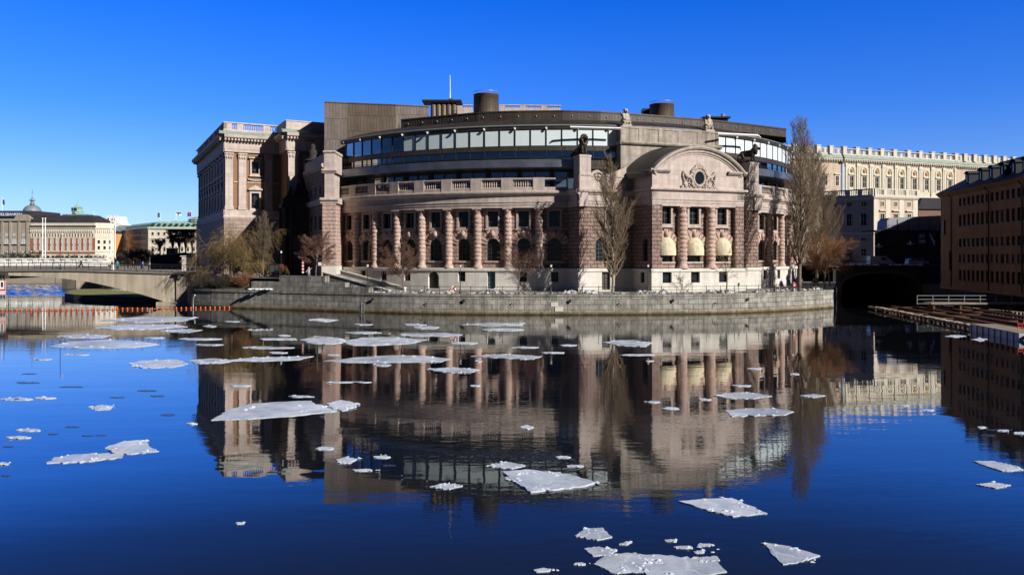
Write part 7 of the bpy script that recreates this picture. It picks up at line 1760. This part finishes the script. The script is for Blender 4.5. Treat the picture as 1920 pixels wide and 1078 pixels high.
# ------------------------------------------------------------------ people
M['skin']=plain('skin',(.55,.36,.27),.55,.08,4,spec=.3)
def person(label,base,rz,jacket,legs,stride=.35,hat=None,bike=False,h=1.75,arm=.25):
    rt=empty('person',base,label,'person'); k=h/1.75
    def J(s):   # leg joints: hip, knee, ankle
        a=stride*s; return Vector((0,.09,.92)),Vector((a*.55,.10,.50)),Vector((a*.9-(.12 if s<0 else -.02),.10,.09))
    b=MB(); tr=MB(); jk=MB()
    for s,y in ((1,1),(-1,-1)):
        H_,K_,A_=J(s); f=lambda v:Vector((v.x,v.y*y,v.z))
        for B_,g in ((b,1.),(tr,1.22)):
            B_.capsule(f(H_),f(K_),.085*g,.06*g); B_.capsule(f(K_),f(A_) if B_ is b else f(A_)+Vector((0,0,.03)),.058*g,.042*g)
        b.capsule(f(A_)+Vector((-.03,0,-.04)),f(A_)+Vector((.15,0,-.05)),.045,.04)
        sh=Vector((0,.19*y,1.42)); el=sh+Vector((-s*arm*.5,.05*y,-.29)); ha=el+Vector((.10-s*arm*.45,-.01*y,-.24))
        b.capsule(sh,el,.055,.045); b.capsule(el,ha,.042,.03); jk.capsule(sh,el,.078,.066); jk.capsule(el,ha,.064,.05)
        dn=(ha-el).normalized(); b.capsule(ha,ha+dn*.08,.032,.034)
        for q,(o,L) in enumerate(((-.028,.065),(-.01,.078),(.01,.072),(.027,.058))): p=ha+dn*.09+Vector((o,0,0)); b.capsule(p,p+dn*L*.6+Vector((.01,0,0)),.009,.0085,6); b.capsule(p+dn*L*.6+Vector((.01,0,0)),p+dn*L+Vector((.025,-.01*y,0)),.0085,.007,6)
        b.capsule(ha+dn*.03+Vector((.025,0,0)),ha+dn*.075+Vector((.055,-.01*y,0)),.011,.009,6)
    b.capsule((0,0,.95),(0,0,1.2),.14,.13); b.capsule((0,-.08,1.36),(0,.08,1.36),.125,.125); b.capsule((0,0,1.42),(.02,0,1.54),.055,.05)
    tr.capsule((0,-.06,.93),(0,.06,.93),.125,.125)
    jk.capsule((0,-.05,.86),(0,.05,.86),.14,.14); jk.capsule((0,-.04,.95),(0,-.05,1.3),.135,.15); jk.capsule((0,.04,.95),(0,.05,1.3),.135,.15); jk.capsule((0,-.13,1.38),(0,.13,1.38),.11,.11)
    hd=Vector((.03,0,1.64)); b.ball(hd,.085,14,10,1.08,.9,1.3); b.capsule(hd+Vector((.02,0,-.07)),hd+Vector((.055,0,-.085)),.055,.04); b.capsule(hd+Vector((.085,0,.0)),hd+Vector((.115,0,-.03)),.012,.017,6)
    for y in (-1,1): b.ball(hd+Vector((0,.08*y,-.01)),.022,6,5,1,.5,1.4)
    hr=MB(); hr.lathe((hd.x-.018,hd.y,hd.z+.02),[(.094,-.05),(.1,.0),(.09,.06),(.055,.1),(.001,.115)],12)
    for m_ in (b,tr,jk,hr): place(m_,base,rz,k)
    fused('body',b,M['skin'],rt,.0125,1); fused('jacket',jk,jacket,rt,.025,2); fused('trousers',tr,legs,rt,.022,1); hr.build('hat' if hat else 'hair',hat or M['hairdark'],rt)
    e=MB()
    for y in (-1,1): e.ball(hd+Vector((.078,.033*y,.01)),.011,6,4)
    e.capsule(hd+Vector((.088,-.022,-.06)),hd+Vector((.088,.022,-.06)),.006,.006,5); place(e,base,rz,k); e.build('face',M['iron'],rt)
    return rt
M['hairdark']=plain('dark_hair',(.025,.018,.013),.8,.2,20)
cl=lambda n,c: plain(n,c,.9,.2,6)
blk=cl('black_cloth',(.014,.014,.016)); den=cl('dark_blue_denim',(.03,.04,.07)); teal=cl('teal_jacket_cloth',(.02,.22,.30)); blue=cl('blue_jacket_cloth',(.03,.06,.32)); gry=cl('grey_cloth',(.05,.05,.055)); crm=cl('white_knit',(.7,.7,.68))
def onb(px,d=-2.2): s=bsx(px); q=bm(s,lerp(dk,s)+.28,d); return (q.x,q.y,q.z)
person('person in dark clothes and a white cap striding left across the footbridge',onb(141),R_(175),blk,blk,.5,crm,h=1.8)
person('person in dark clothes walking near the middle of the footbridge',onb(182,-6),R_(10),gry,blk,.3,None,h=1.7)
person('person in a teal jacket standing on the footbridge by the white bollard',onb(210),R_(-80),teal,den,.12,None,h=1.75)
person('person in dark clothes right of the person in teal on the footbridge',onb(228,-5),R_(190),blk,gry,.35,None,h=1.72)
person('person in a bright blue jacket on the right part of the footbridge',onb(258),R_(-20),blue,den,.3,None,h=1.78)
person('person in black walking on the promenade by the tallest poplar, left of two',(XX(1503,134),134,ZQ-.02),R_(-60),blk,blk,.3,None,h=1.78)
person('person in black walking on the promenade, right of two near the poplars',(XX(1526,137),137,ZQ-.02),R_(200),blk,gry,.35,None,h=1.78)
# ------------------------------------------------------------------ vans on the arch bridge
M['tyre']=plain('black_tyre',(.015,.015,.015),.8,.1); M['carwhite']=plain('white_car_paint',(.42,.44,.50),.25,.04,1,spec=.6)
M['lampglass']=plain('lamp_lens',(.6,.6,.62),.1,.05); M['redlens']=plain('red_lens',(.4,.02,.02),.2,.05)
def van(label,x,Y,z,prof,L,W,glassq,group='parked vehicles on the arch bridge'):
    rt=empty('parked_van' if L>4.8 else 'parked_car',(x+L/2,Y+W/2,z),label,'van' if L>4.8 else 'car',group); b=MB()
    n=len(prof)
    ins=[(px_,pz_) for px_,pz_ in prof]
    def side(y,sc): return [Vector((x+px_,y,z+pz_)) for px_,pz_ in ins]
    A=side(Y,1); B=side(Y+W,1)
    A2=[Vector((x+L/2+(p.x-x-L/2)*.985,Y-.06,z+.35+(p.z-z-.35)*.93)) if p.z-z<1.0 else Vector((p.x,Y,p.z)) for p in A]
    b.face(A); b.face(B)
    for i in range(n):
        j=(i+1)%n; b.face([A[i],A[j],B[j],B[i]],None,0,False)
    mbx=MB(); b.box((x+L/2,Y-.02,z+.62),(L*.93,.05,.12)); 
    b.build('body',M['carwhite'],rt)
    for q in glassq:
        g=MB(); pts=[Vector((x+a,Y-.012,z+c)) for a,c in q]; pt2=[p+Vector((0,.03,0)) for p in pts]; g.face(pts)
        for i in range(len(pts)): j=(i+1)%len(pts); g.face([pts[i],pts[j],pt2[j],pt2[i]])
        g.build('side_window',M['glass'],rt)
    ws=MB(); f0,f1=prof[-3],prof[-4]   # windscreen edge
    for a,c in ((f0,f1),):
        ws.face([Vector((x+a[0]+.02,Y+.12,z+a[1]+.02)),Vector((x+a[0]+.02,Y+W-.12,z+a[1]+.02)),Vector((x+c[0]+.02,Y+W-.12,z+c[1]-.02)),Vector((x+c[0]+.02,Y+.12,z+c[1]-.02))])
    ws.build('windscreen',M['glass'],rt)
    for wx in (L*.19,L*.80):
        for y in (Y-.03,Y+W-.17):
            t=MB(); K=18
            for k in range(K):
                a0,a1=2*PI*k/K,2*PI*(k+1)/K; R1=.34
                p=lambda a,r,yy:(x+wx+r*math.cos(a),yy,z+.34+r*math.sin(a))
                for r0_,y0,r1_,y1 in ((.2,y,.32,y),(.32,y,R1,y+.04),(R1,y+.04,R1,y+.18),(R1,y+.18,.2,y+.2)): t.face([p(a0,r0_,y0),p(a1,r0_,y0),p(a1,r1_,y1),p(a0,r1_,y1)],None,0,True)
            wo=t.build('wheel',M['tyre'],rt); r=MB()
            for k in range(K): a0,a1=2*PI*k/K,2*PI*(k+1)/K; r.face([p(a0,.2,y+.01),p(a1,.2,y+.01),(x+wx,y-.01,z+.34)])
            r.build('rim',M['rim'],wo)
    for nm,xx,mat in (('headlight',L-.12,'lampglass'),('tail_light',.06,'redlens')):
        for y in (Y+.05,Y+W-.3): h=MB(); h.box((x+xx,y+.12,z+.8),(.2,.26,.2)); h.build(nm,M[mat],rt)
    m_=MB(); m_.box((x+L*.74,Y-.12,z+1.12),(.14,.2,.2)); m_.build('wing_mirror',M['darkmetal'],rt)
    d=MB(); d.box((x+L*.55,Y-.008,z+1.02),(.16,.03,.04)); d.box((x+L*.30,Y-.009,z+1.0),(.012,.012,.9)); d.box((x+L*.62,Y-.0095,z+.95),(.012,.012,.9)); d.build('door_seam',M['darkmetal'],rt)
    return rt
Yv=174.5
van('white panel van parked on the arch bridge',XX(1632,Yv),Yv,6.47,[(0,.35),(0,1.9),(.12,2.0),(3.1,2.0),(3.35,1.95),(4.35,1.15),(5.0,.98),(5.05,.35)],5.05,1.9,[[(2.35,1.15),(2.35,1.72),(3.25,1.72),(3.85,1.2)]])
van('pale estate car parked on the arch bridge, right of the panel van',XX(1704,Yv),Yv,6.47,[(0,.3),(0,1.0),(.25,1.45),(.9,1.52),(2.7,1.48),(2.95,1.42),(3.6,1.0),(4.45,.82),(4.5,.3)],4.5,1.8,[[(.35,1.02),(.5,1.38),(1.3,1.43),(1.3,1.02)],[(1.42,1.02),(1.42,1.43),(2.6,1.4),(3.2,1.05)]])
# ------------------------------------------------------------------ timber jetties and rail platform, right
M['wood']=plain('weathered_grey_timber',(.26,.22,.17),.9,.35,1.2,.02); M['woodbrown']=plain('rusty_brown_timber',(.12,.055,.03),.9,.35,1.2,.02)
j0,j1=WP(1637,574.5,.55),WP(1903,625,.55); jd=Vector((j1.x-j0.x,j1.y-j0.y,0)); JL=jd.length; jd/=JL; jn=Vector((-jd.y,jd.x,0)); jn=jn if jn.x>0 else -jn
jm=lambda s,z,d: Vector((j0.x,j0.y,0))+jd*s+jn*d+Vector((0,0,z))
jt=empty('timber_jetty',jm(JL/2,0,3),'long low timber jetty of parallel brown beams lying on the water at the right','jetty')
for d,z,mt in ((0,.5,'wood'),(3.4,.62,'woodbrown'),(6.6,.62,'woodbrown'),(9.8,.62,'woodbrown'),(13.0,.62,'woodbrown')):
    b=MB(); mbox(b,jm,-2,JL+14,z-.28,z,d-.16,d+.16); mbox(b,jm,-2,JL+14,z-.85,z-.5,d-.1,d+.1); b.build('beam',M[mt],jt)
rr=random.Random(5)
b=MB()
for i in range(30): s=JL*(i+.5)/30; b.box(tuple(jm(s,-.3,rr.uniform(-.1,.15))),(.3,.3,1.7),rz=rr.uniform(0,1))
b.build('pile',M['woodbrown'],jt)
b=MB()
for i in range(46):
    s=JL*(i+rr.uniform(.1,.9))/46
    if rr.random()<.8: q=jm(s,.53+rr.uniform(0,.03),.15+rr.uniform(-.1,.2)); b.box(tuple(q),(rr.uniform(.5,.9),rr.uniform(.5,.95),.07),rz=math.atan2(jd.y,jd.x)+rr.uniform(-.1,.1))
b.build('plank',plain('pale_worn_planks',(.42,.38,.31),.9,.3,2),jt)
b=MB()
for i in range(18):
    s=JL*(i+rr.random())/18; d=rr.choice([1.6,5.,8.2,11.4]); q=jm(s,.45,d); b.box(tuple(q),(rr.uniform(1.,3.),.35,.12),rz=math.atan2(jn.y,jn.x))
b.build('cross_timber',M['woodbrown'],jt)
pn=empty('white_pontoon',jm(JL+.5,0,0),'white painted steel pontoon at the near end of the timber jetty','pontoon')
b=MB(); mbox(b,jm,JL-9.,JL+2.,-.3,.72,-.55,2.2); b.build('hull',plain('scuffed_white_paint',(.62,.63,.66),.6,.2,1,streak=.3),pn); b=MB()
for i in range(8): mbox(b,jm,JL-8.6+1.35*i,JL-8.4+1.35*i,-.2,.7,-.62,-.553)
b.build('fender',M['iron'],pn); b=MB(); mbox(b,jm,JL-9,JL+2,.722,.78,-.6,2.25); b.build('deck',M['wood'],pn)
wv=empty('red_valve_stand',jm(JL-1.,.8,1.),'red four legged iron stand on the white pontoon','stand'); b=MB(); q=jm(JL-1.2,.78,1.1)
for sx_ in (-1,1): b.tube([q+Vector((.3*sx_,0,0)),q+Vector((.22*sx_,0,.5)),q+Vector((.38*sx_,0,1.05))],.03,5)
b.tube([q+Vector((-.24,0,.35)),q+Vector((.24,0,.35))],.025,5); b.tube([q+Vector((-.22,0,.6)),q+Vector((.22,0,.6))],.025,5); b.build('frame',M['red'],wv)
po=P(1718,568,119.); pe=P(1945,566,119.); pd=Vector((pe.x-po.x,0,0)).length
pp_=lambda s,z,d: Vector((po.x+s,119.-d,z))
pw=empty('walkway_platform',(po.x+8,119,1.4),'raised timber walkway with a steel railing coloured pale as if sunlit, behind the beams of the jetty','walkway')
b=MB(); mbox(b,pp_,2.2,30,1.3,1.55,-2.2,0); b.build('deck',M['wood'],pw); b=MB()
for i in range(8): mbox(b,pp_,2.6+4*i,2.9+4*i,-1.2,1.3,-1.9,-.2)
b.build('support',M['woodbrown'],pw)
zr=1.58
for i in range(12):
    b=MB(); q=pp_(.2+2.35*i,1.3,-.15); b.tube([q,q+Vector((0,0,1.35))],.045,6); b.build('post',M['rim'],pw)
for h in (1.3,.75,.1):
    b=MB(); b.tube([pp_(.2,1.3+h,-.15),pp_(28,1.3+h,-.15)],.035,6); b.build('rail',M['rim'],pw)  # pale metal colour stands in for sunlight on the railing
st_=empty('pile_row',WP(1850,582,.3),'row of worn timber pile heads before the raised walkway','piles'); b=MB(); rr=random.Random(2)
for i in range(40): q=WP(1745+7*i,571+.62*i+rr.uniform(-1,1),.35); b.lathe((q.x,q.y,0),[(.16,-1),(.15,.35),(.05,.42)],7)
b.build('pile',M['wood'],st_); b=MB(); b.tube([WP(1745,571,.25),WP(2025,596,.25)],.14,5); b.build('waling',M['wood'],st_)
